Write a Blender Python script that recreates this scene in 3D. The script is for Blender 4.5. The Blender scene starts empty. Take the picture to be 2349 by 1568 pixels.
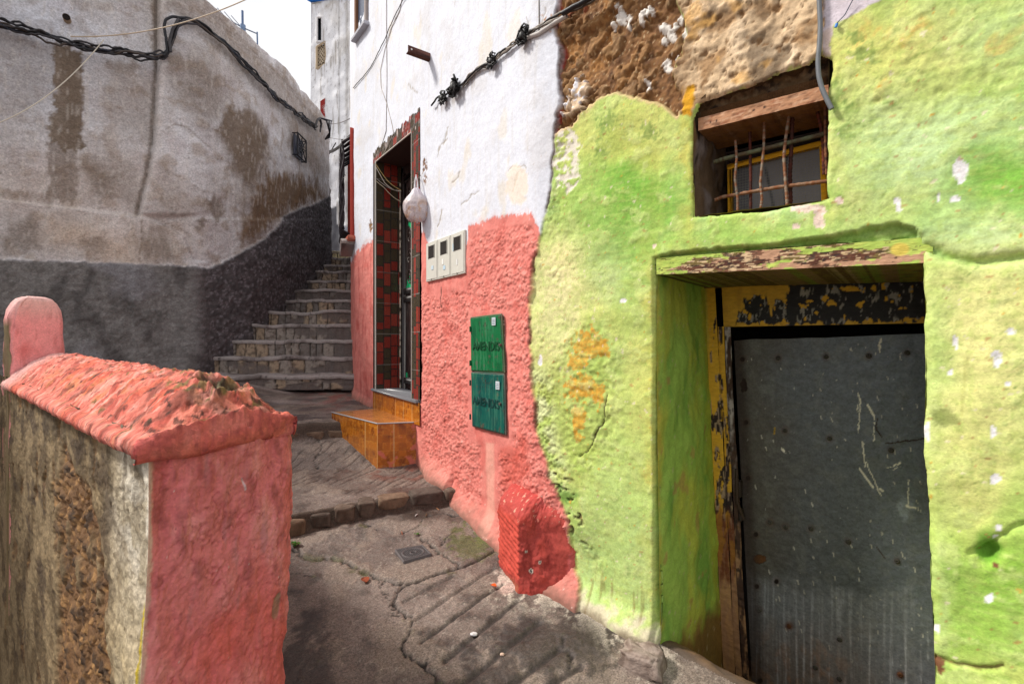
import bpy, math, random
import numpy as np
from mathutils import Vector
random.seed(7)
rng = np.random.default_rng(11)
EYE = 1.84            # camera height above the lane under it; heights below are measured from eye level
FPX, CX, CY = 17/36*2349, 1174.5, 784.0   # focal length and centre in image pixels (used to paint marks and place objects)
scene = bpy.context.scene
COL = scene.collection

def s2l(c):
    c = np.asarray(c, float)/255.0
    return np.where(c <= .04045, c/12.92, ((c+.055)/1.055)**2.4)
def K(r, g, b, a=.9):
    return np.array([*s2l((r, g, b)), a])
def ss(a, b, x):
    t = np.clip((x-a)/(b-a), 0, 1); return t*t*(3-2*t)
def mixc(C, c, m):
    c = np.asarray(c, float)
    m = np.clip(m, 0, 1)[..., None]
    return C*(1-m)+c*m

# ---------- numpy noise ----------
def _h(ix, iy, seed):
    ix = ix.astype(np.int64); iy = iy.astype(np.int64)
    h = (ix*374761393+iy*668265263+seed*1442695041) & 0xffffffff
    h = ((h ^ (h >> 13))*1274126177) & 0xffffffff
    h = (h ^ (h >> 16))
    return (h & 0xffffff)/float(0xffffff)
def pn(x, y, seed=0):
    x0 = np.floor(x); y0 = np.floor(y); fx = x-x0; fy = y-y0
    def g(i, j):
        a = _h(x0+i, y0+j, seed)*2*np.pi
        return np.cos(a)*(fx-i)+np.sin(a)*(fy-j)
    u = fx*fx*fx*(fx*(fx*6-15)+10); v = fy*fy*fy*(fy*(fy*6-15)+10)
    a = g(0, 0)*(1-u)+g(1, 0)*u; b = g(0, 1)*(1-u)+g(1, 1)*u
    return (a*(1-v)+b*v)*1.5
def fbm(x, y, o=4, seed=0, g=.5):
    s = 0; a = 1; t = 0
    for i in range(o):
        s = s+a*pn(x*2**i+i*17.3, y*2**i-i*9.1, seed+i*31); t += a; a *= g
    return s/t*1.5
def layers(x, y, f, seed, th=(-.12, .08, .28)):
    """old paint coats: crisp-edged plateaus, 0..1"""
    q = fbm(x*f, y*f, 6, seed, .58); return sum(ss(t, t+.018, q) for t in th)/len(th), q
def crease(x, y, f, seed, w=.03, o=5):
    return ss(w, 0, np.abs(fbm(x*f, y*f, o, seed, .55)))
def worley(x, y, seed=0, jit=.9):
    x0 = np.floor(x); y0 = np.floor(y)
    f1 = np.full(x.shape, 9.); f2 = np.full(x.shape, 9.); cid = np.zeros(x.shape)
    for i in (-1, 0, 1):
        for j in (-1, 0, 1):
            cx = x0+i; cy = y0+j
            px = cx+.5+(_h(cx, cy, seed)-.5)*jit; py = cy+.5+(_h(cx, cy, seed+7)-.5)*jit
            d = np.hypot(px-x, py-y); idv = _h(cx, cy, seed+13)
            n = d < f1
            f2 = np.where(n, f1, np.minimum(f2, d)); cid = np.where(n, idv, cid); f1 = np.where(n, d, f1)
    return f1, f2, cid

# ---------- drawing masks on surfaces ----------
def seg_d(x, y, a, b):
    ax, ay = a; bx, by = b; dx, dy = bx-ax, by-ay
    t = np.clip(((x-ax)*dx+(y-ay)*dy)/(dx*dx+dy*dy+1e-12), 0, 1)
    return np.hypot(x-ax-t*dx, y-ay-t*dy)
def pld(x, y, pts):
    d = np.full(x.shape, 1e9)
    for a, b in zip(pts[:-1], pts[1:]): d = np.minimum(d, seg_d(x, y, a, b))
    return d
def psd(x, y, poly):
    """signed distance to a polygon, positive inside"""
    d = pld(x, y, list(poly)+[poly[0]]); ins = np.zeros(x.shape, bool)
    n = len(poly)
    for i in range(n):
        ax, ay = poly[i]; bx, by = poly[(i+1) % n]
        if ay == by: continue
        c = ((ay > y) != (by > y)) & (x < (bx-ax)*(y-ay)/(by-ay)+ax)
        ins ^= c
    return np.where(ins, d, -d)
def blob(x, y, cx, cy, rx, ry):
    return np.exp(-(((x-cx)/rx)**2+((y-cy)/ry)**2))
def ell(x, y, cx, cy, rx, ry):       # >0 inside
    return 1-np.sqrt(((x-cx)/rx)**2+((y-cy)/ry)**2)

# ---------- mesh builder ----------
class MB:
    def __init__(s): s.V = []; s.F = []; s.C = []; s.n = 0; s.N = []
    def _c(s, C, n):
        C = np.asarray(C, float)
        if C.ndim == 1: C = np.tile(C, (n, 1))
        return C.reshape(-1, 4)
    def raw(s, V, F, C):
        V = np.asarray(V, float).reshape(-1, 3); F = np.asarray(F, int)
        s.V.append(V); s.F.append(F+s.n); s.C.append(s._c(C, len(V))); s.n += len(V); return s
    def grid(s, P, C, keep=None, wrap=False):
        nu, nv = P.shape[:2]
        idx = np.arange(nu*nv).reshape(nu, nv)
        if wrap: idx = np.concatenate([idx, idx[:1]], 0)
        F = np.stack([idx[:-1, :-1], idx[1:, :-1], idx[1:, 1:], idx[:-1, 1:]], -1)
        if keep is not None: F = F[keep]
        F = F.reshape(-1, 4)
        if keep is not None:
            used = np.unique(F); m = -np.ones(nu*nv, int); m[used] = np.arange(len(used))
            C = s._c(C, nu*nv)
            return s.raw(P.reshape(-1, 3)[used], m[F], C[used])
        return s.raw(P, F, C)
    def box(s, c, ax, C, bev=0.0):
        """c centre, ax three half-axis vectors; bevelled edges when bev > 0"""
        c = np.array(c, float); ax = [np.array(a, float) for a in ax]
        L = [np.linalg.norm(a) for a in ax]; e = [a/l for a, l in zip(ax, L)]
        b = min(bev, min(L)*.45)
        if b <= 0:
            V = [c+ax[0]*i+ax[1]*j+ax[2]*k for i in (-1, 1) for j in (-1, 1) for k in (-1, 1)]
            F = [(0, 1, 3, 2), (4, 6, 7, 5), (0, 4, 5, 1), (2, 3, 7, 6), (0, 2, 6, 4), (1, 5, 7, 3)]
            return s.raw(V, F, C)
        V = []; ix = {}
        for i in (-1, 1):
            for j in (-1, 1):
                for k in (-1, 1):
                    for d in range(3):
                        h = [L[0]-b, L[1]-b, L[2]-b]; h[d] = L[d]
                        ix[(i, j, k, d)] = len(V)
                        V.append(c+e[0]*h[0]*i+e[1]*h[1]*j+e[2]*h[2]*k)
        F = []
        for d in range(3):
            o = [q for q in range(3) if q != d]
            for sg in (-1, 1):
                r = []
                for p, q in ((-1, -1), (1, -1), (1, 1), (-1, 1)):
                    t = [0, 0, 0]; t[d] = sg; t[o[0]] = p; t[o[1]] = q; r.append(ix[(*t, d)])
                F.append(r)
            for p in (-1, 1):
                for q in (-1, 1):
                    t0 = [0, 0, 0]; t1 = [0, 0, 0]; t0[d] = -1; t1[d] = 1
                    t0[o[0]] = t1[o[0]] = p; t0[o[1]] = t1[o[1]] = q
                    F.append([ix[(*t0, o[0])], ix[(*t1, o[0])], ix[(*t1, o[1])], ix[(*t0, o[1])]])
        for i in (-1, 1):
            for j in (-1, 1):
                for k in (-1, 1):
                    a = [ix[(i, j, k, 0)], ix[(i, j, k, 1)], ix[(i, j, k, 2)]]
                    F.append([a[0], a[1], a[2], a[2]])
        return s.raw(V, F, C)
    def tube(s, pts, r, C, n=6, cap=True):
        P = np.asarray(pts, float); m = len(P)
        r = np.broadcast_to(np.asarray(r, float), (m,))
        T = np.gradient(P, axis=0); T /= np.linalg.norm(T, axis=1)[:, None]+1e-9
        up = np.array([0, 0, 1.]); 
        if abs(T[:, 2]).mean() > .8: up = np.array([1., 0, 0])
        A = np.cross(T, up); A /= np.linalg.norm(A, axis=1)[:, None]+1e-9; B = np.cross(T, A)
        th = np.arange(n)/n*2*np.pi
        R = P[None]+(np.cos(th)[:, None, None]*A[None]+np.sin(th)[:, None, None]*B[None])*r[None, :, None]
        if np.ndim(C) == 2: C = np.tile(C[None], (n, 1, 1))
        s.grid(R, C if np.ndim(C) == 1 else C, wrap=True)
        if cap and n % 2 == 0:
            c1 = C if np.ndim(C) == 1 else C[0, 0]
            for k in (0, -1):
                ring = R[:, k]; F = [[0, i, i+1, min(i+2, n-1)] for i in range(1, n-1, 2)]
                s.raw(ring, F, c1)
        return s
    def build(s, name, mat, parent=None, base=None, smooth=True, angle=None):
        V = np.concatenate(s.V); C = np.concatenate(s.C); Fs = []
        for f in s.F:
            Fs.append(f.reshape(-1, f.shape[-1]))
        if parent is not None: org = np.array(parent['_w'])
        elif base is not None: org = np.array([base[0], base[1], base[2]+EYE])
        else:
            mn = V.min(0); mx = V.max(0); org = np.array([(mn[0]+mx[0])/2, (mn[1]+mx[1])/2, mn[2]+EYE])
        W = V+np.array([0, 0, EYE])-org
        me = bpy.data.meshes.new(name)
        li = []; lt = []
        for f in Fs:
            if f.shape[1] == 4:
                tri = f[:, 2] == f[:, 3]
                q = f[~tri]; t = f[tri][:, :3]
                if len(q): li.append(q.reshape(-1)); lt.append(np.full(len(q), 4))
                if len(t): li.append(t.reshape(-1)); lt.append(np.full(len(t), 3))
            else:
                li.append(f.reshape(-1)); lt.append(np.full(len(f), f.shape[1]))
        li = np.concatenate(li); lt = np.concatenate(lt); ls = np.concatenate([[0], np.cumsum(lt)[:-1]])
        me.vertices.add(len(W)); me.vertices.foreach_set('co', W.reshape(-1).astype(np.float32))
        me.loops.add(len(li)); me.loops.foreach_set('vertex_index', li.astype(np.int32))
        me.polygons.add(len(lt)); me.polygons.foreach_set('loop_start', ls.astype(np.int32))
        me.polygons.foreach_set('loop_total', lt.astype(np.int32))
        me.polygons.foreach_set('use_smooth', np.full(len(lt), bool(smooth)))
        me.update(calc_edges=True)
        at = me.color_attributes.new('Col', 'FLOAT_COLOR', 'POINT')
        at.data.foreach_set('color', np.clip(C, 0, 1).reshape(-1).astype(np.float32))
        me.materials.append(mat)
        if smooth and angle:
            me.set_sharp_from_angle(angle=math.radians(angle))
        o = bpy.data.objects.new(name, me); COL.objects.link(o)
        if parent is not None: o.parent = parent
        else: o.location = org
        o['_w'] = [float(q) for q in org]
        return o
def sub(o):      # children of a mesh part share their thing's frame
    return o
def thing(name, label, cat, base, group=None):
    o = bpy.data.objects.new(name, None); COL.objects.link(o)
    w = (base[0], base[1], base[2]+EYE); o.location = w; o['_w'] = [float(q) for q in w]
    o.empty_display_size = .1
    o['label'] = label; o['category'] = cat
    if group: o['group'] = group
    return o
def tag(o, label, cat, group=None, kind=None):
    o['label'] = label; o['category'] = cat
    if group: o['group'] = group
    if kind: o['kind'] = kind
    return o

# ---------- materials ----------
def mat(name, bumps=((150, .3, .002),), var=.12, vscale=60, metallic=0, spec=.4, stretch=(1, 1, 1), speck=0, transl=0, sr=(.65, 1.4)):
    m = bpy.data.materials.new(name); m.use_nodes = True; nt = m.node_tree; N = nt.nodes; L = nt.links
    b = N['Principled BSDF']
    a = N.new('ShaderNodeVertexColor'); a.layer_name = 'Col'
    g = N.new('ShaderNodeNewGeometry')
    mp = N.new('ShaderNodeMapping'); mp.inputs['Scale'].default_value = stretch
    L.new(g.outputs['Position'], mp.inputs['Vector'])
    n = N.new('ShaderNodeTexNoise'); n.inputs['Scale'].default_value = vscale; n.inputs['Detail'].default_value = 6
    n.inputs['Roughness'].default_value = .72
    L.new(mp.outputs[0], n.inputs['Vector'])
    mr = N.new('ShaderNodeMapRange'); mr.inputs['From Min'].default_value = .25; mr.inputs['From Max'].default_value = .75
    mr.inputs['To Min'].default_value = 1-var; mr.inputs['To Max'].default_value = 1+var
    L.new(n.outputs['Fac'], mr.inputs['Value'])
    mx = N.new('ShaderNodeMix'); mx.data_type = 'RGBA'; mx.blend_type = 'MULTIPLY'; mx.inputs['Factor'].default_value = 1
    L.new(a.outputs['Color'], mx.inputs['A']); L.new(mr.outputs[0], mx.inputs['B'])
    out = mx.outputs['Result']
    if speck:
        v = N.new('ShaderNodeTexVoronoi'); v.inputs['Scale'].default_value = speck; L.new(mp.outputs[0], v.inputs['Vector'])
        sp = N.new('ShaderNodeSeparateColor'); L.new(v.outputs['Color'], sp.inputs[0])
        r2 = N.new('ShaderNodeMapRange'); r2.inputs['To Min'].default_value = sr[0]; r2.inputs['To Max'].default_value = sr[1]
        L.new(sp.outputs[0], r2.inputs['Value'])
        m2 = N.new('ShaderNodeMix'); m2.data_type = 'RGBA'; m2.blend_type = 'MULTIPLY'; m2.inputs['Factor'].default_value = 1
        L.new(out, m2.inputs['A']); L.new(r2.outputs[0], m2.inputs['B']); out = m2.outputs['Result']
    L.new(out, b.inputs['Base Color'])
    L.new(a.outputs['Alpha'], b.inputs['Roughness'])
    b.inputs['Metallic'].default_value = metallic
    b.inputs['Specular IOR Level'].default_value = spec
    last = None
    for sc, st, dist in bumps:
        nb = N.new('ShaderNodeTexNoise'); nb.inputs['Scale'].default_value = sc; nb.inputs['Detail'].default_value = 5
        nb.inputs['Roughness'].default_value = .6
        L.new(mp.outputs[0], nb.inputs['Vector'])
        bp = N.new('ShaderNodeBump'); bp.inputs['Strength'].default_value = st; bp.inputs['Distance'].default_value = dist
        L.new(nb.outputs['Fac'], bp.inputs['Height'])
        if last: L.new(last.outputs[0], bp.inputs['Normal'])
        last = bp
    if last: L.new(last.outputs[0], b.inputs['Normal'])
    if transl:
        t = N.new('ShaderNodeBsdfTranslucent'); L.new(out, t.inputs['Color'])
        ms = N.new('ShaderNodeMixShader'); ms.inputs[0].default_value = transl
        L.new(b.outputs[0], ms.inputs[1]); L.new(t.outputs[0], ms.inputs[2])
        L.new(ms.outputs[0], N['Material Output'].inputs['Surface'])
    return m
M = {}
M['plaster2'] = mat('limewashed_plaster', ((70, .35, .004), (240, .5, .002)), .09, 40, speck=150, sr=(.94, 1.05))
M['plaster'] = mat('painted_plaster', ((26, .12, .008), (95, .35, .004), (320, .45, .002)), .13, 26, speck=150, sr=(.9, 1.1))
M['render'] = mat('rough_render', ((40, .5, .012), (120, .7, .006), (330, .5, .002)), .22, 60, speck=75, sr=(.84, 1.2))
M['concrete'] = mat('weathered_concrete', ((60, .5, .006), (240, .6, .003)), .34, 120, speck=190)
M['stone'] = mat('cut_stone', ((50, .7, .010), (160, .6, .004)), .32, 55)
M['gloss'] = mat('gloss_paint', ((40, .25, .002),), .08, 25, spec=.5)
M['tile'] = mat('glazed_tile', ((30, .08, .001),), .14, 70, spec=.6)
M['metal'] = mat('galvanised_sheet', ((7, .3, .012), (120, .2, .001)), .28, 30, metallic=.3, speck=130, sr=(.86, 1.16))
M['rust'] = mat('rusty_iron', ((120, .6, .003),), .35, 90, metallic=.2)
M['wood'] = mat('old_wood', ((60, .6, .004), (20, .3, .004)), .25, 70, stretch=(.35, .35, 1))
M['woodh'] = mat('old_wood_board', ((70, .7, .004),), .22, 70, stretch=(.4, .4, 2.2))
M['cable'] = mat('cable_sheath', (), .15, 40, spec=.4)
M['bag'] = mat('thin_plastic', ((35, .7, .008), (90, .4, .003)), .12, 20, spec=.5, transl=.35)
M['glass'] = mat('dusty_glass', (), .1, 10, spec=.6)
M['plain'] = mat('plain_surface', ((80, .2, .002),), .1, 40)
# ================= facade line of the two houses on the right =================
_pts = np.array([(-3.3, 10.6), (-2.97, 9.0), (-2.6, 7.9), (-2.2, 6.6), (-1.715, 5.28), (-1.35, 4.8), (-.73, 3.84), (.131, 2.62), (.65, 2.19), (1.367, 1.6), (2.96, .28)])
_seg = np.linalg.norm(np.diff(_pts, axis=0), axis=1); _cu = np.concatenate([[0], np.cumsum(_seg)])
_du = np.arange(0, _cu[-1], .01)
def _smooth(a, n=9):
    k = np.hanning(2*n+1); k /= k.sum(); p = np.concatenate([np.full(n, a[0])+(a[1]-a[0])*np.arange(-n, 0), a, a[-1]+(a[-1]-a[-2])*np.arange(1, n+1)])
    return np.convolve(p, k, 'valid')
_fx = _smooth(np.interp(_du, _cu, _pts[:, 0])); _fy = _smooth(np.interp(_du, _cu, _pts[:, 1]))
_tx = np.gradient(_fx, _du); _ty = np.gradient(_fy, _du); _l = np.hypot(_tx, _ty); _tx /= _l; _ty /= _l
UB = _cu[4]                       # corner where the wall turns away up the stairs
_vis = _du >= UB-.02
def FX(u, s=0., z=0.):            # point on the facade: u along it, s into the wall, z height from eye level
    u = np.asarray(u, float)
    x = np.interp(u, _du, _fx); y = np.interp(u, _du, _fy); tx = np.interp(u, _du, _tx); ty = np.interp(u, _du, _ty)
    s, z = np.broadcast_arrays(s, z)
    return np.stack(np.broadcast_arrays(x-ty*s, y+tx*s, z), -1)
def UX(px):                       # facade position of an image pixel column
    return float(np.interp((px-CX)/FPX, (_fx/_fy)[_vis], _du[_vis]))
def UZ(px, py):
    u = UX(px); return u, (CY-py)/FPX*float(np.interp(u, _du, _fy))
def upoly(p): return [UZ(*q) for q in p]
US = _cu[8]-0.0                   # left edge of green doorway
U0 = float(_cu[8])                # (t = 0 of the doorway)
def GP(t, s, z): return FX(U0+np.asarray(t, float), s, z)
def zlow(X, Y): return -1.84+.22*np.clip(Y, -2, 6)
def zfoot(u):
    y = np.interp(u, _du, _fy); x = np.interp(u, _du, _fx)
    return np.where(y > 3.39, np.interp(y, [3.39, 3.85, 4.2, 4.7, 5.4, 9], [-1.02, -1.01, -.9, -.7, -.6, -.5]), zlow(x, y))

BND = [(1284, -700), (1281, 0), (1275, 60), (1280, 130), (1286, 200), (1282, 260), (1272, 330), (1268, 400), (1262, 450), (1250, 500), (1238, 540), (1228, 600), (1218, 680), (1218, 750), (1222, 830), (1225, 900), (1235, 980), (1250, 1040), (1275, 1110), (1295, 1170), (1310, 1240), (1325, 1310), (1338, 1350), (1350, 1500)]
DOORP = [(1504, 594), (1503, 640), (1504, 900), (1508, 1200), (1512, 1454), (1514, 1900), (2160, 3200), (2147, 1568), (2140, 1414), (2136, 1295), (2131, 1149), (2122, 1040), (2122, 950), (2125, 850), (2123, 700), (2118, 610), (2115, 545), (1900, 556), (1696, 574)]
WINP = [(1589, 272), (1587, 380), (1591, 497), (1640, 494), (1760, 482), (1898, 456), (1899, 300), (1903, 200), (1913, 160), (1908, 138), (1880, 125), (1850, 150), (1780, 172), (1700, 205), (1640, 222), (1605, 235)]
TDOOR = [(858.5, 366), (948, 302), (966, 250.5), (966, 915), (958.5, 965), (858.5, 895)]
def facade():
    us = np.concatenate([np.arange(.3, UB-.5, .07), np.arange(UB-.5, UX(1200), .0095), np.arange(UX(1200), UX(2349)+.25, .0062), np.arange(UX(2349)+.26, UX(2349)+.8, .014), np.arange(UX(2349)+.81, _du[-1], .04)])
    zs = np.concatenate([np.arange(-2.25, -1.63, .02), np.arange(-1.62, 1.95, .0068), np.arange(1.96, 3.95, .014), np.arange(3.97, 5.4, .15)])
    U, Z = np.meshgrid(us, zs, indexing='ij')
    fy = np.interp(U, _du, _fy); fx = np.interp(U, _du, _fx)
    qx = CX+FPX*np.where(U < UB, -.323-(UB-U)*.02, fx/fy); qy = CY-FPX*Z/fy
    pix = fy/FPX            # metres per image pixel
    n1 = fbm(U*3, Z*3, 5, 1); n2 = fbm(U*9, Z*9, 5, 2); n3 = fbm(U*30, Z*30, 4, 3); n4 = fbm(U*1.3, Z*1.3, 3, 4)
    zf = zfoot(U); hg = Z-zf
    # ---- which house ----
    bx = np.interp(qy, [p[1] for p in BND], [p[0] for p in BND])
    jag = fbm(Z*5, Z*0+3., 5, 8)*11+n3*2
    right = qx-(bx+jag)                      # > 0 on the green house
    C = np.zeros(U.shape+(4,)); D = np.zeros(U.shape)
    # ---------- white plaster ----------
    W = np.ones(U.shape+(4,))*K(217, 220, 230)
    W = mixc(W, K(205, 203, 205), ss(.05, .5, n1)*.5)
    st = fbm(U*28, Z*1.6, 4, 9); W = mixc(W, K(203, 200, 198), ss(.15, .6, st)*.35)
    sp = fbm(U*60, Z*40, 3, 10); W = mixc(W, K(168, 150, 128), ss(.62, .85, sp)*.5*ss(-.1, .5, n1))
    W = mixc(W, K(222, 208, 180), ss(.35, .7, fbm(U*5, Z*3, 4, 77))*.4)
    LW, qW = layers(U, Z, 2.2, 310, (.12, .25)); DW = n1*.0045+n2*.0010+n3*.0008+LW*.0012-crease(U, Z*.6, 2.4, 311, .006)*.0015*ss(.0, .3, n1); W = mixc(W, K(206, 200, 192), crease(U, Z*.6, 2.4, 311, .008)*ss(.0, .3, n1)*.45)
    for c in ([(1168, 392), (1178, 383), (1192, 385), (1205, 378), (1210, 388)], [(1190, 400), (1184, 420), (1178, 440)], [(1060, 470), (1076, 458), (1084, 447), (1100, 440)], [(1040, 420), (1052, 408), (1056, 396)], [(1006, 360), (1014, 330), (1030, 318)], [(1255, 20), (1250, 45), (1246, 60)], [(1015, 480), (1012, 500), (1005, 520)], [(940, 195), (960, 215)], [(1030, 295), (1020, 330)], [(1212, 40), (1222, 100)]):
        d = pld(qx+n3*3, qy+n2*4, c); W = mixc(W, K(150, 138, 120), ss(2.2, .4, d)*.7); DW -= ss(3, 0, d)*.002
    W = mixc(W, K(232, 216, 196), ss(-.1, .15, ell(qx+n3*6, qy+n2*9, 1188, 425, 26, 48))*.75)
    # hole with rust beside the bag, flakes near the corner
    e = ell(qx+n3*5, qy+n3*7, 978, 393, 5, 34); W = mixc(W, K(120, 85, 55), ss(-.1, .2, e)*ss(-.2, .1, n3)); DW -= ss(0, .3, e)*.006
    e = ell(qx+n3*3, qy+n3*7, 851, 520, 3.4, 16); W = mixc(W, K(135, 100, 60), ss(-.1, .2, e)); DW -= ss(0, .3, e)*.006
    e = ell(qx+n3*6, qy+n3*6, 1260, 55, 22, 26); W = mixc(W, K(172, 120, 70), ss(0, .3, e)*ss(.1, .4, fbm(U*50, Z*50, 2, 12)))
    W = mixc(W, K(150, 143, 135), ss(14, 2, pld(qx, qy, [(1200, 95), (1280, 55), (1330, 25)]))*.4*ss(-.4, .3, st))   # soft shadows below the cables painted into the wall colour, next two as well
    W = mixc(W, K(128, 112, 95), ss(16, 3, pld(qx, qy, [(1010, 250), (1075, 205), (1095, 180)]))*.45*ss(-.3, .3, st))
    W = mixc(W, K(150, 135, 120), ss(12, 2, pld(qx, qy, [(1128, 165), (1180, 130), (1215, 100)]))*.4*ss(-.3, .3, st))
    # ---------- pink dado ----------
    ptop = np.interp(qx, [790, 806, 830, 860, 862, 965, 968, 974, 981, 985, 1072, 1075, 1110, 1143, 1180, 1208, 1222, 1233, 1245, 1400],
                     [600, 592, 566, 549, 540, 540, 537, 533, 556, 566, 566, 519, 508, 499, 493, 487, 494, 518, 560, 1100])
    pm = ss(-2.5, 2.5, qy-ptop-n2*10-n3*9-fbm(U*70, Z*12, 3, 318)*7)
    Pk = np.ones(U.shape+(4,))*K(216, 126, 116)
    Pk = mixc(Pk, K(226, 142, 130), ss(-.2, .5, n2)*.6)
    Pk = mixc(Pk, K(196, 92, 82), ss(.1, .6, fbm(U*6, Z*4, 4, 14))*.6)
    f1, f2, cid = worley(U*56+n3*.9, Z*56+n3*.9, 5)
    f1b, f2b, cb = worley(U*100+n3, Z*100, 6)
    rough = ss(1, 9, qy-ptop-22)*ss(0, 6, np.maximum(-psd(qx, qy+n2*10, [(960, 500), (1076, 500), (1076, 640), (1068, 660), (1050, 668), (1035, 664), (1012, 690), (985, 668), (966, 668)]), 0))
    rough *= ss(0, 7, -psd(qx, qy, [(1076, 716), (1166, 716), (1172, 1014), (1176, 1040), (1076, 1010)]))
    rough *= ss(0, 6, -psd(qx, qy, [(1106, 1000), (1138, 1008), (1144, 1300), (1110, 1250)]))
    rough *= ss(958, 975, qx)*.9+.12
    rough *= ss(.0, .10, hg)
    peb = (1-ss(0, .55, f1))*.8+(1-ss(0, .5, f1b))*.35
    DP = n1*.006+n2*.005+rough*(peb*.0085*(1+.7*n2)+n3*.006-.005)
    Pk = mixc(Pk, K(236, 160, 146), rough*ss(.45, .95, peb)*.55)
    Pk = mixc(Pk, K(188, 84, 70), rough*ss(.5, .95, cid)*.45)
    Pk = mixc(Pk, K(150, 70, 55), rough*ss(.5, .8, fbm(U*40, Z*40, 3, 21))*.6)
    Pk = mixc(Pk, K(228, 168, 150), ss(0, 5, psd(qx, qy, [(1112, 1012), (1134, 1014), (1140, 1240), (1116, 1230)]))*.7)
    drk = psd(qx+n2*8, qy+n2*8, [(1140, 1020), (1180, 1020), (1215, 980), (1222, 1090), (1150, 1120)]); Pk = mixc(Pk, K(192, 78, 62), ss(-5, 12, drk)*.55)
    Pk = mixc(Pk, K(170, 66, 58), ss(.1, .6, fbm(U*14, Z*3, 4, 15))*ss(862, 850, qx)*.5)
    Pk = mixc(Pk, K(165, 120, 105), ss(.16, .0, hg+n2*.08)*.6)
    Pk = mixc(Pk, K(120, 92, 78), ss(.06, .0, hg+n3*.03)*.6)
    Pk = mixc(Pk, K(226, 205, 192), ss(.68, .85, n3)*.6)
    d = pld(qx+n3*2, qy+n3*2, [(1012, 660), (1010, 690), (1011, 705)]); Pk = mixc(Pk, K(90, 55, 45), ss(2, .4, d)); DP -= ss(3, 0, d)*.004
    W = mixc(W, K(214, 178, 174), ss(16, 0, qy*0+ptop-qy+n2*14)*.3)
    Lc = W*(1-pm[..., None])+Pk*pm[..., None]; DL = DW*(1-pm)+DP*pm
    # foot of the pink wall bulges over the lane
    DL += ss(.20, 0, hg+n2*.03)**2*.07*ss(960, 1000, qx)+ss(.1, 0, hg)*.03*ss(860, 845, qx)
    DL += .02*ss(1150, 1225, qx)*ss(480, 620, qy)
    # ---------- green house ----------
    G = np.ones(U.shape+(4,))*K(164, 194, 88)
    a = fbm(U*2.2+n2*.25, Z*2.2, 5, 31); b = fbm(U*2.7, Z*1.6+n2*.2, 5, 32); c_ = fbm(U*12, Z*5, 4, 33)
    G = mixc(G, K(124, 178, 56), ss(.02, .45, a)*.85)
    G = mixc(G, K(218, 216, 138), ss(.05, .42, b)*.85)
    G = mixc(G, K(168, 202, 122), ss(.1, .6, fbm(U*3.4, Z*3, 4, 34))*.7)
    G = mixc(G, K(214, 202, 112), ss(.15, .6, fbm(U*4, Z*2.4, 4, 35))*.55)
    G = mixc(G, K(196, 212, 134), ss(.0, .6, c_)*.35)
    sm = fbm(U*3.2+n2*.2, Z*2.6, 6, 313); G = mixc(G, K(224, 216, 122), ss(.12, .4, sm)*.5); G = mixc(G, K(190, 218, 158), ss(.08, .38, -sm)*.55); G = mixc(G, K(112, 168, 54), ss(.28, .5, fbm(U*5, Z*7+n2*.5, 5, 314))*.35); G = mixc(G, K(206, 220, 150), ss(.0, .5, fbm(U*30, Z*5, 4, 315))*.2)
    for (x, y, rx, ry, c, m) in [
        (1440, 330, 120, 60, K(206, 200, 100), .7), (1480, 260, 90, 40, K(204, 205, 112), .6), (1330, 420, 90, 90, K(176, 200, 104), .4),
        (1450, 430, 100, 75, K(112, 172, 44), .85), (1540, 480, 60, 70, K(112, 172, 50), .6), (1370, 560, 80, 60, K(112, 172, 46), .8), (1300, 500, 40, 70, K(140, 180, 60), .5),
        (1280, 640, 46, 70, K(232, 222, 166), .98), (1262, 760, 36, 90, K(230, 222, 154), .98), (1340, 700, 40, 90, K(196, 206, 116), .4), (1440, 640, 40, 90, K(110, 170, 52), .8), (1470, 880, 40, 160, K(214, 208, 116), .7),
        (1400, 640, 40, 60, K(202, 214, 150), .6), (1500, 1100, 14, 420, K(206, 186, 84), .55), (1250, 900, 30, 70, K(156, 176, 70), .8), (1330, 900, 60, 110, K(150, 170, 52), .7), (1290, 950, 60, 60, K(180, 196, 100), .6),
        (1400, 1150, 60, 200, K(178, 202, 118), .7), (1450, 1330, 60, 140, K(172, 200, 120), .6), (1340, 1050, 40, 50, K(150, 172, 60), .5),
        (1572, 540, 20, 50, K(206, 200, 96), .5), (1578, 330, 14, 160, K(205, 190, 84), .6),
        (2120, 90, 160, 80, K(208, 202, 118), .65), (2000, 150, 60, 60, K(200, 204, 108), .6), (2050, 250, 110, 50, K(196, 206, 130), .6), (2290, 60, 120, 80, K(180, 206, 134), .6),
        (2140, 330, 130, 80, K(198, 222, 166), .85), (2000, 400, 60, 60, K(180, 208, 136), .6), (2300, 400, 100, 55, K(104, 172, 36), .95), (2345, 470, 60, 60, K(126, 186, 60), .7), (2160, 500, 60, 30, K(150, 190, 76), .6), (2120, 550, 70, 40, K(116, 168, 74), .6),
        (2250, 540, 120, 60, K(196, 222, 160), .75), (2200, 620, 30, 60, K(150, 194, 92), .5), (2320, 600, 100, 40, K(196, 212, 140), .6), (2240, 720, 110, 90, K(224, 222, 144), .85), (2250, 900, 110, 150, K(228, 224, 150), .9), (2150, 800, 26, 120, K(176, 206, 116), .5),
        (2230, 1100, 90, 120, K(226, 220, 138), .85), (2180, 1230, 50, 60, K(180, 206, 92), .6), (2300, 1300, 70, 80, K(128, 178, 44), .8), (2240, 1430, 110, 90, K(142, 188, 60), .7), (2160, 1400, 18, 160, K(190, 212, 130), .6), (2320, 1180, 40, 60, K(166, 200, 88), .5),
        (1700, 545, 160, 22, K(150, 192, 84), .7), (1850, 515, 120, 20, K(160, 200, 98), .6), (2000, 500, 80, 30, K(176, 206, 120), .6)]:
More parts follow.
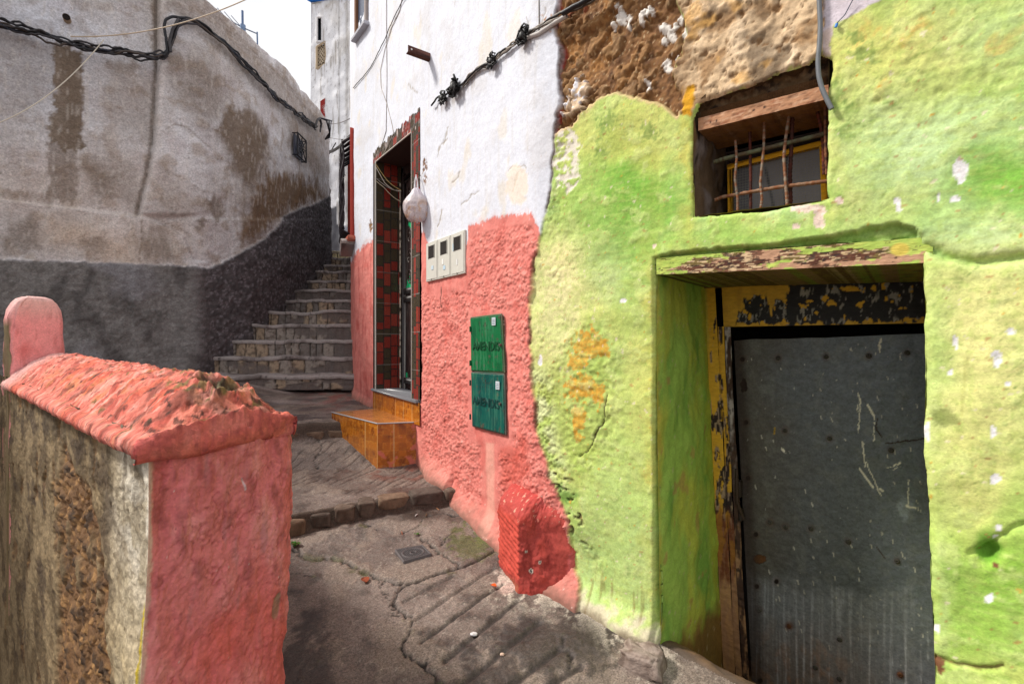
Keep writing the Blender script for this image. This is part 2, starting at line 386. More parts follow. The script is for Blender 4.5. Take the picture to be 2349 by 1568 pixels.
        G = mixc(G, c, np.clip(blob(qx+n2*34, qy+n1*50+n2*20, x, y, rx*1.2, ry*1.2)*m*1.35, 0, .97))
    G = mixc(G, K(226, 176, 82), ss(.25, .5, fbm(U*9, Z*7, 4, 36)+blob(qx, qy, 2150, 90, 190, 80)*.35-.18)*blob(qx, qy, 2130, 110, 230, 110)*.8)
    for (x, y, rx, ry, c, m) in [(1272, 690, 58, 130, K(236, 224, 170), .85), (1290, 590, 40, 40, K(228, 218, 150), .6), (2260, 880, 80, 200, K(226, 220, 140), .4), (2090, 380, 90, 50, K(206, 224, 176), .5)]: G = mixc(G, c, blob(qx+n2*26, qy+n2*30, x, y, rx, ry)*m)
    # moss coloured flaking near the window
    for (x, y, rx, ry) in [(1395, 275, 34, 26), (1372, 300, 14, 30), (1490, 300, 26, 22), (1380, 350, 20, 14), (1925, 215, 22, 30), (1940, 300, 24, 26), (1975, 120, 30, 30), (1960, 80, 20, 16), (1270, 300, 16, 60), (1268, 470, 14, 40), (1950, 250, 20, 16), (2040, 240, 16, 7), (1985, 285, 30, 5)]:
        G = mixc(G, K(98, 130, 50), ss(.45, .75, blob(qx+n2*16, qy+n2*16, x, y, rx*1.3, ry*1.3)*.8+fbm(U*55, Z*55, 3, 64)*.55)*.7)
    for (x, y, rx, ry) in [(1350, 790, 40, 34), (1325, 830, 20, 24), (1385, 800, 14, 20), (1335, 890, 40, 34), (1375, 905, 16, 30), (1330, 960, 20, 30), (1325, 1000, 10, 12)]:
        G = mixc(G, K(216, 146, 8), ss(.38, .52, blob(qx+n2*8, qy+n2*8, x, y, rx, ry)+n3*.5)*.85)
    LG, qG = layers(U+n2*.02, Z, 2.6, 300, (-.2, -.05, .1, .26)); LF, qF = layers(U, Z*1.2, 9, 305, (.22, .3)); br = fbm(U*11, Z*75, 4, 306); br2 = fbm(U*60, Z*14, 4, 307)
    DG = n1*.014+n2*.0018+n3*.0014+LG*.0016+LF*.0016+br*.0005+br2*.0004-crease(U, Z, 3.2, 308, .006)*.002
    eg = sum(np.exp(-((qG-t)/.011)**2) for t in (-.2, -.05, .1, .26))*ss(-.05, .3, fbm(U*7, Z*7, 3, 316))+np.exp(-((qF-.22)/.014)**2)*.8; G = mixc(G, K(206, 216, 140), LF*.45); G = mixc(G, K(112, 140, 58), eg*.5); G = mixc(G, K(150, 186, 84), (1-LG)*.22); G = mixc(G, K(190, 206, 112), ss(0, .5, br)*.3); G = mixc(G, K(120, 160, 66), crease(U, Z, 3.2, 308, .007)*.45*ss(-.1, .3, n1)); G = mixc(G, K(160, 184, 80), ss(.1, .5, fbm(U*40, Z*34, 4, 309))*.35)
    bumpy = ss(.0, .6, blob(qx+n2*30, qy+n2*20, 1330, 920, 90, 170)+.2*n2)+ss(.1, .7, blob(qx, qy, 2080, 190, 260, 150)+n2*.3)*.55+ss(.2, .6, blob(qx, qy, 1270, 350, 34, 300)+n2*.4)*.8+blob(qx, qy, 2300, 1330, 140, 160)*.4+blob(qx, qy, 2180, 500, 120, 90)*.4
    DG += bumpy*(fbm(U*34, Z*34, 4, 41)*.0055+fbm(U*14, Z*20, 3, 42)*.0035)
    # peeled pebbly strip along the joint with the pink wall
    G = mixc(G, K(210, 216, 160), np.full(U.shape, .07))
    strip = ss(60, 8, right)*ss(800, 900, qy)*ss(1150, 1080, qy)
    G = mixc(G, K(214, 220, 168), strip*ss(-.3, .3, n2)*.8); DG += strip*peb*.01
    dmg = ss(60, 10, right-10+n2*30)*ss(1030, 1080, qy)*ss(1330, 1180, qy)
    G = mixc(G, K(70, 52, 36), dmg*ss(.25, .4, fbm(U*16, Z*22, 4, 44))*.9)
    G = mixc(G, K(92, 132, 60), dmg*ss(.1, .3, fbm(U*12, Z*12, 4, 45))*.6); DG -= dmg*ss(.25, .45, fbm(U*16, Z*22, 4, 44))*.014
    # plaster ridge (trowelled jamb of the doorway) and creases
    d = pld(qx+n2*6, qy+n3*5, [(1395, 905), (1388, 940), (1378, 975), (1360, 1010), (1345, 1035), (1330, 1045)]); G = mixc(G, K(70, 55, 30), ss(2.4, .5, d)); DG -= ss(4, 0, d)*.008
    d = pld(qx+n2*6, qy+n3*6, [(2130, 566), (2175, 590), (2240, 602), (2349, 590), (2500, 585)]); DG += .018*np.exp(-(np.maximum(0, d)/14)**2)*np.where(qy > 585, .4, 1)*0-.020*np.exp(-(d/11)**2)
    G = mixc(G, K(120, 168, 70), np.exp(-(d/10)**2)*.45)
    e = blob(qx+n2*10, qy+n2*10, 2272, 1268, 26, 22); DG -= e*.055; G = mixc(G, K(92, 150, 36), ss(.15, .6, e+blob(qx, qy, 2262, 1240, 30, 36)*.6)*.8); G = mixc(G, K(112, 72, 44), ss(.2, .3, blob(qx+n3*8, qy+n3*6, 2284, 1296, 13, 9)-.5)*1.)
    d = pld(qx+n2*8, qy+n2*8, [(2225, 1268), (2255, 1262), (2290, 1232), (2345, 1208), (2400, 1195)]); DG -= np.exp(-(d/7)**2)*.012
    d = pld(qx+n2*6, qy+n2*8, [(2148, 1510), (2190, 1526), (2240, 1534), (2300, 1526)]); DG -= np.exp(-(d/5)**2)*.012; G = mixc(G, K(110, 75, 45), ss(.5, .9, np.exp(-(d/6)**2)+n3*.4)*.7)
    G = mixc(G, K(112, 74, 46), ss(-.1, .15, ell(qx+n3*9, qy+n3*9, 2158, 1528, 12, 20)))
    # cable-like stain
    d = pld(qx+n3*3, qy, [(2217, 820), (2212, 880), (2205, 950)]); G = mixc(G, K(150, 150, 70), ss(7, 1, d)*.4)
    e = blob(qx+n2*10, qy+n2*10, 2165, 955, 32, 22); G = mixc(G, K(92, 104, 40), ss(.3, .6, e+n3*.4)*.6)
    # light flakes where the lime shows
    fl = [(2203, 386, 18, 27), (2060, 462, 8, 12), (2062, 480, 7, 6), (2154, 446, 5, 17), (2191, 455, 10, 11), (2284, 815, 9, 14), (2317, 760, 9, 9), (2193, 785, 8, 15), (2288, 826, 10, 18), (2179, 855, 7, 10), (2308, 882, 6, 8), (2276, 990, 6, 14), (2128, 990, 5, 26), (1838, 478, 36, 10), (1876, 500, 14, 24), (1922, 461, 10, 8), (1822, 520, 10, 8), (1430, 690, 9, 6), (1238, 826, 6, 12), (2150, 1445, 5, 12), (2280, 1100, 12, 14), (2290, 1208, 8, 8), (2270, 1372, 10, 12), (2284, 1230, 7, 6), (1500, 565, 5, 6)]
    for i, (x, y, rx, ry) in enumerate(fl):
        e = ell(qx+n3*rx*.5+n2*rx*.5, qy+n3*ry*.4-n2*ry*.5, x, y, rx, ry); m = ss(-.02, .1, e)
        G = mixc(G, K(228, 206, 190) if i in (13, 14, 15, 16, 24) else K(230, 228, 228), m); DG -= m*.002
    chip = ss(.74, .8, fbm(U*34, Z*30, 3, 47)+n1*.15); G = mixc(G, K(226, 214, 184), chip*.7); DG -= chip*.0012
    G = mixc(G, K(170, 110, 70), ss(.70, .76, fbm(U*30, Z*42, 3, 48))*.6)
    # hairline cracks of old paint
    cr = np.abs(fbm(U*7, Z*7, 4, 49)); G = mixc(G, K(120, 140, 60), ss(.012, .0, cr)*ss(.2, .5, fbm(U*2.5, Z*2.5, 3, 50))*.55); DG -= ss(.012, 0, cr)*.001
    # ---- rubble, tan plaster and lilac wash above ----
    RUB = [(1270, -400), (1556, -400), (1551, 0), (1570, 45), (1580, 86), (1550, 154), (1546, 192), (1563, 220), (1566, 240), (1553, 268), (1519, 237), (1471, 227), (1416, 213), (1361, 223), (1340, 250), (1309, 285), (1272, 305)]
    wob = n2*7+n3*5
    rs = psd(qx+wob, qy+wob, RUB); rm = ss(-1.5, 1.5, rs)
    R = np.ones(U.shape+(4,))*K(124, 86, 50)
    R = mixc(R, K(86, 54, 30), ss(0, .5, n2)*.7); R = mixc(R, K(140, 98, 58), ss(.1, .6, fbm(U*20, Z*20, 4, 51))*.6)
    R = mixc(R, K(176, 124, 66), ss(.1, .4, fbm(U*7, Z*7, 5, 65))*.6*ss(1500, 1380, qx)); R = mixc(R, K(206, 180, 140), ss(.55, .65, fbm(U*80, Z*80, 2, 52))*.8); R = mixc(R, K(150, 110, 66), ss(.1, .4, fbm(U*45, Z*45, 3, 66))*.5)
    g1, g2, gi = worley(U*11+n2*.8+n1*.5, Z*11+n2*.8, 53); stn = ss(.06, .16, g2-g1)*ss(.42, .5, gi+(1380-qx)/900)
    R = mixc(R, K(158, 118, 74), stn*ss(.4, .45, gi)*ss(.72, .7, gi)*.6); R = mixc(R, K(132, 58, 34), stn*ss(.92, .94, gi)*.75); R = mixc(R, K(150, 120, 84), stn*ss(.72, .75, gi)*ss(.92, .90, gi)*.5); R = mixc(R, K(78, 50, 30), ss(.1, .5, fbm(U*30, Z*30, 4, 63))*.5)
    DR = -.030+n1*.01+n2*.010+n3*.006+stn*.02*np.sqrt(np.clip(1-g1*g1*2, 0, 1))+fbm(U*60, Z*60, 3, 54)*.004
    for (x, y, rx, ry) in [(1420, 30, 12, 24), (1440, 48, 9, 16), (1485, 25, 14, 14), (1470, 40, 8, 14), (1405, 55, 6, 10), (1558, 40, 9, 10), (1546, 58, 8, 12), (1522, 60, 14, 12), (1535, 74, 11, 13), (1572, 70, 12, 18), (1518, 88, 8, 9), (1525, 145, 10, 18), (1548, 125, 8, 6), (1483, 195, 6, 14), (1583, 210, 5, 10), (1590, 246, 6, 6), (1595, 30, 14, 20)]:
        e = ell(qx+n3*7, qy+n3*7, x, y, rx, ry); m = ss(0, .1, e); R = mixc(R, K(226, 220, 212), m); DR += m*.008
    e = psd(qx+n3*14, qy+n3*14, [(1340, 175), (1352, 200), (1345, 235), (1320, 262), (1300, 275), (1290, 268), (1305, 220), (1315, 190)]); m = ss(-1, 2, e); R = mixc(R, K(206, 180, 150), m); R = mixc(R, K(220, 220, 228), m*ss(.1, .3, n3)); DR += m*.025
    # rubble by the joint with the white plaster: red brick edge
    R = mixc(R, K(140, 44, 30), ss(14, 4, right)*ss(.0, .3, fbm(U*20, Z*14, 3, 55))*.9)
    TAN = [(1551, 0), (1551, -400), (1898, -400), (1896, 0), (1896, 110), (1880, 128), (1850, 152), (1780, 174), (1700, 208), (1640, 224), (1600, 240), (1586, 268), (1560, 262), (1560, 225), (1546, 190), (1552, 150), (1582, 85), (1570, 40)]
    T = np.ones(U.shape+(4,))*K(206, 178, 142)
    ts0 = psd(qx, qy, TAN); T = mixc(T, K(224, 200, 168), ss(0, .5, n1+n2*.4)*.8); T = mixc(T, K(150, 112, 70), ss(.15, .5, fbm(U*5+n2*.3, Z*7, 5, 56)+blob(qx, qy, 1640, 60, 90, 60)*.3)*.75)
    T = mixc(T, K(84, 66, 46), ss(.15, .5, fbm(U*6+n2*.4, Z*5, 5, 57)+blob(qx, qy, 1650, 50, 90, 70)*.4)*.7); T = mixc(T, K(120, 84, 48), ss(30, 0, ts0+n2*25)*ss(1640, 1580, qx)*.7); T = mixc(T, K(214, 160, 70), ss(.3, .55, fbm(U*7, Z*7, 4, 58))*.45)
    T = mixc(T, K(110, 80, 48), ss(10, 0, np.abs(qx-1893+n2*14))*ss(120, 60, qy)*.8)
    cr = np.abs(fbm(U*4, Z*3.4, 5, 59)); T = mixc(T, K(96, 68, 40), ss(.014, 0, cr)*.8); DT = n1*.012+n2*.008+n3*.003-ss(.02, 0, cr)*.004-ss(.25, .6, fbm(U*6, Z*5, 5, 57))*.006
    DT += LG*.010+n3*.003; T = mixc(T, K(150, 112, 72), crease(U, Z, 6, 312, .02)*.6); DT -= crease(U, Z, 6, 312, .02)*.004; chT = ss(.45, .5, fbm(U*16, Z*16, 4, 60)); T = mixc(T, K(130, 96, 60), chT*.8); DT -= chT*.005
    T = mixc(T, K(206, 150, 24), ss(-2, 4, psd(qx+n2*8, qy+n2*8, [(1572, 196), (1592, 190), (1594, 225), (1588, 272), (1566, 268), (1564, 230)])))
    ts = psd(qx+wob, qy+wob, TAN); tm = ss(-1.5, 1.5, ts)
    LIL = [(1896, -400), (2400, -400), (2210, -120), (2030, -4), (2000, 12), (1960, 34), (1925, 52), (1910, 66), (1905, 130), (1890, 128), (1890, 60)]
    Lw = np.ones(U.shape+(4,))*K(206, 196, 204); Lw = mixc(Lw, K(216, 190, 172), ss(-.1, .4, n2)*.7); Lw = mixc(Lw, K(176, 182, 208), ss(.2, .5, fbm(U*9, Z*9, 3, 61))*.6)
    lm = ss(-1.5, 1.5, psd(qx+wob*.6, qy+wob*.6, LIL))
    # white streaks peeled left of the green field
    PEEL = [(1280, 300), (1300, 290), (1318, 300), (1335, 330), (1330, 400), (1318, 440), (1300, 448), (1285, 420), (1272, 430), (1272, 340)]
    pl = psd(qx+n2*16+n3*8, qy+n2*12, PEEL); plm = ss(-3, 3, pl)*ss(-.25, .05, n3+n2*.5)
    G = mixc(G, K(224, 216, 200), plm); DG -= plm*.004
    rim = ss(8, 0, np.abs(rs+2))*ss(190, 215, qy)*(1-rm); G = mixc(G, K(216, 178, 140), rim*.8)
    # groove above door lintel: the wall above oversails the board
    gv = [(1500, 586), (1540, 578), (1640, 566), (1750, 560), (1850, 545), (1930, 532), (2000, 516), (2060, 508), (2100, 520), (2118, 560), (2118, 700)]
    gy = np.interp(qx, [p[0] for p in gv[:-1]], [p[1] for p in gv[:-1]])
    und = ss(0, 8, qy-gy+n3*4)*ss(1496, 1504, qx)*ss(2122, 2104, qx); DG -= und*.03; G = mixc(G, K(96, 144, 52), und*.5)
    # base of the green wall
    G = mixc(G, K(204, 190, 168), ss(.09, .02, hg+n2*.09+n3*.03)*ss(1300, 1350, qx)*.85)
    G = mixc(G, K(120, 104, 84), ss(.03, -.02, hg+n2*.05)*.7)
    drip = fbm(U*45, Z*3, 3, 62); G = mixc(G, K(120, 96, 50), ss(.35, .6, drip)*ss(.32, .1, hg)*.55*(qx < 1500))
    DG += ss(.16, 0, hg)**2*.07*(qx < 1520)
    # old nail and drip on jamb edge: yellowish worn arris
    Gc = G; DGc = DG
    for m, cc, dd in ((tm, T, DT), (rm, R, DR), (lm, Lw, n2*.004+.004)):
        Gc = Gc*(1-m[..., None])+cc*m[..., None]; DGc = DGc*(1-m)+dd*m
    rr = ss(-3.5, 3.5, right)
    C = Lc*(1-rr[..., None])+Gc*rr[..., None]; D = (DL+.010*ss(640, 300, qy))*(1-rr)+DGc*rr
    # dark crack along the joint
    jc = np.exp(-((right+1+n3*2)/2.0)**2)*ss(-.05, .2, fbm(Z*6, Z*0+9, 4, 8)+.22*(qy < 480)); C = mixc(C, K(84, 50, 34), jc*.85*ss(1200, 1100, qy)); D -= jc*.006
    C[..., 3] = .88
    # ---- openings: snap, round arrises, remove ----
    dp = upoly(DOORP); wp = upoly(WINP); tp = upoly(TDOOR)
    keepv = np.ones(U.shape, bool); Un, Zn = U.copy(), Z.copy()
    cut = np.zeros((len(us)-1, len(zs)-1), bool)
    for poly, rad in ((dp, .022), (wp, .016), (tp, .003)):
        x0 = min(p[0] for p in poly)-.1; x1 = max(p[0] for p in poly)+.1; z0 = min(p[1] for p in poly)-.1; z1 = max(p[1] for p in poly)+.1
        iu = np.where((us > x0) & (us < x1))[0]; iz = np.where((zs > z0) & (zs < z1))[0]
        sl = (slice(iu[0], iu[-1]+1), slice(iz[0], iz[-1]+1))
        u_, z_ = U[sl], Z[sl]
        if rad > .01: u_ = u_+fbm(z_*9, u_*9, 3, 70)*.004; z_ = z_+fbm(z_*9, u_*9, 3, 71)*.004
        sd = psd(u_, z_, poly)
        # snap near vertices on the outline
        P_ = list(poly)+[poly[0]]; best = np.full(sd.shape, 1e9); nu_ = u_.copy(); nz_ = z_.copy()
        for (ax, ay), (bx_, by_) in zip(P_[:-1], P_[1:]):
            dx, dy = bx_-ax, by_-ay; t = np.clip(((u_-ax)*dx+(z_-ay)*dy)/(dx*dx+dy*dy), 0, 1)
            dd = np.hypot(u_-ax-t*dx, z_-ay-t*dy); m = dd < best
            best = np.where(m, dd, best); nu_ = np.where(m, ax+t*dx, nu_); nz_ = np.where(m, ay+t*dy, nz_)
        near = (np.abs(sd) < .0052)
        Un[sl] = np.where(near, nu_+(U[sl]-u_), U[sl]); Zn[sl] = np.where(near, nz_+(Z[sl]-z_), Z[sl])
        out = np.clip(-sd, 0, rad); D[sl] -= np.where(sd > -rad, rad-np.sqrt(np.clip(rad**2-(rad-out)**2, 0, None)), 0)
        D[sl] = np.where(sd > 0, -rad, D[sl]) if rad > .01 else D[sl]
        fc = .25*(sd[:-1, :-1]+sd[1:, :-1]+sd[1:, 1:]+sd[:-1, 1:]) > .0015
        cut[iu[0]:iu[0]+fc.shape[0], iz[0]:iz[0]+fc.shape[1]] |= fc
    P = FX(Un, -D, Zn)
    rc = .25*(right[:-1, :-1]+right[1:, :-1]+right[1:, 1:]+right[:-1, 1:]) > 0
    top = zs[:-1][None] < 3.0
    return us, zs, P, C, cut, rc, top
_us, _zs, _P, _C, _cut, _rc, _top = facade()

white_house = thing('plastered_house', 'tall white plastered house with rough pink lower wall and tiled doorway', 'house', (-.9, 4.2, -1.0))
green_house = thing('plastered_house', 'old house painted patchy lime green with crumbling brown masonry above its metal door', 'house', (1.3, 1.8, -1.4))
def bodybox(mb, poly, z0, z1, c):
    """flat roof and back walls of a house; poly runs anticlockwise, its first edge chain is the facade and is left open"""
    n = len(poly); 
    return mb
# --- white house ---
mb = MB().grid(_P, _C, ~_cut & ~_rc)
uj = float(np.interp(1284, (_fx/_fy)[_vis]*FPX+CX, _du[_vis]))
fp = [tuple(FX(u, .0, 0)[:2]) for u in np.linspace(.3, uj, 14)]
backs = [(3.2, 6.0), (3.0, 12.0), (-2.9, 12.0), fp[0]]
wc = K(222, 220, 222)
def wallq(mb, a, b, z0, z1, c):
    mb.raw([(a[0], a[1], z0), (b[0], b[1], z0), (b[0], b[1], z1), (a[0], a[1], z1)], [(0, 1, 2, 3)], c)
ch = [fp[-1]]+backs
for a, b in zip(ch[:-1], ch[1:]): wallq(mb, a, b, -2.2 if a is not fp[-1] else 2.9, 5.35, wc)
mb.build('wall', M['plaster2'], white_house)
def roof(poly, z, c, parent):
    m = MB(); n = len(poly); cx = sum(p[0] for p in poly)/n; cy = sum(p[1] for p in poly)/n
    V = [(p[0], p[1], z) for p in poly]+[(p[0], p[1], z+.12) for p in poly]+[(cx, cy, z), (cx, cy, z+.16)]
    F = []
    for i in range(n):
        j = (i+1) % n; F += [(i, j, n+j, n+i), (i, 2*n, j, j), (n+i, n+j, 2*n+1, 2*n+1)]
    return m.raw(V, F, c).build('roof', M['plaster'], parent, smooth=False)
roof(fp+backs[:-1], 5.33, K(190, 185, 180), white_house)
# --- green house ---
mb = MB().grid(_P, _C, ~_cut & _rc & _top)
fg = [tuple(FX(u, .0, 0)[:2]) for u in np.linspace(uj, _du[-1], 8)]
gb = [(5.2, 3.0), (3.2, 6.0)]
for a, b in zip([fg[-1]]+gb[:1], gb): wallq(mb, a, b, -2.3, 3.0, K(190, 200, 140))
# recess of the doorway: left jamb, right jamb, floor; recess of the window
def reveal(mb, e0, e1, zs_, ns, col, disp, seed):
    """strip from outline e0(z)->t,s to e1(z)->t,s"""
    zz = np.asarray(zs_); w = np.linspace(0, 1, ns)
    t0, s0 = e0(zz); t1, s1 = e1(zz)
    T = t0[None]+(t1-t0)[None]*w[:, None]; S = s0[None]+(s1-s0)[None]*w[:, None]; Z = np.broadcast_to(zz[None], T.shape)
    C = col(S, Z); d = disp(S, Z)
    P = GP(T+d, S, Z); mb.grid(P, C)
lean = lambda z: .05*np.clip((.3-z)/1.0, 0, 3)
def jcol(S, Z):
    n = fbm(S*5, Z*2.2, 5, 80); n2 = fbm(S*14, Z*9, 4, 81); n3 = fbm(S*40, Z*40, 3, 82)
    C = np.ones(S.shape+(4,))*K(150, 182, 78)
    C = mixc(C, K(122, 162, 66), ss(0, .5, n)); C = mixc(C, K(184, 182, 66), ss(0, .5, fbm(S*4, Z*1.5, 4, 83))*.7); C = mixc(C, K(160, 184, 84), ss(.2, .6, n2)*.4)
    C = mixc(C, K(190, 160, 60), ss(.07, .0, S+n2*.05)*.6); C = mixc(C, K(172, 172, 50), ss(.52, .66, S+n2*.08)*.6)
    C = mixc(C, K(170, 130, 76), ss(.6, .7, fbm(S*8, Z*8, 4, 84)+blob(S, Z, .3, -.75, .14, .1)*.4)*.6)
    C = mixc(C, K(126, 84, 46), ss(-1.38, -1.5, Z+n2*.06)*.9); C = mixc(C, K(190, 170, 140), ss(.68, .74, n3)*.5)
    C[..., 3] = .85; return C
zj = np.arange(-2.2, .345, .012)
def edgeL(z):
    t = [UZ(*p) for p in DOORP[:6]]; zz = np.array([q[1] for q in t])[::-1]; tt = np.array([q[0]-U0 for q in t])[::-1]
    return np.interp(z, zz, tt), np.full(z.shape, .014)
reveal(mb, edgeL, lambda z: (.0+lean(z), np.full(z.shape, .70)), zj, 60, jcol, lambda S, Z: -(fbm(S*6, Z*5, 4, 85)*.012+fbm(S*30, Z*30, 3, 86)*.002)*ss(0, .05, S), 1)
def edgeR(z):
    t = [UZ(*p) for p in DOORP[6:16]]; zz = np.array([q[1] for q in t]); tt = np.array([q[0]-U0 for q in t])
    return np.interp(z, zz, tt), np.full(z.shape, .014)
reveal(mb, edgeR, lambda z: (edgeR(z)[0]+.05, np.full(z.shape, .80)), zj, 40, jcol, lambda S, Z: fbm(S*6, Z*5, 4, 87)*.008*ss(0, .05, S), 2)
# window recess: left side, sill, top rubble, right side
def wcol(S, Z):
    n = fbm(S*9, Z*5, 5, 90); C = np.ones(S.shape+(4,))*K(92, 74, 54)
    C = mixc(C, K(122, 112, 108), ss(-.1, .4, n)); C = mixc(C, K(120, 92, 44), ss(.07, .0, S)*.7); C = mixc(C, K(44, 32, 22), ss(.3, .5, fbm(S*12, Z*4, 4, 91)))
    C[..., 3] = .9; return C
zw = np.arange(.47, 1.08, .01)
wl = UX(1589)-U0; wr = UX(1900)-U0
reveal(mb, lambda z: (np.full(z.shape, wl), np.full(z.shape, .008)), lambda z: (np.full(z.shape, wl+.012), np.full(z.shape, .50)), zw, 40, wcol, lambda S, Z: (fbm(S*10, Z*6, 4, 92)*.022+.022*ss(.14, .2, S)-.012*ss(.3, .22, np.abs(S-.25)+.2))*ss(0, .05, S), 3)
reveal(mb, lambda z: (np.full(z.shape, wr), np.full(z.shape, .008)), lambda z: (np.full(z.shape, wr+.03), np.full(z.shape, .50)), zw, 30, wcol, lambda S, Z: fbm(S*10, Z*6, 4, 93)*.008*ss(0, .05, S), 4)
def plate(mb, t0, t1, s0, s1, zf, c, n=30, m=20, dn=.006, seed=1):
    T, S = np.meshgrid(np.linspace(t0, t1, n), np.linspace(s0, s1, m), indexing='ij')
    nn = fbm(T*12, S*12, 4, seed)
    P = GP(T, S, zf(T, S)+nn*dn); mb.grid(P, mixc(np.ones(T.shape+(4,))*c, c*[.6, .6, .6, 1], ss(0, .6, nn)))
sz = lambda T, S: np.interp(T, [wl, wl+.1, wr], [.538, .54, .522])
plate(mb, wl-.01, wr+.02, .008, .5, lambda T, S: sz(T, S)-.02*S, K(150, 128, 70), seed=95)
plate(mb, wl-.02, wr+.04, .0, .5, lambda T, S: 1.035+.04*T-.02*S, K(92, 68, 44), dn=.03, seed=96)
# floor of the doorway
T, S = np.meshgrid(np.linspace(-.05, 1.08, 90), np.linspace(-.05, .9, 80), indexing='ij')
nn = fbm(T*6, S*6, 4, 97); n3 = fbm(T*30, S*30, 3, 98)
P0 = GP(T, 0, 0); Z0f = zlow(P0[..., 0], P0[..., 1])+.006; Zf = Z0f-(Z0f+1.80)*ss(.03, .66, S)+nn*.012+n3*.004-.02
Cf = mixc(np.ones(T.shape+(4,))*K(104, 78, 56), K(130, 98, 66), ss(0, .5, nn)); Cf = mixc(Cf, K(84, 62, 48), ss(.1, .5, fbm(T*9, S*9, 4, 99))*.6)
Cf = mixc(Cf, K(92, 80, 72), ss(.16, .02, S+nn*.05)*.9)
mb.grid(GP(T, S, Zf), Cf)
mb.build('wall', M['plaster'], green_house)
roof(fg+gb, 3.0, K(170, 160, 150), green_house)
# dark room behind the metal door and behind the window
mb = MB()
def room(mb, t0, t1, s0, s1, z0, z1, c):
    P = [GP(t, s, z) for t in (t0, t1) for s in (s0, s1) for z in (z0, z1)]
    F = [(2, 3, 7, 6), (0, 1, 3, 2), (4, 6, 7, 5), (0, 2, 6, 4), (1, 5, 7, 3)]
    mb.raw(P, F, c)
room(mb, -.1, 1.3, .80, 1.5, -2.3, .32, K(40, 34, 30)); room(mb, wl-.2, wr+.5, .5, 1.3, .4, 1.15, K(54, 46, 40))
mb.build('room', M['plain'], green_house, smooth=False)
# ================= green house: lintel, metal door, window =================
def slab(mb, t0, t1, s0, s1, z0, z1, colf, res=.008, disp=.002, seed=1, lean_=None):
    """board with a finely divided painted front, plain other sides; z0/z1 may be functions of t"""
    nt_ = max(3, int((t1-t0)/res)); nz_ = max(3, int(.5+(float(np.mean(z1(np.array([t0, t1])) if callable(z1) else z1))-float(np.mean(z0(np.array([t0, t1])) if callable(z0) else z0)))/res))
    a = np.linspace(0, 1, nt_); b = np.linspace(0, 1, nz_); A, B = np.meshgrid(a, b, indexing='ij')
    T = t0+(t1-t0)*A; Z0 = z0(T) if callable(z0) else z0; Z1 = z1(T) if callable(z1) else z1
    Z = Z0+(Z1-Z0)*B; 
    if lean_: T = T+lean_(Z)
    n = fbm(T*25, Z*25, 3, seed)
    C = colf(T, Z)
    d = n*disp
    # front face plus returns pushed back
    r = max(1, 1)
    P = GP(T, s0+d+0*T, Z); mb.grid(P, C)
    for (Ts, Zs, Cs) in ((T[:, :1], Z[:, :1], C[:, :1]), (T[:, -1:], Z[:, -1:], C[:, -1:])):
        w = np.linspace(0, 1, 6)[None]; PT = np.repeat(Ts, 6, 1); PZ = np.repeat(Zs, 6, 1)
        dd = d[:, :1] if Zs is not Z[:, -1:] else d[:, -1:]
        S = (s0+(d[:, :1] if (Zs == Z[:, :1]).all() else d[:, -1:]))*(1-w)+s1*w
        mb.grid(GP(PT, S, PZ), np.repeat(Cs, 6, 1))
    for k in (0, -1):
        w = np.linspace(0, 1, 4)[:, None]
        S = (s0+d[k][None])*(1-w)+s1*w
        pass
    for k in (0, -1):
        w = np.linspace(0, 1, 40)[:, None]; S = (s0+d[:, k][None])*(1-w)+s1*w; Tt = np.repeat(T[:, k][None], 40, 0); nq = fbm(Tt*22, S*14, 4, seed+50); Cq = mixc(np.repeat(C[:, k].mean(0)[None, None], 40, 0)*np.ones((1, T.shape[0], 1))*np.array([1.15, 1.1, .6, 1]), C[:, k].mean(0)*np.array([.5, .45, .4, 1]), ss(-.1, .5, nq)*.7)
        mb.grid(GP(Tt, S, np.repeat(Z[:, k][None], 40, 0)), Cq)
    return mb
tl = UX(1503)-U0; tr = UX(2122)-U0
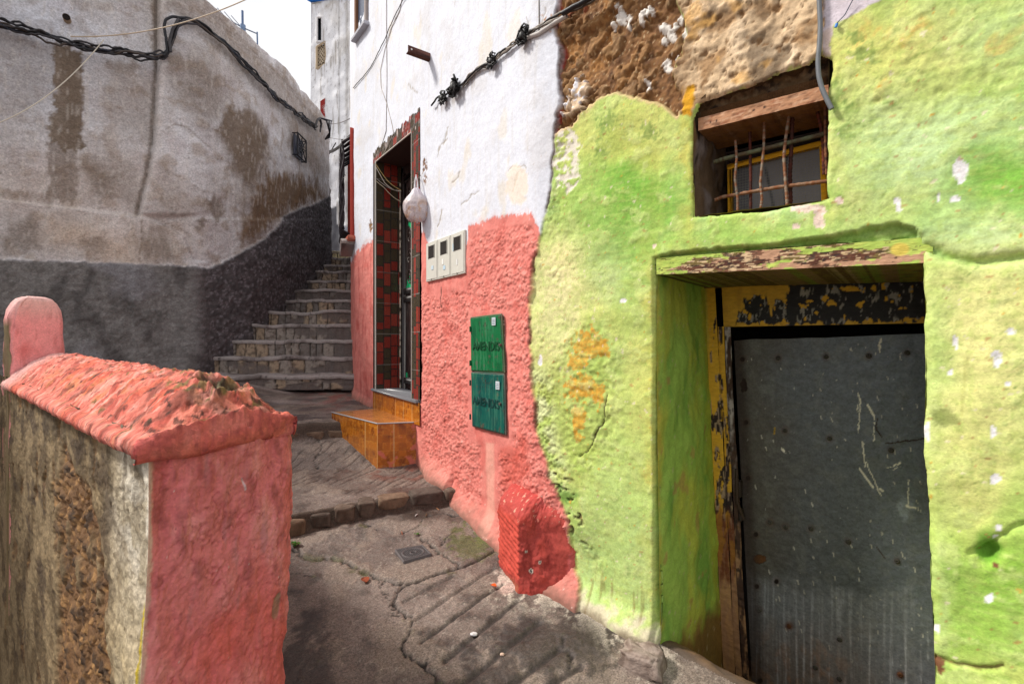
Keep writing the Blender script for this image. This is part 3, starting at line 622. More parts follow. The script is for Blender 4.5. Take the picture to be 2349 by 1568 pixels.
def lintel_col(T, Z):
    v = (Z-np.interp(T, [tl, tr], [.305, .263]))/np.interp(T, [tl, tr], [.074, .083]); u = (T-tl)/(tr-tl)
    n = fbm(T*14, Z*40, 5, 101); n3 = fbm(T*16, Z*110, 4, 102)
    C = np.ones(T.shape+(4,))*K(164, 188, 84); C = mixc(C, K(190, 200, 96), ss(-.1, .4, n)*.6)
    w = (u+n*.03, v+n*.25+n3*.1)
    tan = np.maximum(psd(w[0], w[1]*.12, [(.05, .3*.12), (.2, .45*.12), (.42, .95*.12), (.62, .95*.12), (.6, .65*.12), (.45, .4*.12), (.1, .1*.12)]), psd(w[0], w[1]*.12, [(.3, .02*.12), (.6, .3*.12), (.78, .25*.12), (1.0, .45*.12), (1.02, 0), (.3, -.02)]))
    C = mixc(C, K(184, 142, 112), ss(-.002, .003, tan))
    brn = np.maximum(psd(w[0], w[1]*.12, [(.09, .3*.12), (.3, .55*.12), (.36, .85*.12), (.42, .85*.12), (.44, .6*.12), (.55, .6*.12), (.5, .25*.12), (.35, .1*.12), (.16, .1*.12)]), psd(w[0], w[1]*.12, [(.62, .2*.12), (.64, .65*.12), (.8, .75*.12), (.86, .5*.12), (.84, .3*.12)]))
    C = mixc(C, K(78, 38, 22), ss(-.002, .003, brn)); C = mixc(C, K(206, 178, 132), ss(-.002, .003, brn)*ss(.15, .35, n3+n*.3)*.9); C = mixc(C, K(40, 26, 20), ss(-.003, .003, brn)*ss(.2, .4, fbm(T*30, Z*120, 3, 103)))
    xb = ss(.0, .06, fbm(T*7, Z*26, 5, 104)+.12-.35*np.maximum(0, v-.55))*ss(.04, .1, u+n*.03)*ss(.93, .86, u+n*.04); C = mixc(C, K(96, 54, 32), xb*.85); C = mixc(C, K(212, 184, 144), xb*ss(.1, .22, fbm(T*20, Z*130, 4, 105))*.9); C = mixc(C, K(44, 28, 20), xb*ss(.2, .4, fbm(T*24, Z*90, 3, 106))*.8)
    C = mixc(C, K(60, 40, 24), ss(.5, .56, n3)*.8); C = mixc(C, K(206, 186, 82), ss(.3, .6, blob(u, v, .93, .6, .03, .3)))
    C[..., 3] = .75; return C
zl0 = lambda T: np.interp(T, [tl, tr], [.305, .263]); zl1 = lambda T: np.interp(T, [tl, tr], [.381, .348])
lintel = slab(MB(), tl+.001, tr+.02, .010, .66, zl0, zl1, lintel_col, .0036, .002, 1).build('lintel', M['woodh'], green_house)
door = MB()
def under_col(T, Z): 
    C = np.ones(T.shape+(4,))*K(150, 138, 62); return C
# batten between soffit and frame, yellow head panel, frame post, black strip
frame = MB()
def yel_col(T, Z):
    n = fbm(T*20, Z*9, 5, 110); n3 = fbm(T*60, Z*22, 4, 111); nv = fbm(T*26, Z*7, 4, 112); u = T
    C = np.ones(T.shape+(4,))*K(206, 158, 44); C = mixc(C, K(186, 138, 40), ss(0, .5, n)*.6)
    sd = psd(u*1+n*.018, Z+nv*.03, [(.16, .09), (.17, .17), (.19, .15), (.2, .24), (.26, .24), (.3, .25), (.33, .13), (.36, .23), (.4, .21), (.4, .30), (.9, .30), (1.1, .3), (1.1, .09)])
    C = mixc(C, K(22, 18, 16), ss(-.003, .003, sd+n3*.006)); 
    C = mixc(C, K(150, 145, 138), ss(0, .003, sd)*ss(.1, .22, n3)*ss(-.1, .2, n)*.9); 
    C = mixc(C, K(212, 160, 30), ss(0, .003, sd)*ss(.42, .47, fbm(T*22, Z*18, 3, 113)+ss(.14, .09, Z)*.12))
    C[..., 3] = .6; return C
slab(frame, .085, 1.08, .70, .74, .083, .30, yel_col, .005, .0015, 3, lean)
def post_col(T, Z):
    n = fbm(T*30, Z*6, 5, 120); n3 = fbm(T*70, Z*14, 4, 121); k = ss(.1, -.9, Z)
    C = np.ones(T.shape+(4,))*K(208, 160, 40); x = T-lean(Z)
    C = mixc(C, K(150, 160, 60), ss(.02, .0, x+n*.01)*ss(-.2, .1, Z)*.7)
    C = mixc(C, K(40, 26, 20), ss(.25, .35, n+k*.5-.15+n3*.3)); C = mixc(C, K(176, 150, 120), ss(.2, .4, n3+k*.15)*ss(.1, .4, n+k*.4)*.7)
    C = mixc(C, K(120, 64, 30), ss(-.85, -1.0, Z+n*.1)*.8); C = mixc(C, K(180, 140, 100), ss(-1.2, -1.35, Z+n*.1)*.6)
    C[..., 3] = .7; return C
slab(frame, -.002, .058, .672, .74, -2.15, .30, post_col, .005, .003, 4, lean)
slab(frame, .055, .088, .69, .75, -2.15, .085, post_col, .005, .004, 5, lambda z: lean(z)+.003*np.sin(z*9))
def dark_post(T, Z):
    n = fbm(T*40, Z*7, 5, 124); n3 = fbm(T*80, Z*20, 4, 125)
    C = np.ones(T.shape+(4,))*K(64, 42, 30); C = mixc(C, K(170, 160, 156), ss(.0, .4, n)*ss(-.9, -.2, Z)); C = mixc(C, K(150, 112, 78), ss(.0, .4, n)*ss(-.8, -1.1, Z)); C = mixc(C, K(26, 18, 14), ss(.2, .5, n3)*.8); C[..., 3] = .7; return C
slab(frame, .09, .122, .684, .74, -2.15, .082, dark_post, .005, .004, 6, lambda z: lean(z)+.003*np.sin(z*7+1))
frame.box(GP(.5, .69, .304), [.52*(GP(1, 0, 0)-GP(0, 0, 0)), .03*(GP(0, 1, 0)-GP(0, 0, 0)), (0, 0, .004)], K(120, 100, 54))
metal_door = MB()
RIV = [(1703, 824, 0), (1785, 821, 1), (1895, 818, 1), (1993, 816, 1), (2081, 809, 1), (1711, 968, 0), (1801, 987, 1), (1903, 1005, 1), (2044, 1032, 1), (1766, 1197, 1), (1802, 1208, 1), (1860, 1212, 1), (1946, 1242, 1), (2058, 1286, 1), (1716, 1096, 0), (1734, 1225, 0), (1736, 1344, 0), (1781, 1333, 0), (1742, 1398, 1), (1810, 1435, 2), (1926, 1466, 1), (1870, 1530, 1), (2065, 1546, 2), (1925, 1556, 1), (1744, 1560, 0)]
def dz(px, py, s=.722):     # image pixel -> position on the door sheet
    r = (px-CX)/FPX; t = np.linspace(-.2, 1.6, 400); P = GP(t, s, 0); tt = float(np.interp(r, P[:, 0]/P[:, 1], t)); y = GP(tt, s, 0)[1]
    return tt, (CY-py)/FPX*y
def metal_col(T, Z):
    P = GP(T, .722, Z); qx = CX+FPX*P[..., 0]/P[..., 1]; qy = CY-FPX*Z/P[..., 1]
    n = fbm(T*3, Z*2.5, 5, 130); n2 = fbm(T*14, Z*10, 4, 131); n3 = fbm(T*60, Z*50, 3, 132)
    C = np.ones(T.shape+(4,))*K(84, 89, 91, .45)
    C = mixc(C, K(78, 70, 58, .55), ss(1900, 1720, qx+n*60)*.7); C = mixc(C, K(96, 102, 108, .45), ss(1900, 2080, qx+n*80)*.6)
    C = mixc(C, K(108, 110, 104, .5), ss(.05, .5, n2)*.3)
    # dry chalky streaks on the lower part
    st = fbm(T*60, Z*1.3, 4, 133); lowm = ss(1300, 1400, qy+n*110+n2*25-np.clip(qx-1900, 0, 300)*.25)
    C = mixc(C, K(142, 144, 148, .7), lowm*(.35+.5*ss(-.1, .5, st))*ss(2150, 1900, qx-60)); C = mixc(C, K(150, 108, 76, .8), ss(1380, 1568, qy)*ss(2050, 1850, qx)*(.2+.4*ss(.0, .4, n2+st*.4)))
    C = mixc(C, K(176, 178, 182, .7), lowm*ss(.35, .55, st)*.5*ss(1420, 1500, qy))
    C = mixc(C, K(140, 148, 156, .6), ss(.3, .8, blob(qx+n2*20, qy+n2*20, 2080, 1170, 20, 40))*.6)
    C = mixc(C, K(160, 158, 150, .7), ss(.84, .88, fbm(T*45, Z*22, 3, 134))*.8)
    # paint drips and scratches
    for p, w, c in [([(1969, 902), (1974, 925)], 3, 0), ([(1968, 925), (1967, 945)], 1.5, 0), ([(1973, 925), (1969, 990)], 2, 0), ([(1990, 928), (2006, 955)], 4.5, 0), ([(2006, 955), (2004, 1010)], 2, 0), ([(2020, 776), (2018, 806)], 3, 0), ([(1972, 1075), (2002, 1116)], 4, 0), ([(1988, 1060), (1996, 1080), (2020, 1135)], 1.8, 0), ([(2084, 1100), (2083, 1158)], 2, 0), ([(2080, 1160), (2100, 1164)], 4, 0), ([(1778, 982), (1776, 994)], 4, 2), ([(1795, 1030), (1800, 1036)], 5, 0), ([(2036, 1072), (2066, 1060), (2050, 1078)], 1, 0), ([(1979, 1014), (1984, 1070)], 3, 0), ([(2018, 1120), (2024, 1125)], 5, 0), ([(2034, 1018), (2070, 1012), (2125, 1006)], 3, 1), ([(2012, 960), (2010, 985), (2022, 1000)], 3, 1), ([(2012, 1255), (2030, 1280)], 2, 1)]:
        d = pld(qx+n3*3, qy+n3*3, p); C = mixc(C, [K(206, 200, 184, .7), K(56, 42, 34, .8), K(150, 120, 40, .7)][c], ss(w*.6+.7, w*.3, d))
    rs_ = random.Random(5)
    for i in range(70):
        x = rs_.uniform(1720, 2120); y = rs_.uniform(790, 1480); l = rs_.uniform(2, 11)
        if x < 1690+(y-778)*.063+15: continue
        d = pld(qx, qy, [(x, y), (x+l*.3, y+l)]); C = mixc(C, K(206, 200, 186, .7), ss(1.8, .6, d)*.6)
    e = ell(qx+n3*4, qy+n3*4, 1743, 1281, 15, 11); C = mixc(C, K(94, 60, 32, .9), ss(-.05, .1, e)); C = mixc(C, K(40, 26, 18), ss(.12, .0, np.abs(e))*.7)
    e = ell(qx+n3*3, qy+n3*4, 1706, 884, 8, 18); C = mixc(C, K(30, 20, 14, .9), ss(-.05, .1, e))
    for (x, y, k) in RIV:
        e = np.hypot(qx-x, qy-y); C = mixc(C, K(90, 50, 26, .9), ss(15, 5, e)*(.7 if k == 2 else .25)); 
        if k == 0: C = mixc(C, K(28, 18, 13, .9), ss(7, 4, e))
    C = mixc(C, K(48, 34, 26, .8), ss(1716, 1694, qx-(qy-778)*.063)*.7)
    return C
dtl = .128
zt = lambda T: np.interp(T, [.1, .6, 1.0], [.010, .022, .042])+fbm(T*5, T*0, 3, 9)*.006
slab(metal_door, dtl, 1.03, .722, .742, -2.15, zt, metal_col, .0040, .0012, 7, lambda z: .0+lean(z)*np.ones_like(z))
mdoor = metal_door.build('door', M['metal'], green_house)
frame.build('door_frame', M['wood'], green_house)
for (x, y, k) in RIV:
    if k == 0: continue
    t, z = dz(x, y); r = .0115
    th = np.linspace(0, 2*np.pi, 13)[:-1]; rr = np.array([1, .85, .5, .28, .26, .0])*r; hh = np.array([0, .5, .75, .8, .3, .3])*.009
    ax = GP(1, 0, 0)-GP(0, 0, 0); an = GP(0, 1, 0)-GP(0, 0, 0)
    Pp = GP(t, .7205, z)[None, None]+ax*(np.cos(th)[:, None]*rr)[..., None]+np.array([0, 0, 1])*(np.sin(th)[:, None]*rr)[..., None]-an*(hh[None]*np.ones((12, 1)))[..., None]
    MB().grid(Pp, K(70, 66, 60) if k == 1 else K(86, 52, 30), wrap=True).build('rivet', M['rust'], mdoor)
lk = MB(); a_ = GP(1, 0, 0)-GP(0, 0, 0); b_ = GP(0, 1, 0)-GP(0, 0, 0)
for px, py, hz_ in ((1697, 1120, .045), (1700, 1180, .03)):
    t, z = dz(px, py, .70); lk.box(GP(t, .70, z), [a_*.010, b_*.022, (0, 0, hz_)], K(44, 32, 26, .7), .004)
lk.tube([GP(dz(1690, 1075, .68)[0], .675, dz(1690, 1075, .68)[1]), GP(dz(1692, 1150, .68)[0], .672, dz(1692, 1150, .68)[1]), GP(dz(1706, 1190, .69)[0], .69, dz(1706, 1190, .69)[1])], .009, K(58, 42, 34, .6), n=8)
lk.build('latch', M['rust'], mdoor)
# window: wooden head, yellow frame, glass, bars
zh0 = lambda T: np.interp(T, [wl, wr], [.918, .905]); zh1 = lambda T: np.interp(T, [wl, wr], [.972, .958])
def head_col(T, Z):
    n = fbm(T*16, Z*50, 5, 140); C = np.ones(T.shape+(4,))*K(182, 134, 100); C = mixc(C, K(150, 98, 68), ss(0, .5, n)); C = mixc(C, K(206, 168, 138), ss(.15, .5, fbm(T*30, Z*70, 4, 141))*.6)
    C = mixc(C, K(90, 56, 36), ss(.3, .6, fbm(T*14, Z*90, 4, 142))*.7)
    for x in (.23, .255, .40, .44): C = mixc(C, K(46, 26, 18), ss(.006, .003, np.hypot(T-x, Z-.94)))
    C[..., 3] = .85; return C
win = MB(); slab(win, wl+.012, wr-.002, .035, .30, zh0, zh1, head_col, .005, .002, 8)
winf = win.build('window_head', M['woodh'], green_house)
mesh_ = MB()
def mesh_strip(mb, t0, t1, s, z0f, z1f, step, r, c):
    for t in np.arange(t0, t1, step): mb.tube([GP(t, s, z0f(t)), GP(t, s, z1f(t))], r, c, n=4, cap=False)
    for k in np.arange(0, 1.01, step/(.055)): mb.tube([GP(t, s, z0f(t)*(1-k)+z1f(t)*k) for t in (t0, t1)], r, c, n=4, cap=False)
mesh_strip(mesh_, wl+.02, wr-.01, .05, lambda t: float(zh1(t))+.002, lambda t: float(zh1(t))+.03+.02*(t-wl), .006, .0011, K(110, 76, 44))
mesh_.build('wire_lath', M['rust'], green_house)
T_, A_ = np.meshgrid(np.linspace(wl-.01, wr+.02, 110), np.linspace(0, 1, 30), indexing='ij'); Z_ = zh1(T_)*(1-A_)+A_*(1.03+.04*T_+.03); n_ = fbm(T_*14, Z_*18, 5, 170); n2_ = fbm(T_*50, Z_*50, 3, 171)
C_ = mixc(np.ones(T_.shape+(4,))*K(112, 88, 60), K(52, 38, 26), ss(-.1, .4, n_)); C_ = mixc(C_, K(176, 150, 116), ss(.1, .4, fbm(T_*20, Z_*20, 4, 172))*.6*A_)
MB().grid(GP(T_, .075-.03*A_-n_*.018-n2_*.005, Z_), C_).build('rubble_lip', M['stone'], green_house)
wf = MB(); yc = K(240, 180, 40)
def bar4(mb, a, b, w, d, c, bev=.003):
    a = np.array(a); b = np.array(b); L = (b-a)/2; e = L/np.linalg.norm(L); an = GP(0, 1, 0)-GP(0, 0, 0); o = np.cross(e, an)
    mb.box((a+b)/2, [L, o*w/2, an*d/2], c, bev)
ty0, ty1 = .236, .607; zt0, zt1 = .822, .838
bar4(wf, GP(ty0-.012, .31, zt0), GP(ty1+.012, .31, zt1), .024, .03, yc)
bar4(wf, GP(ty0, .31, zt0-.012), GP(ty0+.004, .31, .42), .02, .03, yc); bar4(wf, GP(ty1, .31, zt1-.012), GP(ty1+.012, .31, .42), .026, .03, yc)
bar4(wf, GP(ty0-.01, .31, .43), GP(ty1+.02, .31, .43), .024, .03, yc)
wf.build('window_frame', M['wood'], green_house)
gl = MB(); T, Z = np.meshgrid(np.linspace(ty0, ty1+.01, 60), np.linspace(.42, .835, 60), indexing='ij')
gc = np.ones(T.shape+(4,))*K(132, 130, 132, .35); gc = mixc(gc, K(38, 36, 36, .35), ss(.012, .004, np.abs(T-.465))+ss(.35, .30, T)*.8+ss(.008, .002, np.abs(T-.385-(.78-Z)*.18))*ss(.8, .78, Z))
gl.grid(GP(T, .322, Z), gc).build('pane', M['glass'], green_house)
wm = MB()
for t in np.arange(ty0+.02, ty1-.01, .0125): wm.tube([GP(t, .30, .43), GP(t, .30, .825)], .0007, K(150, 146, 132), n=4, cap=False)
for z in np.arange(.44, .825, .0125): wm.tube([GP(ty0+.01, .30, z), GP(ty1, .30, z)], .0007, K(150, 146, 132), n=4, cap=False)
wm.build('wire_mesh', M['rust'], green_house)
# dim beams above the frame
bm_ = MB()
bm_.box(GP(.43, .40, .90), [.3*(GP(1, 0, 0)-GP(0, 0, 0)), .05*(GP(0, 1, 0)-GP(0, 0, 0)), (0, 0, .014)], K(104, 92, 88), .004)
bm_.box(GP(.43, .48, .865), [.3*(GP(1, 0, 0)-GP(0, 0, 0)), .02*(GP(0, 1, 0)-GP(0, 0, 0)), (0, 0, .008)], K(104, 92, 88), .002)
bm_.build('ceiling_beam', M['plain'], green_house)
def wbar(pts, s, r, c1, c2, seed, rib=.12):
    P = []
    for (x, y) in pts:
        rr = (x-CX)/FPX; t = np.linspace(-.1, 1.2, 300); G_ = GP(t, s, 0); tt = float(np.interp(rr, G_[:, 0]/G_[:, 1], t)); P.append((tt, (CY-y)/FPX*GP(tt, s, 0)[1]))
    P = np.array(P); k = np.linspace(0, len(P)-1, 90); tt = np.interp(k, range(len(P)), P[:, 0]); zz = np.interp(k, range(len(P)), P[:, 1])
    rad = r*(1+rib*np.sin(k*len(k)/len(P)*2.2)+.12*fbm(k*6, k*0+seed, 3, seed)); pts3 = GP(tt, s, zz)
    n = fbm(k*5, k*0+seed, 4, seed+3); c = mixc(np.ones((90, 4))*c1, c2, ss(-.15, .25, n)); c[:, 3] = .8
    return MB().tube(pts3, rad, c, n=8)
rA, rB, gr = K(128, 82, 52), K(70, 40, 26), K(100, 104, 78)
bars = [([(1687, 322), (1690, 365), (1686, 410), (1692, 455), (1692, 500)], .115, .0055, rA, K(120, 112, 100)), ([(1720, 303), (1722, 400), (1722, 490)], .135, .0062, K(86, 36, 22), K(60, 28, 18)),
        ([(1753, 280), (1752, 340), (1744, 420), (1748, 455), (1744, 485)], .115, .0055, rA, K(140, 128, 112)), ([(1810, 262), (1802, 320), (1798, 360), (1803, 430), (1806, 475)], .115, .0062, rA, K(140, 128, 112)),
        ([(1818, 255), (1816, 330), (1812, 400), (1814, 475)], .135, .0078, K(78, 36, 24), K(58, 30, 20)), ([(1872, 245), (1883, 290), (1888, 330), (1890, 400)], .135, .0062, K(110, 48, 26), K(74, 36, 24)), ([(1893, 240), (1893, 300), (1896, 400)], .11, .0055, rA, rB)]
for i, (p, s, r, a, b) in enumerate(bars): wbar(p, s, r, a, b, 150+i).build('window_bar', M['rust'], green_house)
wbar([(1638, 372), (1662, 364), (1900, 305)], .125, .0095, gr, K(84, 70, 50), 160, .04).build('window_bar', M['rust'], green_house)
wbar([(1640, 459), (1656, 452), (1780, 430), (1902, 415)], .125, .0078, K(140, 110, 86), rA, 161, .1).build('window_bar', M['rust'], green_house)

# ================= white house: tiled doorway =================
ud0 = UX(866); ud1 = UX(948); ud2 = UX(966); udl = UX(858.5)
zsill = -.462; ztop = 1.745
TR, TO, TG = K(134, 48, 38, .25), K(72, 62, 46, .25), K(22, 18, 16, .6)
def tilecol(a, z, seed, w=.073):
    a = np.asarray(a); c = np.floor(a/w); fa = a/w-c; zz = z+.045*(c % 2)+.02*(c % 3)
    H = np.array([.12, .075, .13, .10]); per = H.sum(); r = (zz % per); b = np.cumsum(H); k = np.searchsorted(b, r); k = np.clip(k, 0, 3)
    lo = np.concatenate([[0], b])[k]; f = r-lo; h = H[k]; rowid = np.floor(zz/per)*4+k
    g = np.minimum(np.minimum(fa, 1-fa)*w, np.minimum(f, h-f)); hh = _h(c, rowid, seed)
    n = fbm(a*60, z*60, 3, seed)
    C = mixc(np.ones(a.shape+(4,))*TO, TR, (hh > .56)*1.); C = mixc(C, K(160, 70, 54, .25), (hh > .86)*.5); C = C*(1+.15*n[..., None]*np.array([1, 1, 1, 0]))
    C = mixc(C, TG, ss(.006, .003, g))
    sq = np.minimum(np.abs((z-.08) % .305), .305-np.abs((z-.08) % .305)); C = mixc(C, K(150, 146, 140, .6), ss(.0035, .0018, sq)*.6)
    return C
tf = MB()
# front bands of tile round the opening, 6 mm proud
def ufront(mb, u0, u1, z0, z1, s, colf, res=.004, dispf=None, keepf=None):
    um = np.array([(u0+u1)/2]); zr = (float(z1(um)[0]) if callable(z1) else z1)-(float(z0(um)[0]) if callable(z0) else z0)
    U, Z = np.meshgrid(np.linspace(u0, u1, max(3, int((u1-u0)/res))), np.linspace(0, 1, max(3, int(zr/res))), indexing='ij')
    Z0 = z0(U) if callable(z0) else z0; Z1 = z1(U) if callable(z1) else z1; Zz = Z0+(Z1-Z0)*Z
    P = FX(U, s+(dispf(U, Zz) if dispf else 0), Zz); C = colf(U, Zz)
    kp = None
    if keepf: k = keepf(U, Zz); kp = k[:-1, :-1] & k[1:, 1:]
    mb.grid(P, C, kp); return mb
hb = lambda U: 1.77+(U-ud0)/(ud1-ud0)*(1.712-1.77)
ht = lambda U: 1.895+(U-ud0)/(ud2-ud0)*(1.85-1.895)+fbm(U*22, U*0, 3, 201)*.022-.02*(np.sin(U*34) > .5)
def hcol(U, Z):
    C = tilecol(Z*1.0, U*1.0, 202, .073); n = fbm(U*50, Z*9, 3, 203); return mixc(C, K(206, 190, 186, .5), ss(.42, .5, n)*.8)
def header_grid():
    ufront(tf, udl, ud2, hb, ht, -.012, hcol)
header_grid()
ufront(tf, ud1, ud2, -.47, hb, -.012, lambda U, Z: tilecol(U-ud1+.012, Z, 204, .05), .004)
ufront(tf, udl, ud0-.002, zsill, hb, -.012, lambda U, Z: np.ones(U.shape+(4,))*K(40, 30, 26, .5), .008)
# jambs (depth .26) and soffit
def ujamb(mb, u, d, z0, z1, colf, res=.0045, du=0.):
    S, Z = np.meshgrid(np.arange(-.012, d, res), np.arange(z0, z1, res), indexing='ij'); mb.grid(FX(u+du*S, S, Z), colf(S, Z))
ujamb(tf, ud0, .24, zsill, 1.775, lambda S, Z: tilecol(S+.012, Z, 205))
ujamb(tf, ud1, .24, zsill, 1.72, lambda S, Z: tilecol(S+.012, Z, 206))
tf.build('door_surround', M['tile'], white_house)
so = MB(); U, S = np.meshgrid(np.linspace(ud0, ud1, 30), np.linspace(-.01, .4, 20), indexing='ij')
so.grid(FX(U, S, hb(U)+.0), K(70, 50, 46)); so.build('soffit', M['plain'], white_house)
wt = MB(); wcl = K(206, 200, 190, .5)
wt.tube([FX(ud0-.004, -.018, zsill), FX(ud0-.004, -.018, hb(ud0)+0.0)], .0075, wcl, n=8); wt.tube([FX(u, -.016, float(hb(u))) for u in np.linspace(ud0, ud1, 5)], .006, wcl, n=8)
wt.tube([FX(ud1, -.015, zsill), FX(ud1, -.015, 1.3), FX(ud1, -.015, float(hb(ud1)))], .004, K(190, 180, 170), n=6)
wt.build('edge_trim', M['plain'], white_house)
ip = MB(); zz = np.arange(zsill, 1.6, .02); nn = fbm(zz*14, zz*0, 3, 207)
ip.tube(np.stack([FX(ud0+.004+.004*n, .232+.002*n, z) for n, z in zip(nn, zz)]), .009+.003*nn, mixc(np.ones((len(zz), 4))*K(200, 190, 172), K(60, 48, 40), ss(.0, .25, nn)), n=6)
ip.build('jamb_bead', M['plain'], white_house)
hd = MB()
def dcol(U, Z):
    n = fbm(U*20, Z*8, 4, 210); C = np.ones(U.shape+(4,))*K(44, 30, 28, .4); C = mixc(C, K(70, 56, 52, .4), ss(.1, .5, n)); 
    for (x, y, rx, ry) in [(937, 655, 5, 16), (933, 862, 4, 9), (944, 660, 3, 8), (940, 515, 4, 5), (942, 634, 3, 5)]:
        Pq = FX(U, .26, Z); qx = CX+FPX*Pq[..., 0]/Pq[..., 1]; qy = CY-FPX*Z/Pq[..., 1]; C = mixc(C, K(20, 190, 120, .5), ss(0, .15, ell(qx+n*4, qy+n*5, x, y, rx, ry)))
    return C
ufront(hd, ud0+.002, ud1-.002, zsill, hb, .262, dcol, .01)
def upt(px, py, s):      # image pixel projected onto a plane s behind the facade
    r = (px-CX)/FPX; u = np.linspace(UB, UX(2349)+.3, 1200); P = FX(u, s, 0); uu = float(np.interp(r, P[:, 0]/P[:, 1], u)); return uu, (CY-py)/FPX*float(FX(uu, s, 0)[1])
# wrought panel in the upper half and rails
ctr = (ud0+ud1)/2; hw = (ud1-ud0)/2-.05
U_ax = FX(ctr+.5, 0, 0)-FX(ctr-.5, 0, 0); N_ax = FX(ctr, 1, 0)-FX(ctr, 0, 0)
for z in (zsill+.08, .42, .5, 1.62): hd.box(FX(ctr, .25, z), [U_ax*hw, N_ax*.012, (0, 0, .03)], K(36, 26, 24, .4), .004)
for u in (ctr-hw, ctr, ctr+hw): hd.box(FX(u, .25, .6), [U_ax*.028, N_ax*.014, (0, 0, 1.08)], K(36, 26, 24, .4), .004)
hd.build('door', M['gloss'], white_house)
for side in (-1, 1):
    sc_ = MB()
    for k in range(5):
        zc = .62+k*.2; uc = ctr+side*hw*.5; a = np.linspace(0, 3.6*np.pi, 40); r = .07*(1-a/(4.2*np.pi))
        sc_.tube([FX(uc+r_*np.cos(b)*(1 if k % 2 else -1), .232, zc+r_*1.2*np.sin(b)) for r_, b in zip(r, a)], .006, K(60, 48, 44, .4), n=5)
    sc_.build('iron_scroll', M['rust'], white_house)
sl = MB()
sl.box(FX((udl+ud2)/2-.02, .10, zsill-.012), [U_ax*((ud2-udl)/2-.01), N_ax*.135, (0, 0, .013)], K(112, 112, 116, .3), .004)
sl.build('door_sill', M['tile'], white_house)
def ambcol(a, z):
    """amber glazed tile: mottled, faint hexagons, pale joints every 20 cm"""
    n = fbm(a*9, z*9, 4, 220); n2 = fbm(a*40, z*40, 3, 221)
    C = np.ones(a.shape+(4,))*K(178, 104, 26, .22); C = mixc(C, K(132, 66, 16, .22), ss(0, .5, n)); C = mixc(C, K(206, 140, 54, .25), ss(.1, .6, n2)*.5)
    hx = a/.075; hy = z/.0433; r2 = np.floor(hy) % 2; f1, f2, ci = worley(hx+r2*0, hy*.577*1.0, 222, .0)
    q1 = np.minimum(np.abs(((a+.5*z)/.065) % 1-.5), np.abs(((a-.5*z)/.065) % 1-.5)); C = mixc(C, K(196, 132, 50, .3), ss(.06, .02, q1)*.35*ss(-.2, .3, n))
    f1, f2, ci = worley(a/.062, z/.062, 223, .25); C = mixc(C, K(216, 150, 60, .3), ss(.10, .03, f2-f1)*.4); C = mixc(C, K(120, 58, 14, .22), (ci > .6)*.35)
    return C
def joints(C, a, z, wa, wz, oa=0, oz=0):
    da = np.minimum((a-oa) % wa, wa-(a-oa) % wa); dz_ = np.minimum((z-oz) % wz, wz-(z-oz) % wz)
    return mixc(C, K(206, 176, 120, .7), ss(.003, .0015, np.minimum(da, dz_))*.8)
rs = MB(); ufront(rs, udl, ud2, -.66, zsill-.02, -.014, lambda U, Z: joints(ambcol(U, Z), U, Z, .2, 3, udl+.05), .006)
rs.build('threshold_riser', M['tile'], white_house)
# ================= ground, ledges =================
def ledge1(X): return 2.98+.39*(X+1.35)+.03*np.sin(X*5)
def ledge2(X): return 4.30+.22*(X+1.7)
def gz(X, Y, detail=True):
    n = fbm(X*2, Y*2, 4, 301)*.5
    low = zlow(X, Y)
    mid = np.interp(Y, [2.8, 3.0, 3.4, 3.85, 4.25, 4.6, 6], [-1.09, -1.07, -1.035, -1.01, -.875, -.80, -.8])
    hi = np.interp(Y, [4.0, 4.35, 5.4, 6.0, 7, 30], [-.76, -.73, -.60, -.55, -.5, -.5])
    hi = hi+ss(-2.3, -3.4, X)*ss(4.4, 5.6, Y)*.17
    y1 = ledge1(X)+n*.04; y2 = ledge2(X)+n*.04
    lipw = .022
    m1 = ss(y1-lipw, y1+lipw, Y)*ss(.1, -.05, X); m2 = ss(y2-lipw, y2+lipw, Y)
    m1b = np.where(X > .1, 0, m1)
    z = low*(1-m1b)+mid*m1b; z = z*(1-m2)+hi*m2
    dt = .49*.620+.785*.872; rx_, ry_ = X+.95, Y-1.27; w_ = (rx_*.620+.785*ry_)/dt; l_ = (.49*ry_-.872*rx_)/dt
    z = z-ss(.26, .12, w_)*ss(.0, .12, l_)*ss(6, 5, l_)*2.0       # the ground drops away on the left of the parapet
    return z
def GXY(px, py, f=None):
    y = 2.0
    r = (px-CX)/FPX; k = (CY-py)/FPX
    a, b = 1.2, 9.
    for _ in range(50):
        m = (a+b)/2
        if float(gz(np.array([r*m]), np.array([m]))[0]) > k*m: b = m
        else: a = m
    return r*m, m
def gpath(p): return [GXY(*q) for q in p]
def cat(*a): return np.unique(np.round(np.concatenate(a), 5))
xs = cat(np.array([-80, -40, -20, -12, -8]), np.arange(-7, -2.35, .05), np.arange(-2.35, 1.5, .0088), np.arange(1.5, 4, .08), np.array([5, 8, 20, 40, 80]))
ys = cat(np.array([-80, -40, -20, -10, -5, -2]), np.arange(-1, 1.75, .08), np.arange(1.75, 3.6, .0075), np.arange(3.6, 4.7, .010), np.arange(4.7, 7.2, .03), np.arange(7.3, 12, .3), np.array([16, 25, 50, 90]))
X, Y = np.meshgrid(xs, ys, indexing='ij')
Zg = gz(X, Y)
n1 = fbm(X*1.5, Y*1.5, 5, 310); n2 = fbm(X*7, Y*7, 5, 311); n3 = fbm(X*28, Y*28, 4, 312); n4 = fbm(X*90, Y*90, 2, 313)
ny = np.clip(Y, .5, None); qx = CX+FPX*X/ny; qy = CY-FPX*Zg/ny
y1 = ledge1(X); lowm = (Y < y1)
C = np.ones(X.shape+(4,))*K(102, 89, 82, .5)
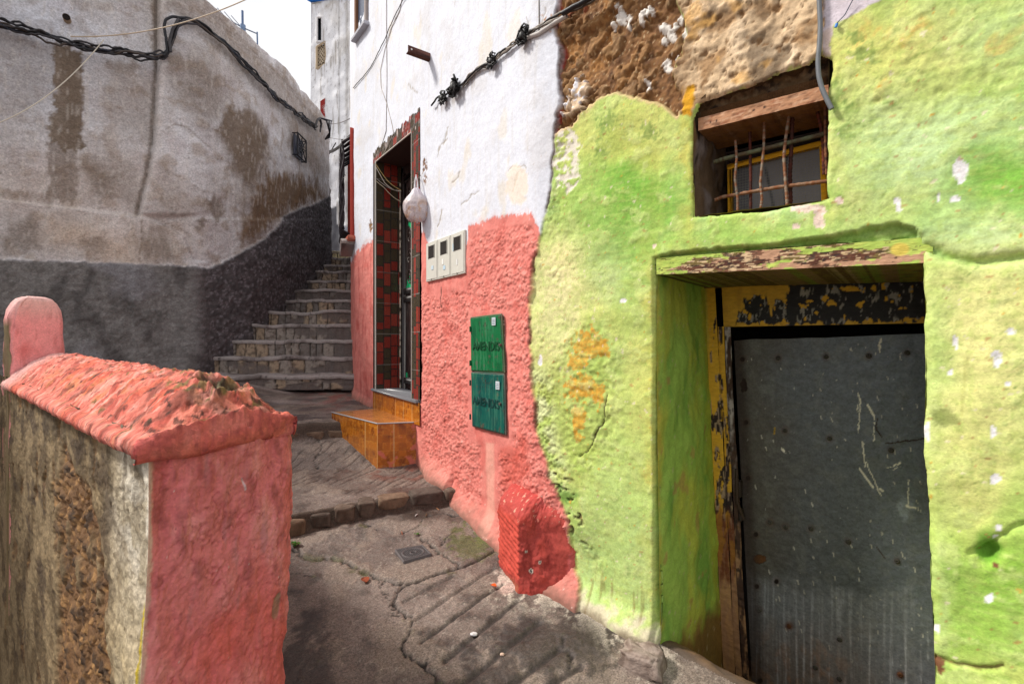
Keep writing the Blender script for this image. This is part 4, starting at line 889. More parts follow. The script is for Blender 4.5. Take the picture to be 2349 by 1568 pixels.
C = mixc(C, K(126, 112, 104, .6), ss(0, .5, n1)*.8); C = mixc(C, K(74, 62, 56, .4), ss(.0, .5, n2)*.7); C = mixc(C, K(150, 138, 130, .9), ss(.3, .6, n3)*.4)
C = mixc(C, K(70, 58, 52, .7), ss(.38, .6, n3+n4*.3)*.5); LGd, _q = layers(X, Y, 3.2, 330, (.05, .2)); C = mixc(C, K(146, 130, 116, .9), LGd*.35); C = mixc(C, K(86, 70, 60, .7), crease(X, Y, 2.6, 331, .012)*.5); C = mixc(C, K(170, 158, 146, .9), ss(.72, .8, n4+n3*.3)*.5)
# damp dark patches (lower left, lower right, near the ledges)
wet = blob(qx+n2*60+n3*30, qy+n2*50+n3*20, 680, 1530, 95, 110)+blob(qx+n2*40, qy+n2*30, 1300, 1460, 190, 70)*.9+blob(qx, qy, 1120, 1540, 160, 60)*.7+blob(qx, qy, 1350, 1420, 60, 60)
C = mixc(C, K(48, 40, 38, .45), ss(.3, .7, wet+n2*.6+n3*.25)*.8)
wet3 = ss(.1, .5, fbm(X*2.2, Y*7, 5, 315)+.12)*(Y > 4.3)*(Y < 6.2); C = mixc(C, K(70, 60, 60, .5), wet3*.75)
C = mixc(C, K(150, 136, 130, .75), ss(.0, .5, fbm(X*1.4, Y*5, 4, 316))*(Y > 4.3)*.6)
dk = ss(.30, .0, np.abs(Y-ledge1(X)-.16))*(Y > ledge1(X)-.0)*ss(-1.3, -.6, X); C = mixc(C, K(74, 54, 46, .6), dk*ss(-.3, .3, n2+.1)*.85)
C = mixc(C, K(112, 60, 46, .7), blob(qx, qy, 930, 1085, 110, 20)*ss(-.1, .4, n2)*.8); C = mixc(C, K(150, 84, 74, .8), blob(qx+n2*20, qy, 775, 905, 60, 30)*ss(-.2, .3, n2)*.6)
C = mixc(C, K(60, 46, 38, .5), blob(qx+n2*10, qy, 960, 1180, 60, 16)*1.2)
C = mixc(C, K(82, 84, 44, .8), ss(.3, .7, blob(qx+n2*30, qy+n2*20, 1090, 1250, 60, 36)+n3*.5)*.75); C = mixc(C, K(92, 98, 48, .8), ss(.4, .8, blob(qx+n2*20, qy+n2*20, 1110, 1215, 40, 40)+n3*.5)*.6)
C = mixc(C, K(206, 176, 162, .85), ss(.45, .8, blob(qx+n2*16, qy+n2*12, 1160, 1335, 40, 26)+n3*.4)*.7)
sk = ss(.16, .0, np.hypot(0, 0)+np.abs(pld(qx, qy, [(1160, 1345), (1280, 1362), (1340, 1378), (1400, 1420), (1450, 1470), (1510, 1520)])/FPX*Y)+n2*.05-.0)
C = mixc(C, K(198, 186, 170, .9), sk*ss(-.1, .3, n3+n2+.15)*.8)
D = n1*.012+n2*.004+n3*.0028+LGd*.004-crease(X, Y, 2.6, 331, .012)*.003
# cracks
def crack(p, w, dep, seed):
    global C, D
    g = gpath(p); x0 = min(a for a, b in g)-.1; x1_ = max(a for a, b in g)+.1; y0 = min(b for a, b in g)-.1; y1_ = max(b for a, b in g)+.1
    iu = np.where((xs > x0) & (xs < x1_))[0]; iz = np.where((ys > y0) & (ys < y1_))[0]; sl = (slice(iu[0], iu[-1]+1), slice(iz[0], iz[-1]+1))
    d = pld(X[sl]+n2[sl]*.02+n3[sl]*.016, Y[sl]+n2[sl]*.02+n3[sl]*.016, g); ww = w*(1+.5*n3[sl])
    C[sl] = mixc(C[sl], K(34, 27, 24, .8), ss(ww*1.3, ww*.3, d)); D[sl] -= ss(ww*1.6, 0, d)*dep
    C[sl] = mixc(C[sl], K(88, 84, 46, .8), ss(ww*5, ww, d)*ss(.2, .5, n2[sl])*.5)
q = lambda L: [(587.3+.4383*a, 880.9+.4383*b) for a, b in L]
crack(q([(150, 830), (180, 850), (230, 885), (300, 910), (400, 905), (480, 935), (560, 975), (620, 1010), (700, 1040), (770, 1055), (850, 1035), (950, 995), (1080, 960), (1200, 900), (1262, 865)]), .009, .02, 1)
crack(q([(770, 1055), (735, 1090), (720, 1130), (740, 1180), (800, 1240), (810, 1290), (780, 1340), (760, 1400), (800, 1450), (880, 1480), (930, 1540), (980, 1568)]), .008, .016, 2)
crack(q([(860, 810), (930, 860), (1000, 910), (1065, 958)]), .006, .012, 3); crack(q([(760, 780), (850, 750), (880, 700), (960, 680), (1050, 690), (1080, 680)]), .004, .008, 4)
crack(q([(960, 800), (970, 840), (1010, 790), (1060, 760)]), .004, .006, 5); crack(q([(1600, 1310), (1610, 1350), (1640, 1440), (1650, 1480)]), .004, .008, 6)
crack(q([(560, 730), (600, 740), (640, 770)]), .004, .006, 7); crack(q([(180, 990), (250, 1000), (320, 1000)]), .004, .005, 8); crack(q([(640, 1040), (660, 1100), (690, 1140), (730, 1230)]), .004, .005, 9)
crack(q([(330, 290), (345, 340), (300, 400), (330, 440)]), .006, .01, 10)
for i, (a, b) in enumerate([((770, 1140), (1040, 1000)), ((830, 1240), (1250, 960)), ((870, 1350), (1290, 1040)), ((980, 1450), (1370, 1130)), ((1080, 1568), (1480, 1250)), ((1350, 1568), (1590, 1390)), ((1500, 1600), (1700, 1480))]):
    g = gpath(q([a, b])); d = pld(X+n2*.02, Y+n2*.02, g); w = .014 if i > 2 else .009
    D -= ss(w*1.8, 0, d)*.012; C = mixc(C, K(44, 36, 33, .7), ss(w*1.5, w*.2, d+n3*.004)*(.85 if i > 1 else .5))
# scored lines of the middle terrace
for k in range(16):
    x0 = 560+k*24; a = [(x0, 1110), (x0+170, 1010)] if k < 10 else [(x0, 1130), (x0+150, 1045)]
    m = (Y > ledge1(X)+.16) & (Y < ledge2(X)-.03)
    g = gpath(a); d = pld(X+n2*.03, Y+n2*.03, g); mk = ss(.012, .002, d)*m*ss(-.3, .1, fbm(X*4, Y*4, 3, 320+k)+.1); D -= mk*.006; C = mixc(C, K(62, 50, 44, .7), mk*.75)
# risers of the two ledges
for lf, xr in ((ledge1, -.3), (ledge2, -1.2)):
    d = Y-lf(X)-n1*.02
    C = mixc(C, K(66, 52, 42, .85), ss(.05, .03, np.abs(d))*(X < xr+.6)*.9)
Zg = Zg+D
# iron cover slab is set in: keep flat round it
tq_ = (X-.65)*.77-(Y-2.19)*.635; sq_ = (X-.65)*.635+(Y-2.19)*.77; ins_ = (tq_ > .0) & (tq_ < 1.06) & (sq_ > .0) & (sq_ < 1.4)
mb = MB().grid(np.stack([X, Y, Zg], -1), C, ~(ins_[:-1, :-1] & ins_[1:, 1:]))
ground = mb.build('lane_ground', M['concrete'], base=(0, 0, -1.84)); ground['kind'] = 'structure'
# edging stones of the two ledges
def rock(c, rx, ry, rz, seed, col, sub_=14, sq=.55, rot=0, nz=.18):
    th, ph = np.meshgrid(np.linspace(0, 2*np.pi, sub_*2+1)[:-1], np.linspace(-np.pi/2, np.pi/2, sub_), indexing='ij')
    f = lambda v: np.sign(v)*np.abs(v)**sq
    x = f(np.cos(th)*np.cos(ph)); y = f(np.sin(th)*np.cos(ph)); z = f(np.sin(ph))
    n = fbm(x*1.3+seed*3.1+z, y*1.3+z*1.7-seed, 4, 400+seed); k = 1+nz*n
    cr, sr = math.cos(rot), math.sin(rot); X_ = x*rx*k; Y_ = y*ry*k
    P = np.stack([c[0]+X_*cr-Y_*sr, c[1]+X_*sr+Y_*cr, c[2]+z*rz*k], -1)
    n2_ = fbm(x*3+seed, y*3+z*3, 4, 440+seed); C_ = mixc(np.ones(x.shape+(4,))*col, col*np.array([.55, .5, .46, 1]), ss(-.1, .4, n2_)); return P, C_
st = MB(); k = 0
x = -2.1
R_ = random.Random(3)
while x < -.46:
    w = R_.uniform(.07, .16) if x < -.95 else R_.uniform(.14, .24); h = R_.uniform(.045, .058); xc = x+w/2; yc = float(ledge1(np.array(xc)))+.058
    cc = [K(104, 88, 76), K(92, 78, 68), K(116, 94, 76), K(86, 74, 66)][k % 4]
    st.grid(*rock((xc, yc, float(zlow(np.array(xc), np.array(yc)))+.035+(.012 if xc > -.95 else 0)), w*.5, .075, h*(1.0 if xc < -.95 else .85), k, cc, 14, .34, .37, .10), wrap=True); x += w+.003; k += 1
x = -2.6
while x < -1.55:
    w = R_.uniform(.1, .2); xc = x+w/2; yc = float(ledge2(np.array(xc)))+.05
    st.grid(*rock((xc, yc, -.835), w*.5, .07, .045, k, K(112, 92, 76), 14, .34, .2, .1), wrap=True); x += w+.015; k += 1
o = st.build('lane_step_edging', M['stone']); o['kind'] = 'structure'
# small square iron valve cover
c4 = [GXY(905, 1265), GXY(970, 1254), GXY(991, 1275), GXY(925, 1293)]
v = [np.array([a, b, float(zlow(np.array(a), np.array(b)))+.012]) for a, b in c4]
A_, B_ = np.meshgrid(np.linspace(0, 1, 90), np.linspace(0, 1, 90), indexing='ij')
P = (v[0][None, None]*(1-A_)[..., None]*(1-B_)[..., None]+v[1]*(A_*(1-B_))[..., None]+v[2]*(A_*B_)[..., None]+v[3]*((1-A_)*B_)[..., None])
rr = np.hypot(A_-.5, B_-.5); em = np.minimum(np.minimum(A_, 1-A_), np.minimum(B_, 1-B_))
pat = ss(.05, .02, np.abs(rr-.36))+ss(.03, .01, np.abs(rr-.1))+((np.floor(A_*22)+np.floor(B_*22)) % 2)*(rr > .4)*(em > .07)*.8+(np.sin(A_*60)*np.sin(B_*60) > .3)*(rr < .33)*(rr > .14)*.8+(em < .06)
pat = np.clip(pat, 0, 1); P[..., 2] += pat*.004; P[..., 2] -= (em < .001)*.03
Cc = mixc(np.ones(A_.shape+(4,))*K(44, 40, 42, .6), K(84, 78, 78, .5), pat)
tag(MB().grid(P, Cc).build('valve_cover', M['rust']), 'small square cast iron cover with round raised pattern set in the lane', 'drain cover')
# litter and weeds
def leaf(c, w, l, rot, col, bend=.3):
    a, b = np.meshgrid(np.linspace(-1, 1, 9), np.linspace(0, 1, 11), indexing='ij'); ww = np.sin(np.pi*b**.8)*w
    x = a*ww; y = (b-.5)*l; z = bend*w*(a**2)+.15*l*np.sin(b*3); cr, sr = math.cos(rot), math.sin(rot)
    return np.stack([c[0]+x*cr-y*sr, c[1]+x*sr+y*cr, c[2]+z+.004], -1), col
def gpt(px, py, dz_=0): x, y = GXY(px, py); return (x, y, float(gz(np.array([x]), np.array([y]))[0])+dz_)
m = MB(); m.grid(*leaf(gpt(837, 1335, .004), .022, .06, .6, K(128, 62, 36))); tag(m.build('dead_leaf', M['plain']), 'curled rusty brown dead leaf lying on the concrete left of the long crack', 'leaf')
m = MB(); m.grid(*leaf(gpt(1132, 1347, .004), .014, .034, 1.2, K(206, 84, 26))); tag(m.build('dead_leaf', M['plain']), 'small bright orange leaf on the ground in front of the red guard stone', 'leaf')
def weed(name, px, py, n, sc, lab, seed):
    r = random.Random(seed); c = gpt(px, py); m = MB()
    for i in range(n):
        a = r.uniform(0, 6.28); rr_ = r.uniform(0, sc); P_, C_ = leaf((c[0]+rr_*math.cos(a), c[1]+rr_*.6*math.sin(a), c[2]+r.uniform(.004, sc*.6)), sc*r.uniform(.18, .35), sc*r.uniform(.5, .9), r.uniform(0, 6.28), K(60+r.randint(-10, 20), 96+r.randint(-20, 20), 30)); m.grid(P_, C_)
    tag(m.build(name, M['plain']), lab, 'weed')
weed('weed', 676, 1253, 26, .03, 'green weed growing at the foot of the pink pillar where the crack begins', 1)
weed('weed', 957, 1228, 10, .018, 'tiny yellow green sprig on the lane just beyond the iron cover', 2)
for i, (x, y, l, c, lab, nm, ct) in enumerate([(1087, 1456, .035, K(206, 204, 206), 'crumpled white scrap of paper in the groove of the sloping lane', 'paper_scrap', 'litter'), (1152, 1503, .02, K(216, 186, 166), 'small pinkish white scrap on the dark damp concrete', 'paper_scrap', 'litter'), (955, 1183, .03, K(196, 190, 186), 'white cigarette end lying below the stone ledge', 'cigarette_end', 'litter'), (978, 1182, .05, K(120, 92, 66), 'thin pale twig lying below the stone ledge', 'twig', 'twig'), (922, 1224, .05, K(150, 86, 60), 'short reddish twig on the lane between ledge and iron cover', 'twig', 'twig'), (1003, 1168, .05, K(170, 120, 80), 'thin tan twig near the right end of the stone ledge', 'twig', 'twig')]):
    g = np.array(gpt(x, y, .006)); d = np.array([math.cos(.7+i*.3), math.sin(.7+i*.3), .02])
    m = MB()
    if nm == 'paper_scrap': m.grid(*rock(g, l*.5, l*.35, .006, i, c, 8, .8), wrap=True)
    else: m.tube([g-d*l/2, g+np.array([0, 0, .002]), g+d*l/2], .0022 if nm == 'twig' else .004, c, n=6)
    tag(m.build(nm, M['plain']), lab, ct)
m = MB(); g = gpt(1478, 1530); 
P_, C_ = rock((g[0]+.0, g[1]-.0, g[2]+.03), .085, .06, .05, 77, K(150, 134, 124), 16, .45, -.6, .4); m.grid(P_, C_, wrap=True)
tag(m.build('broken_stone', M['stone']), 'broken grey chunk of stone at the foot of the green door jamb', 'stone')

# ================= stone staircase =================
SD = [(5.52, -.38), (5.85, -.18), (6.12, .028), (6.42, .238), (6.78, .44), (7.16, .63), (7.6, .82), (8.06, 1.022), (8.48, 1.25), (8.95, 1.43), (9.42, 1.64), (9.9, 1.85)]
stair = thing('stone_staircase', 'steep curved lane staircase of worn stone blocks between grey and white houses', 'staircase', (-2.9, 6.5, -.5))
def xr(y): return np.interp(y, [5.3, 6.6, 7.9, 9, 10.6], [-1.78, -2.14, -2.54, -2.9, -3.2])+.06
def xl(y): return np.interp(y, [5.5, 6.2, 7, 9.4, 10.5], [-4.15, -3.85, -3.68, -3.7, -3.9])-.12
for i, (d, z) in enumerate(SD):
    zb = SD[i-1][1] if i else -.50; dn = SD[i+1][0] if i < len(SD)-1 else 14.5
    mb = MB(); v = np.linspace(0, 1, 150)
    bow = lambda v: .26*(1-v)**2.4*(i < 6)+.03*np.sin(v*9+i)+fbm(v*5, v*0+i, 3, 500+i)*.05
    xlft = float(xl(d))-(.35 if i == 0 else 0); xrt = float(xr(d)); X1 = xlft+(xrt-xlft)*v; Y1 = d+bow(v)
    # riser
    hz = np.linspace(0, 1, 20); A, B = np.meshgrid(v, hz, indexing='ij'); XX = X1[:, None]+0*B; Zr = zb-.05+(z-.035-zb+.05)*B
    W_ = (xrt-xlft); r_ = random.Random(40+i); edges = [0]; 
    while edges[-1] < W_: edges.append(edges[-1]+r_.uniform(.085, .17))
    edges = np.array(edges); pos = A*W_+fbm(B*2+i, A*W_*4, 2, 520+i)*.012; k_ = np.clip(np.searchsorted(edges, pos)-1, 0, len(edges)-2); lo = edges[k_]; hi_ = edges[k_+1]
    g = np.minimum(pos-lo, hi_-pos); gh = np.minimum(B*(z-zb), (1-B)*(z-zb-.02)+.004); gg = np.minimum(g, gh); hid = _h(k_, k_*0+i, 530)
    blk = ss(.002, .011, gg+fbm(A*W_*20, B*5, 3, 531)*.004)
    mortar = ss(.25, .5, fbm(A*W_*2.5+i*7, B*.8, 3, 533)+(.55 if i == 0 else .12+.35*ss(.6, 1., A)))   # parts rendered over with cement
    C_ = np.ones(A.shape+(4,))*K(142, 131, 122); C_ = mixc(C_, K(158, 136, 112), (hid > .62)*.8); C_ = mixc(C_, K(108, 100, 96), (hid < .3)*.8); C_ = mixc(C_, K(80, 66, 56), ss(.0, .5, fbm(A*W_*16, B*4, 4, 534))*.7)
    C_ = mixc(C_, K(46, 38, 33), (1-blk)*.92); C_ = mixc(C_, K(98, 88, 84), mortar*.9)
    if i == 11: C_ = mixc(C_, K(240, 222, 176), np.full(A.shape, .95)*blk)  # sunlight on the top step, put into the riser colour
    dy = -.02*blk*(1-mortar)-.012*mortar+fbm(A*W_*18, B*4, 4, 535)*.006
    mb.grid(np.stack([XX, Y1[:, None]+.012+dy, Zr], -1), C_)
    # tread with a rounded worn nosing
    w = np.concatenate([[-.012, -.016, -.016, -.008], np.linspace(.01, 1, 16 if dn < 14 else 50)]); dep = dn-d+.10
    A, Bw = np.meshgrid(v, w, indexing='ij'); Yt = Y1[:, None]+np.where(Bw < .005, Bw*1.6, Bw*dep); zz = np.zeros(A.shape)+z; zz[:, 0] = z-.045; zz[:, 1] = z-.03; zz[:, 2] = z-.012; zz[:, 3] = z-.003
    nn = fbm(A*W_*3, Yt*3, 4, 540+i); n3_ = fbm(A*W_*22, Yt*22, 3, 541)
    wear = fbm(A*W_*1.7, A*0+i, 4, 542)*.03; zz += nn*.01+n3_*.003+wear
    XX = (xlft-.1*(Bw > .005)*Bw)+(W_+(.0))*A-np.clip(Yt-d, 0, 9)*(.30 if True else 0)*A
    C_ = np.ones(A.shape+(4,))*K(152, 142, 138, .75); C_ = mixc(C_, K(110, 100, 96, .7), ss(0, .5, nn)); C_ = mixc(C_, K(150, 140, 138, .8), ss(.1, .5, n3_)*.5)
    cr = np.abs(fbm(A*W_*2.4, Yt*5, 3, 543+i)); C_ = mixc(C_, K(44, 36, 34), ss(.03, .0, cr)*.75)
    if i == 11: C_ = mixc(C_, K(206, 192, 160), ss(.15, .0, Yt-Y1[:, None])*.8)  # painted sunlight carried over the front of the top tread
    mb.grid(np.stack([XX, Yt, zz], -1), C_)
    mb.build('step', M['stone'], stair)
# tiled block step before the doorway
es = MB(); bA, bB, bC, bD = (np.array(p) for p in ((-1.67, 4.48), (-1.07, 3.85), (-.745, 3.93), (-1.30, 4.74)))
def qface(mb, a, b, z0, z1, o, res=.008):
    L = np.linalg.norm(b-a); U, Z = np.meshgrid(np.linspace(0, L, int(L/res)), np.arange(z0, z1+res*.5, res), indexing='ij'); P = np.stack([a[0]+(b[0]-a[0])*U/L, a[1]+(b[1]-a[1])*U/L, Z], -1)
    C_ = joints(ambcol(U+o, Z), U, Z, .21, 5, L % .21); n = fbm(U*12, Z*12, 4, 550); 
    if o == 3: C_ = mixc(C_, K(206, 112, 100, .8), ss(.25, .5, n+ss(.2, .34, U)*.5+ss(-.8, -1.05, Z)*.3-.15)*.8)
    C_ = mixc(C_, K(110, 92, 84, .8), ss(-.98, -1.08, Z+n*.04)*.7)
    mb.grid(P, C_)
qface(es, bA, bB, -1.15, -.651, 1); qface(es, bB, bC, -1.15, -.651, 3); qface(es, bD, bA, -1.15, -.651, 2)
a, b = np.meshgrid(np.linspace(0, 1, 60), np.linspace(0, 1, 60), indexing='ij')
PT = (bA*((1-a)*(1-b))[..., None]+bB*(a*(1-b))[..., None]+bC*(a*b)[..., None]+bD*((1-a)*b)[..., None]); C_ = joints(ambcol(a*.87, b*.4+5), a*.87, b*.4, .21, 5)
C_ = mixc(C_, K(186, 128, 84, .18), np.full(a.shape, .45))
es.grid(np.concatenate([PT, np.full(a.shape+(1,), -.650)], -1), C_)
tb = es.build('entrance_step', M['tile'], base=(-1.2, 4.2, -1.1)); tag(tb, 'block step faced with amber glazed tiles below the tall doorway', 'step')
ed = MB(); 
for p, r in ((bA, bB), (bB, bC)): ed.tube([(p[0], p[1], -.650), (r[0], r[1], -.650)], .006, K(160, 158, 160, .4), n=6)
ed.build('edge_trim', M['plain'], tb)
# ================= parapet wall in the left foreground =================
e1 = np.array([.49, .872]); e2 = np.array([-.785, .620])      # across the end face / along the wall
p0 = np.array([-.95, 1.27])
LP = 2.62
def PP(w, l, z):
    w, l, z = np.broadcast_arrays(w, l, z)
    return np.stack([p0[0]+e1[0]*w+e2[0]*l, p0[1]+e1[1]*w+e2[1]*l, z], -1)
par = thing('parapet_wall', 'low parapet wall with rounded coral pink coping and battered pink end pillar', 'wall', (-1.0, 1.6, -1.6))
def risez(l): return .03*ss(0, LP, l)
ZE = -.292
def n3d(w, l, z, f, o, s): return fbm((w+l*.9)*f+z*.3, z*f+(w-l)*.4*f, o, s)
def pinkc(a, z, S):
    n = fbm(a*6, z*4, 5, S); n2 = fbm(a*20, z*9, 4, S+1); n3 = fbm(a*60, z*60, 3, S+2)
    C = np.ones(a.shape+(4,))*K(206, 112, 114); C = mixc(C, K(216, 138, 136), ss(-.1, .45, n)*.8); C = mixc(C, K(172, 82, 88), ss(.05, .5, n2)*.55); C = mixc(C, K(202, 92, 80), ss(.1, .5, fbm(a*4, z*3, 4, S+3))*.6)
    C = mixc(C, K(150, 110, 116), ss(.25, .6, fbm(a*22, z*4, 4, S+4))*.4); C = mixc(C, K(222, 200, 196), ss(.9, .95, n3)*.8); C = mixc(C, K(120, 70, 66), ss(.3, .6, n2-n*.3)*.35); C = mixc(C, K(80, 50, 44), ss(.8, .9, -n3+.0)*.7)
    return C, n, n2, n3
# end face
w = np.linspace(-.004, .445, 156); z = np.arange(-2.2, ZE+.035, .0045); A, B = np.meshgrid(w, z, indexing='ij')
k = ss(-.45, -1.2, B)
sh = -.03*k*(1-A/.425)-.03*k*(A/.425)             # the pillar leans and narrows downward
C_, n, n2, n3_ = pinkc(A, B, 600)
C_ = mixc(C_, K(206, 176, 160), ss(.010, .0, A+n3_*.006+n2*.006)*.8)
e = ell(A+n2*.01, B+n2*.02, .385, -.86, .016, .045); C_ = mixc(C_, K(136, 116, 96), ss(0, .2, e))
d = pld(A, B, [(.245, -.42), (.252, -.44), (.256, -.455)]); C_ = mixc(C_, K(216, 216, 228), ss(.004, .001, d))
A0 = A; A = A*.425/.445; edge = ss(.34, .42, A+n2*.03)
LE, qE = layers(A, B, 4.5, 612, (-.1, .12, .3)); cr1 = crease(A, B*.8, 5, 613, .035); cr2 = crease(A, B, 12, 614, .03)
C_ = mixc(C_, K(206, 120, 118), LE*.35); C_ = mixc(C_, K(150, 64, 60), cr1*.35+cr2*.25); C_ = mixc(C_, K(172, 78, 78), ss(-.6, -.34, B)*ss(-.2, .3, fbm(A*22, B*3, 4, 615))*.5); C_ = mixc(C_, K(200, 82, 72), ss(-.75, -1.1, B+n*.15)*.45)
D = n*.016+n2*.006+n3_*.0030+LE*.006-cr1*.004-cr2*.0025+edge*(fbm(A*10, B*9, 4, 606)*.018-.004)-.045*ss(.36, .43, A)**2-.012*ss(.02, 0, A)-blob(A+n2*.02, B, .04, -.47, .05, .07)*.014-ss(0, .3, e)*.006
cr = np.abs(fbm(A*5, B*3.4, 4, 607)); D -= ss(.03, 0, cr)*.004*ss(-.2, .3, n)
D = D*ss(-.004, .035, A0)
P = PP(A0+sh+ss(.3, .425, A)*fbm(B*5, A*0, 5, 608)*.016, -D, B)
end = MB().grid(P, C_)
zz = z; w_ = np.linspace(0, 1, 24); ZZ, WW = np.meshgrid(zz, w_, indexing='ij')   # right hand return of the pillar
edgeP = P[-1]; tgt = PP(.42, .5, zz); Q = edgeP[:, None]*(1-WW[..., None])+tgt[:, None]*WW[..., None]+(fbm(WW*5, ZZ*8, 4, 609)*.02*np.sin(np.pi*WW))[..., None]*np.array([.49, .87, 0])
Cq, *_r = pinkc(WW*.5, ZZ, 610); end.grid(Q, Cq)
end.build('end_pillar', M['plaster'], par)
# left face, weathered cream and brown
l = np.concatenate([np.arange(0, .9, .006), np.arange(.9, 4.6, .012)]); z = np.arange(-3.1, ZE+.05, .0065); A, B = np.meshgrid(l, z, indexing='ij')
n = fbm(A*3, B*4, 5, 620); n2 = fbm(A*7, B*14, 5, 621); n3_ = fbm(A*28, B*60, 3, 622); st = fbm(A*26, B*1.8, 5, 623)
C_ = np.ones(A.shape+(4,))*K(150, 130, 98)
C_ = mixc(C_, K(206, 198, 182), ss(.55, .1, A+n*.15)*ss(-1.0, -.5, B+n*.2)*.95); C_ = mixc(C_, K(178, 160, 124), ss(.6, .2, A+n*.15)*ss(-.5, -1.0, B)*.8)
st = fbm(A*5+n*.3, B*4+n2*.2, 6, 623); C_ = mixc(C_, K(84, 66, 42), ss(.2, .6, A+n*.25)*ss(-.15, .3, st+n2*.5)*.9); C_ = mixc(C_, K(110, 90, 62), ss(.3, .8, A)*.5); C_ = mixc(C_, K(64, 50, 34), ss(.1, .5, st)*ss(-.56, -.34, B)*ss(.1, .5, A)*.85); C_ = mixc(C_, K(72, 56, 34), ss(.1, .5, st)*ss(.1, .4, A)*.5)
C_ = mixc(C_, K(156, 142, 116), ss(-.05, .3, fbm(A*5, B*9, 6, 628))*ss(.5, .2, A)*.75); C_ = mixc(C_, K(104, 88, 62), ss(.1, .4, fbm(A*9, B*22, 5, 629))*.5); C_ = mixc(C_, K(70, 54, 38), ss(.2, .5, fbm(A*3.5, B*6, 6, 631))*ss(.15, .5, A)*.8)
C_ = mixc(C_, K(84, 70, 50), ss(.0, .3, fbm(A*12, B*2.0, 4, 632))*ss(-.62, -.33, B+n2*.1)*.75)
C_ = mixc(C_, K(60, 48, 34), ss(-.34, -.285, B+n3_*.02)*.6)
hole = ss(-.02, .05, psd(A+n2*.04+n3_*.01, B+n2*.05, [(.34, -.98), (.42, -.75), (.56, -.6), (.66, -.52), (.8, -.5), (1.15, -.42), (1.25, -.6), (1.2, -1.1), (1.3, -1.6), (.8, -2), (.42, -1.6), (.34, -1.3)]))*ss(-.5, -.1, fbm(A*4, B*3, 4, 624)+.25)
hole = np.clip(hole+ss(.38, .5, fbm(A*6, B*2.2, 4, 625))*ss(.4, .7, A)*.7, 0, 1)
f1, f2, ci = worley(A*22+n2, B*40+n2, 626)
C_ = mixc(C_, K(104, 72, 42), hole*.9); C_ = mixc(C_, K(150, 112, 68), hole*(ci > .6)*ss(.5, .2, f1)*.8); C_ = mixc(C_, K(40, 27, 16), hole*ss(.1, .5, fbm(A*9, B*18, 5, 627))*.8)
C_ = mixc(C_, K(190, 166, 20), ss(.007, .004, pld(A+n3_*.003, B, [(.028, -.70), (.024, -.76), (.022, -.95)]))*.9)
D = n*.012+n2*.005+n3_*.0015-hole*(.016-.009*(1-ss(0, .6, f1))-.014*fbm(A*9, B*18, 5, 627))+n3_*.002-.004*ss(.2, .5, n2)-crease(A, B*.7, 5, 630, .03)*.005
kk = ss(-.45, -1.2, B)*ss(.5, 0, A)
wall_ = MB(); wall_.grid(PP(-D*ss(0, .03, A)-.03*kk, A, B+risez(A)), C_)
wall_.build('wall', M['render'], par)
# coping
ll = np.concatenate([np.linspace(0, .12, 26), np.arange(.126, LP+.02, .008)]); prof = [(-.012, -.02), (-.034, -.012), (-.04, .006), (-.034, .022), (-.015, .036)]
wv = np.concatenate([[p[0] for p in prof], np.linspace(.0, .42, 86), [.425, .432, .434, .432, .425]])
A, B = np.meshgrid(ll, wv, indexing='ij')
n = fbm(A*5, B*5, 5, 640); n2 = fbm(A*15, B*15, 5, 641); n3_ = fbm(A*50, B*50, 4, 642)
W2 = np.clip((B+.0)/.42, 0, 1); gable = (1-np.abs(W2*2-1)**1.7)
hipe = ss(.0, .16, A); H = .045+gable*(.028+.112*hipe)*1.
base = np.where(B < -.012, np.interp(B, [-.04, -.034, -.0125], [.006, .022, .040]), np.where(B > .43, np.interp(B, [.437, .455, .461], [.04, .02, .0]), H))
zz = base.copy()
for i, p in enumerate(prof): zz[:, i] = p[1]+(.004)
for i, zq in enumerate([.036, .022, .006, -.012, -.02]): zz[:, 91+i] = zq
hx = ell(A+n2*.03, B+n2*.02, .17, .245, .085, .085)
zz -= ss(0, .5, hx)*.06; zz += ss(.0, .10, .13-np.abs(hx+.1))*.012
lip = ss(.13, .10, B+n*.02)*0
DD = n*.010+n2*.011+n3_*.007-crease(A, B, 9, 653, .03)*.003-ss(.25, .6, fbm(A*9, B*14, 4, 650))*.006
P = PP(B+np.where(B < .0, n2*.008, 0), A-.03, ZE+zz+risez(A)+DD*ss(-.03, .01, B))
P[0] = PP(wv, .0, ZE-.02+0*wv)            # underside edge at the end
P[1] = PP(wv, -.016, ZE-.022+.010*n[1]); P[2] = PP(wv, -.026, ZE-.006+.014*n[2]); P[3] = PP(wv, -.024+.008*n2[3], ZE+.018+.016*n[3]+.0*wv)
fr = (np.arange(4, 14)-4)/9.
for q_ in (1, 2, 3): P[q_] = P[q_]+(PP(0, .022, 0)-PP(0, 0, 0))*ss(.2, .42, wv)[:, None]
P[4] = PP(wv, -.012, np.minimum(ZE+.04+.010*n[4], P[4][..., 2]+.02))
llc = ll.copy(); llc[:7] = ll[7]-.018*(7-np.arange(7)); A, B = np.meshgrid(llc, wv, indexing='ij'); n = fbm(A*6, B*6, 5, 651); n2 = fbm(A*18, B*18, 5, 652)
C_ = np.ones(A.shape+(4,))*K(206, 110, 94); C_ = mixc(C_, K(222, 132, 112), ss(-.1, .45, n)*.8); C_ = mixc(C_, K(204, 88, 56), ss(0, .5, fbm(A*5, B*6, 5, 643))*.6); C_ = mixc(C_, K(232, 164, 150), ss(.1, .4, fbm(A*26, B*9, 5, 644))*.6); C_ = mixc(C_, K(158, 60, 48), ss(.05, .4, n2)*.7); C_ = mixc(C_, K(120, 48, 40), crease(A, B, 9, 653, .03)*.5)
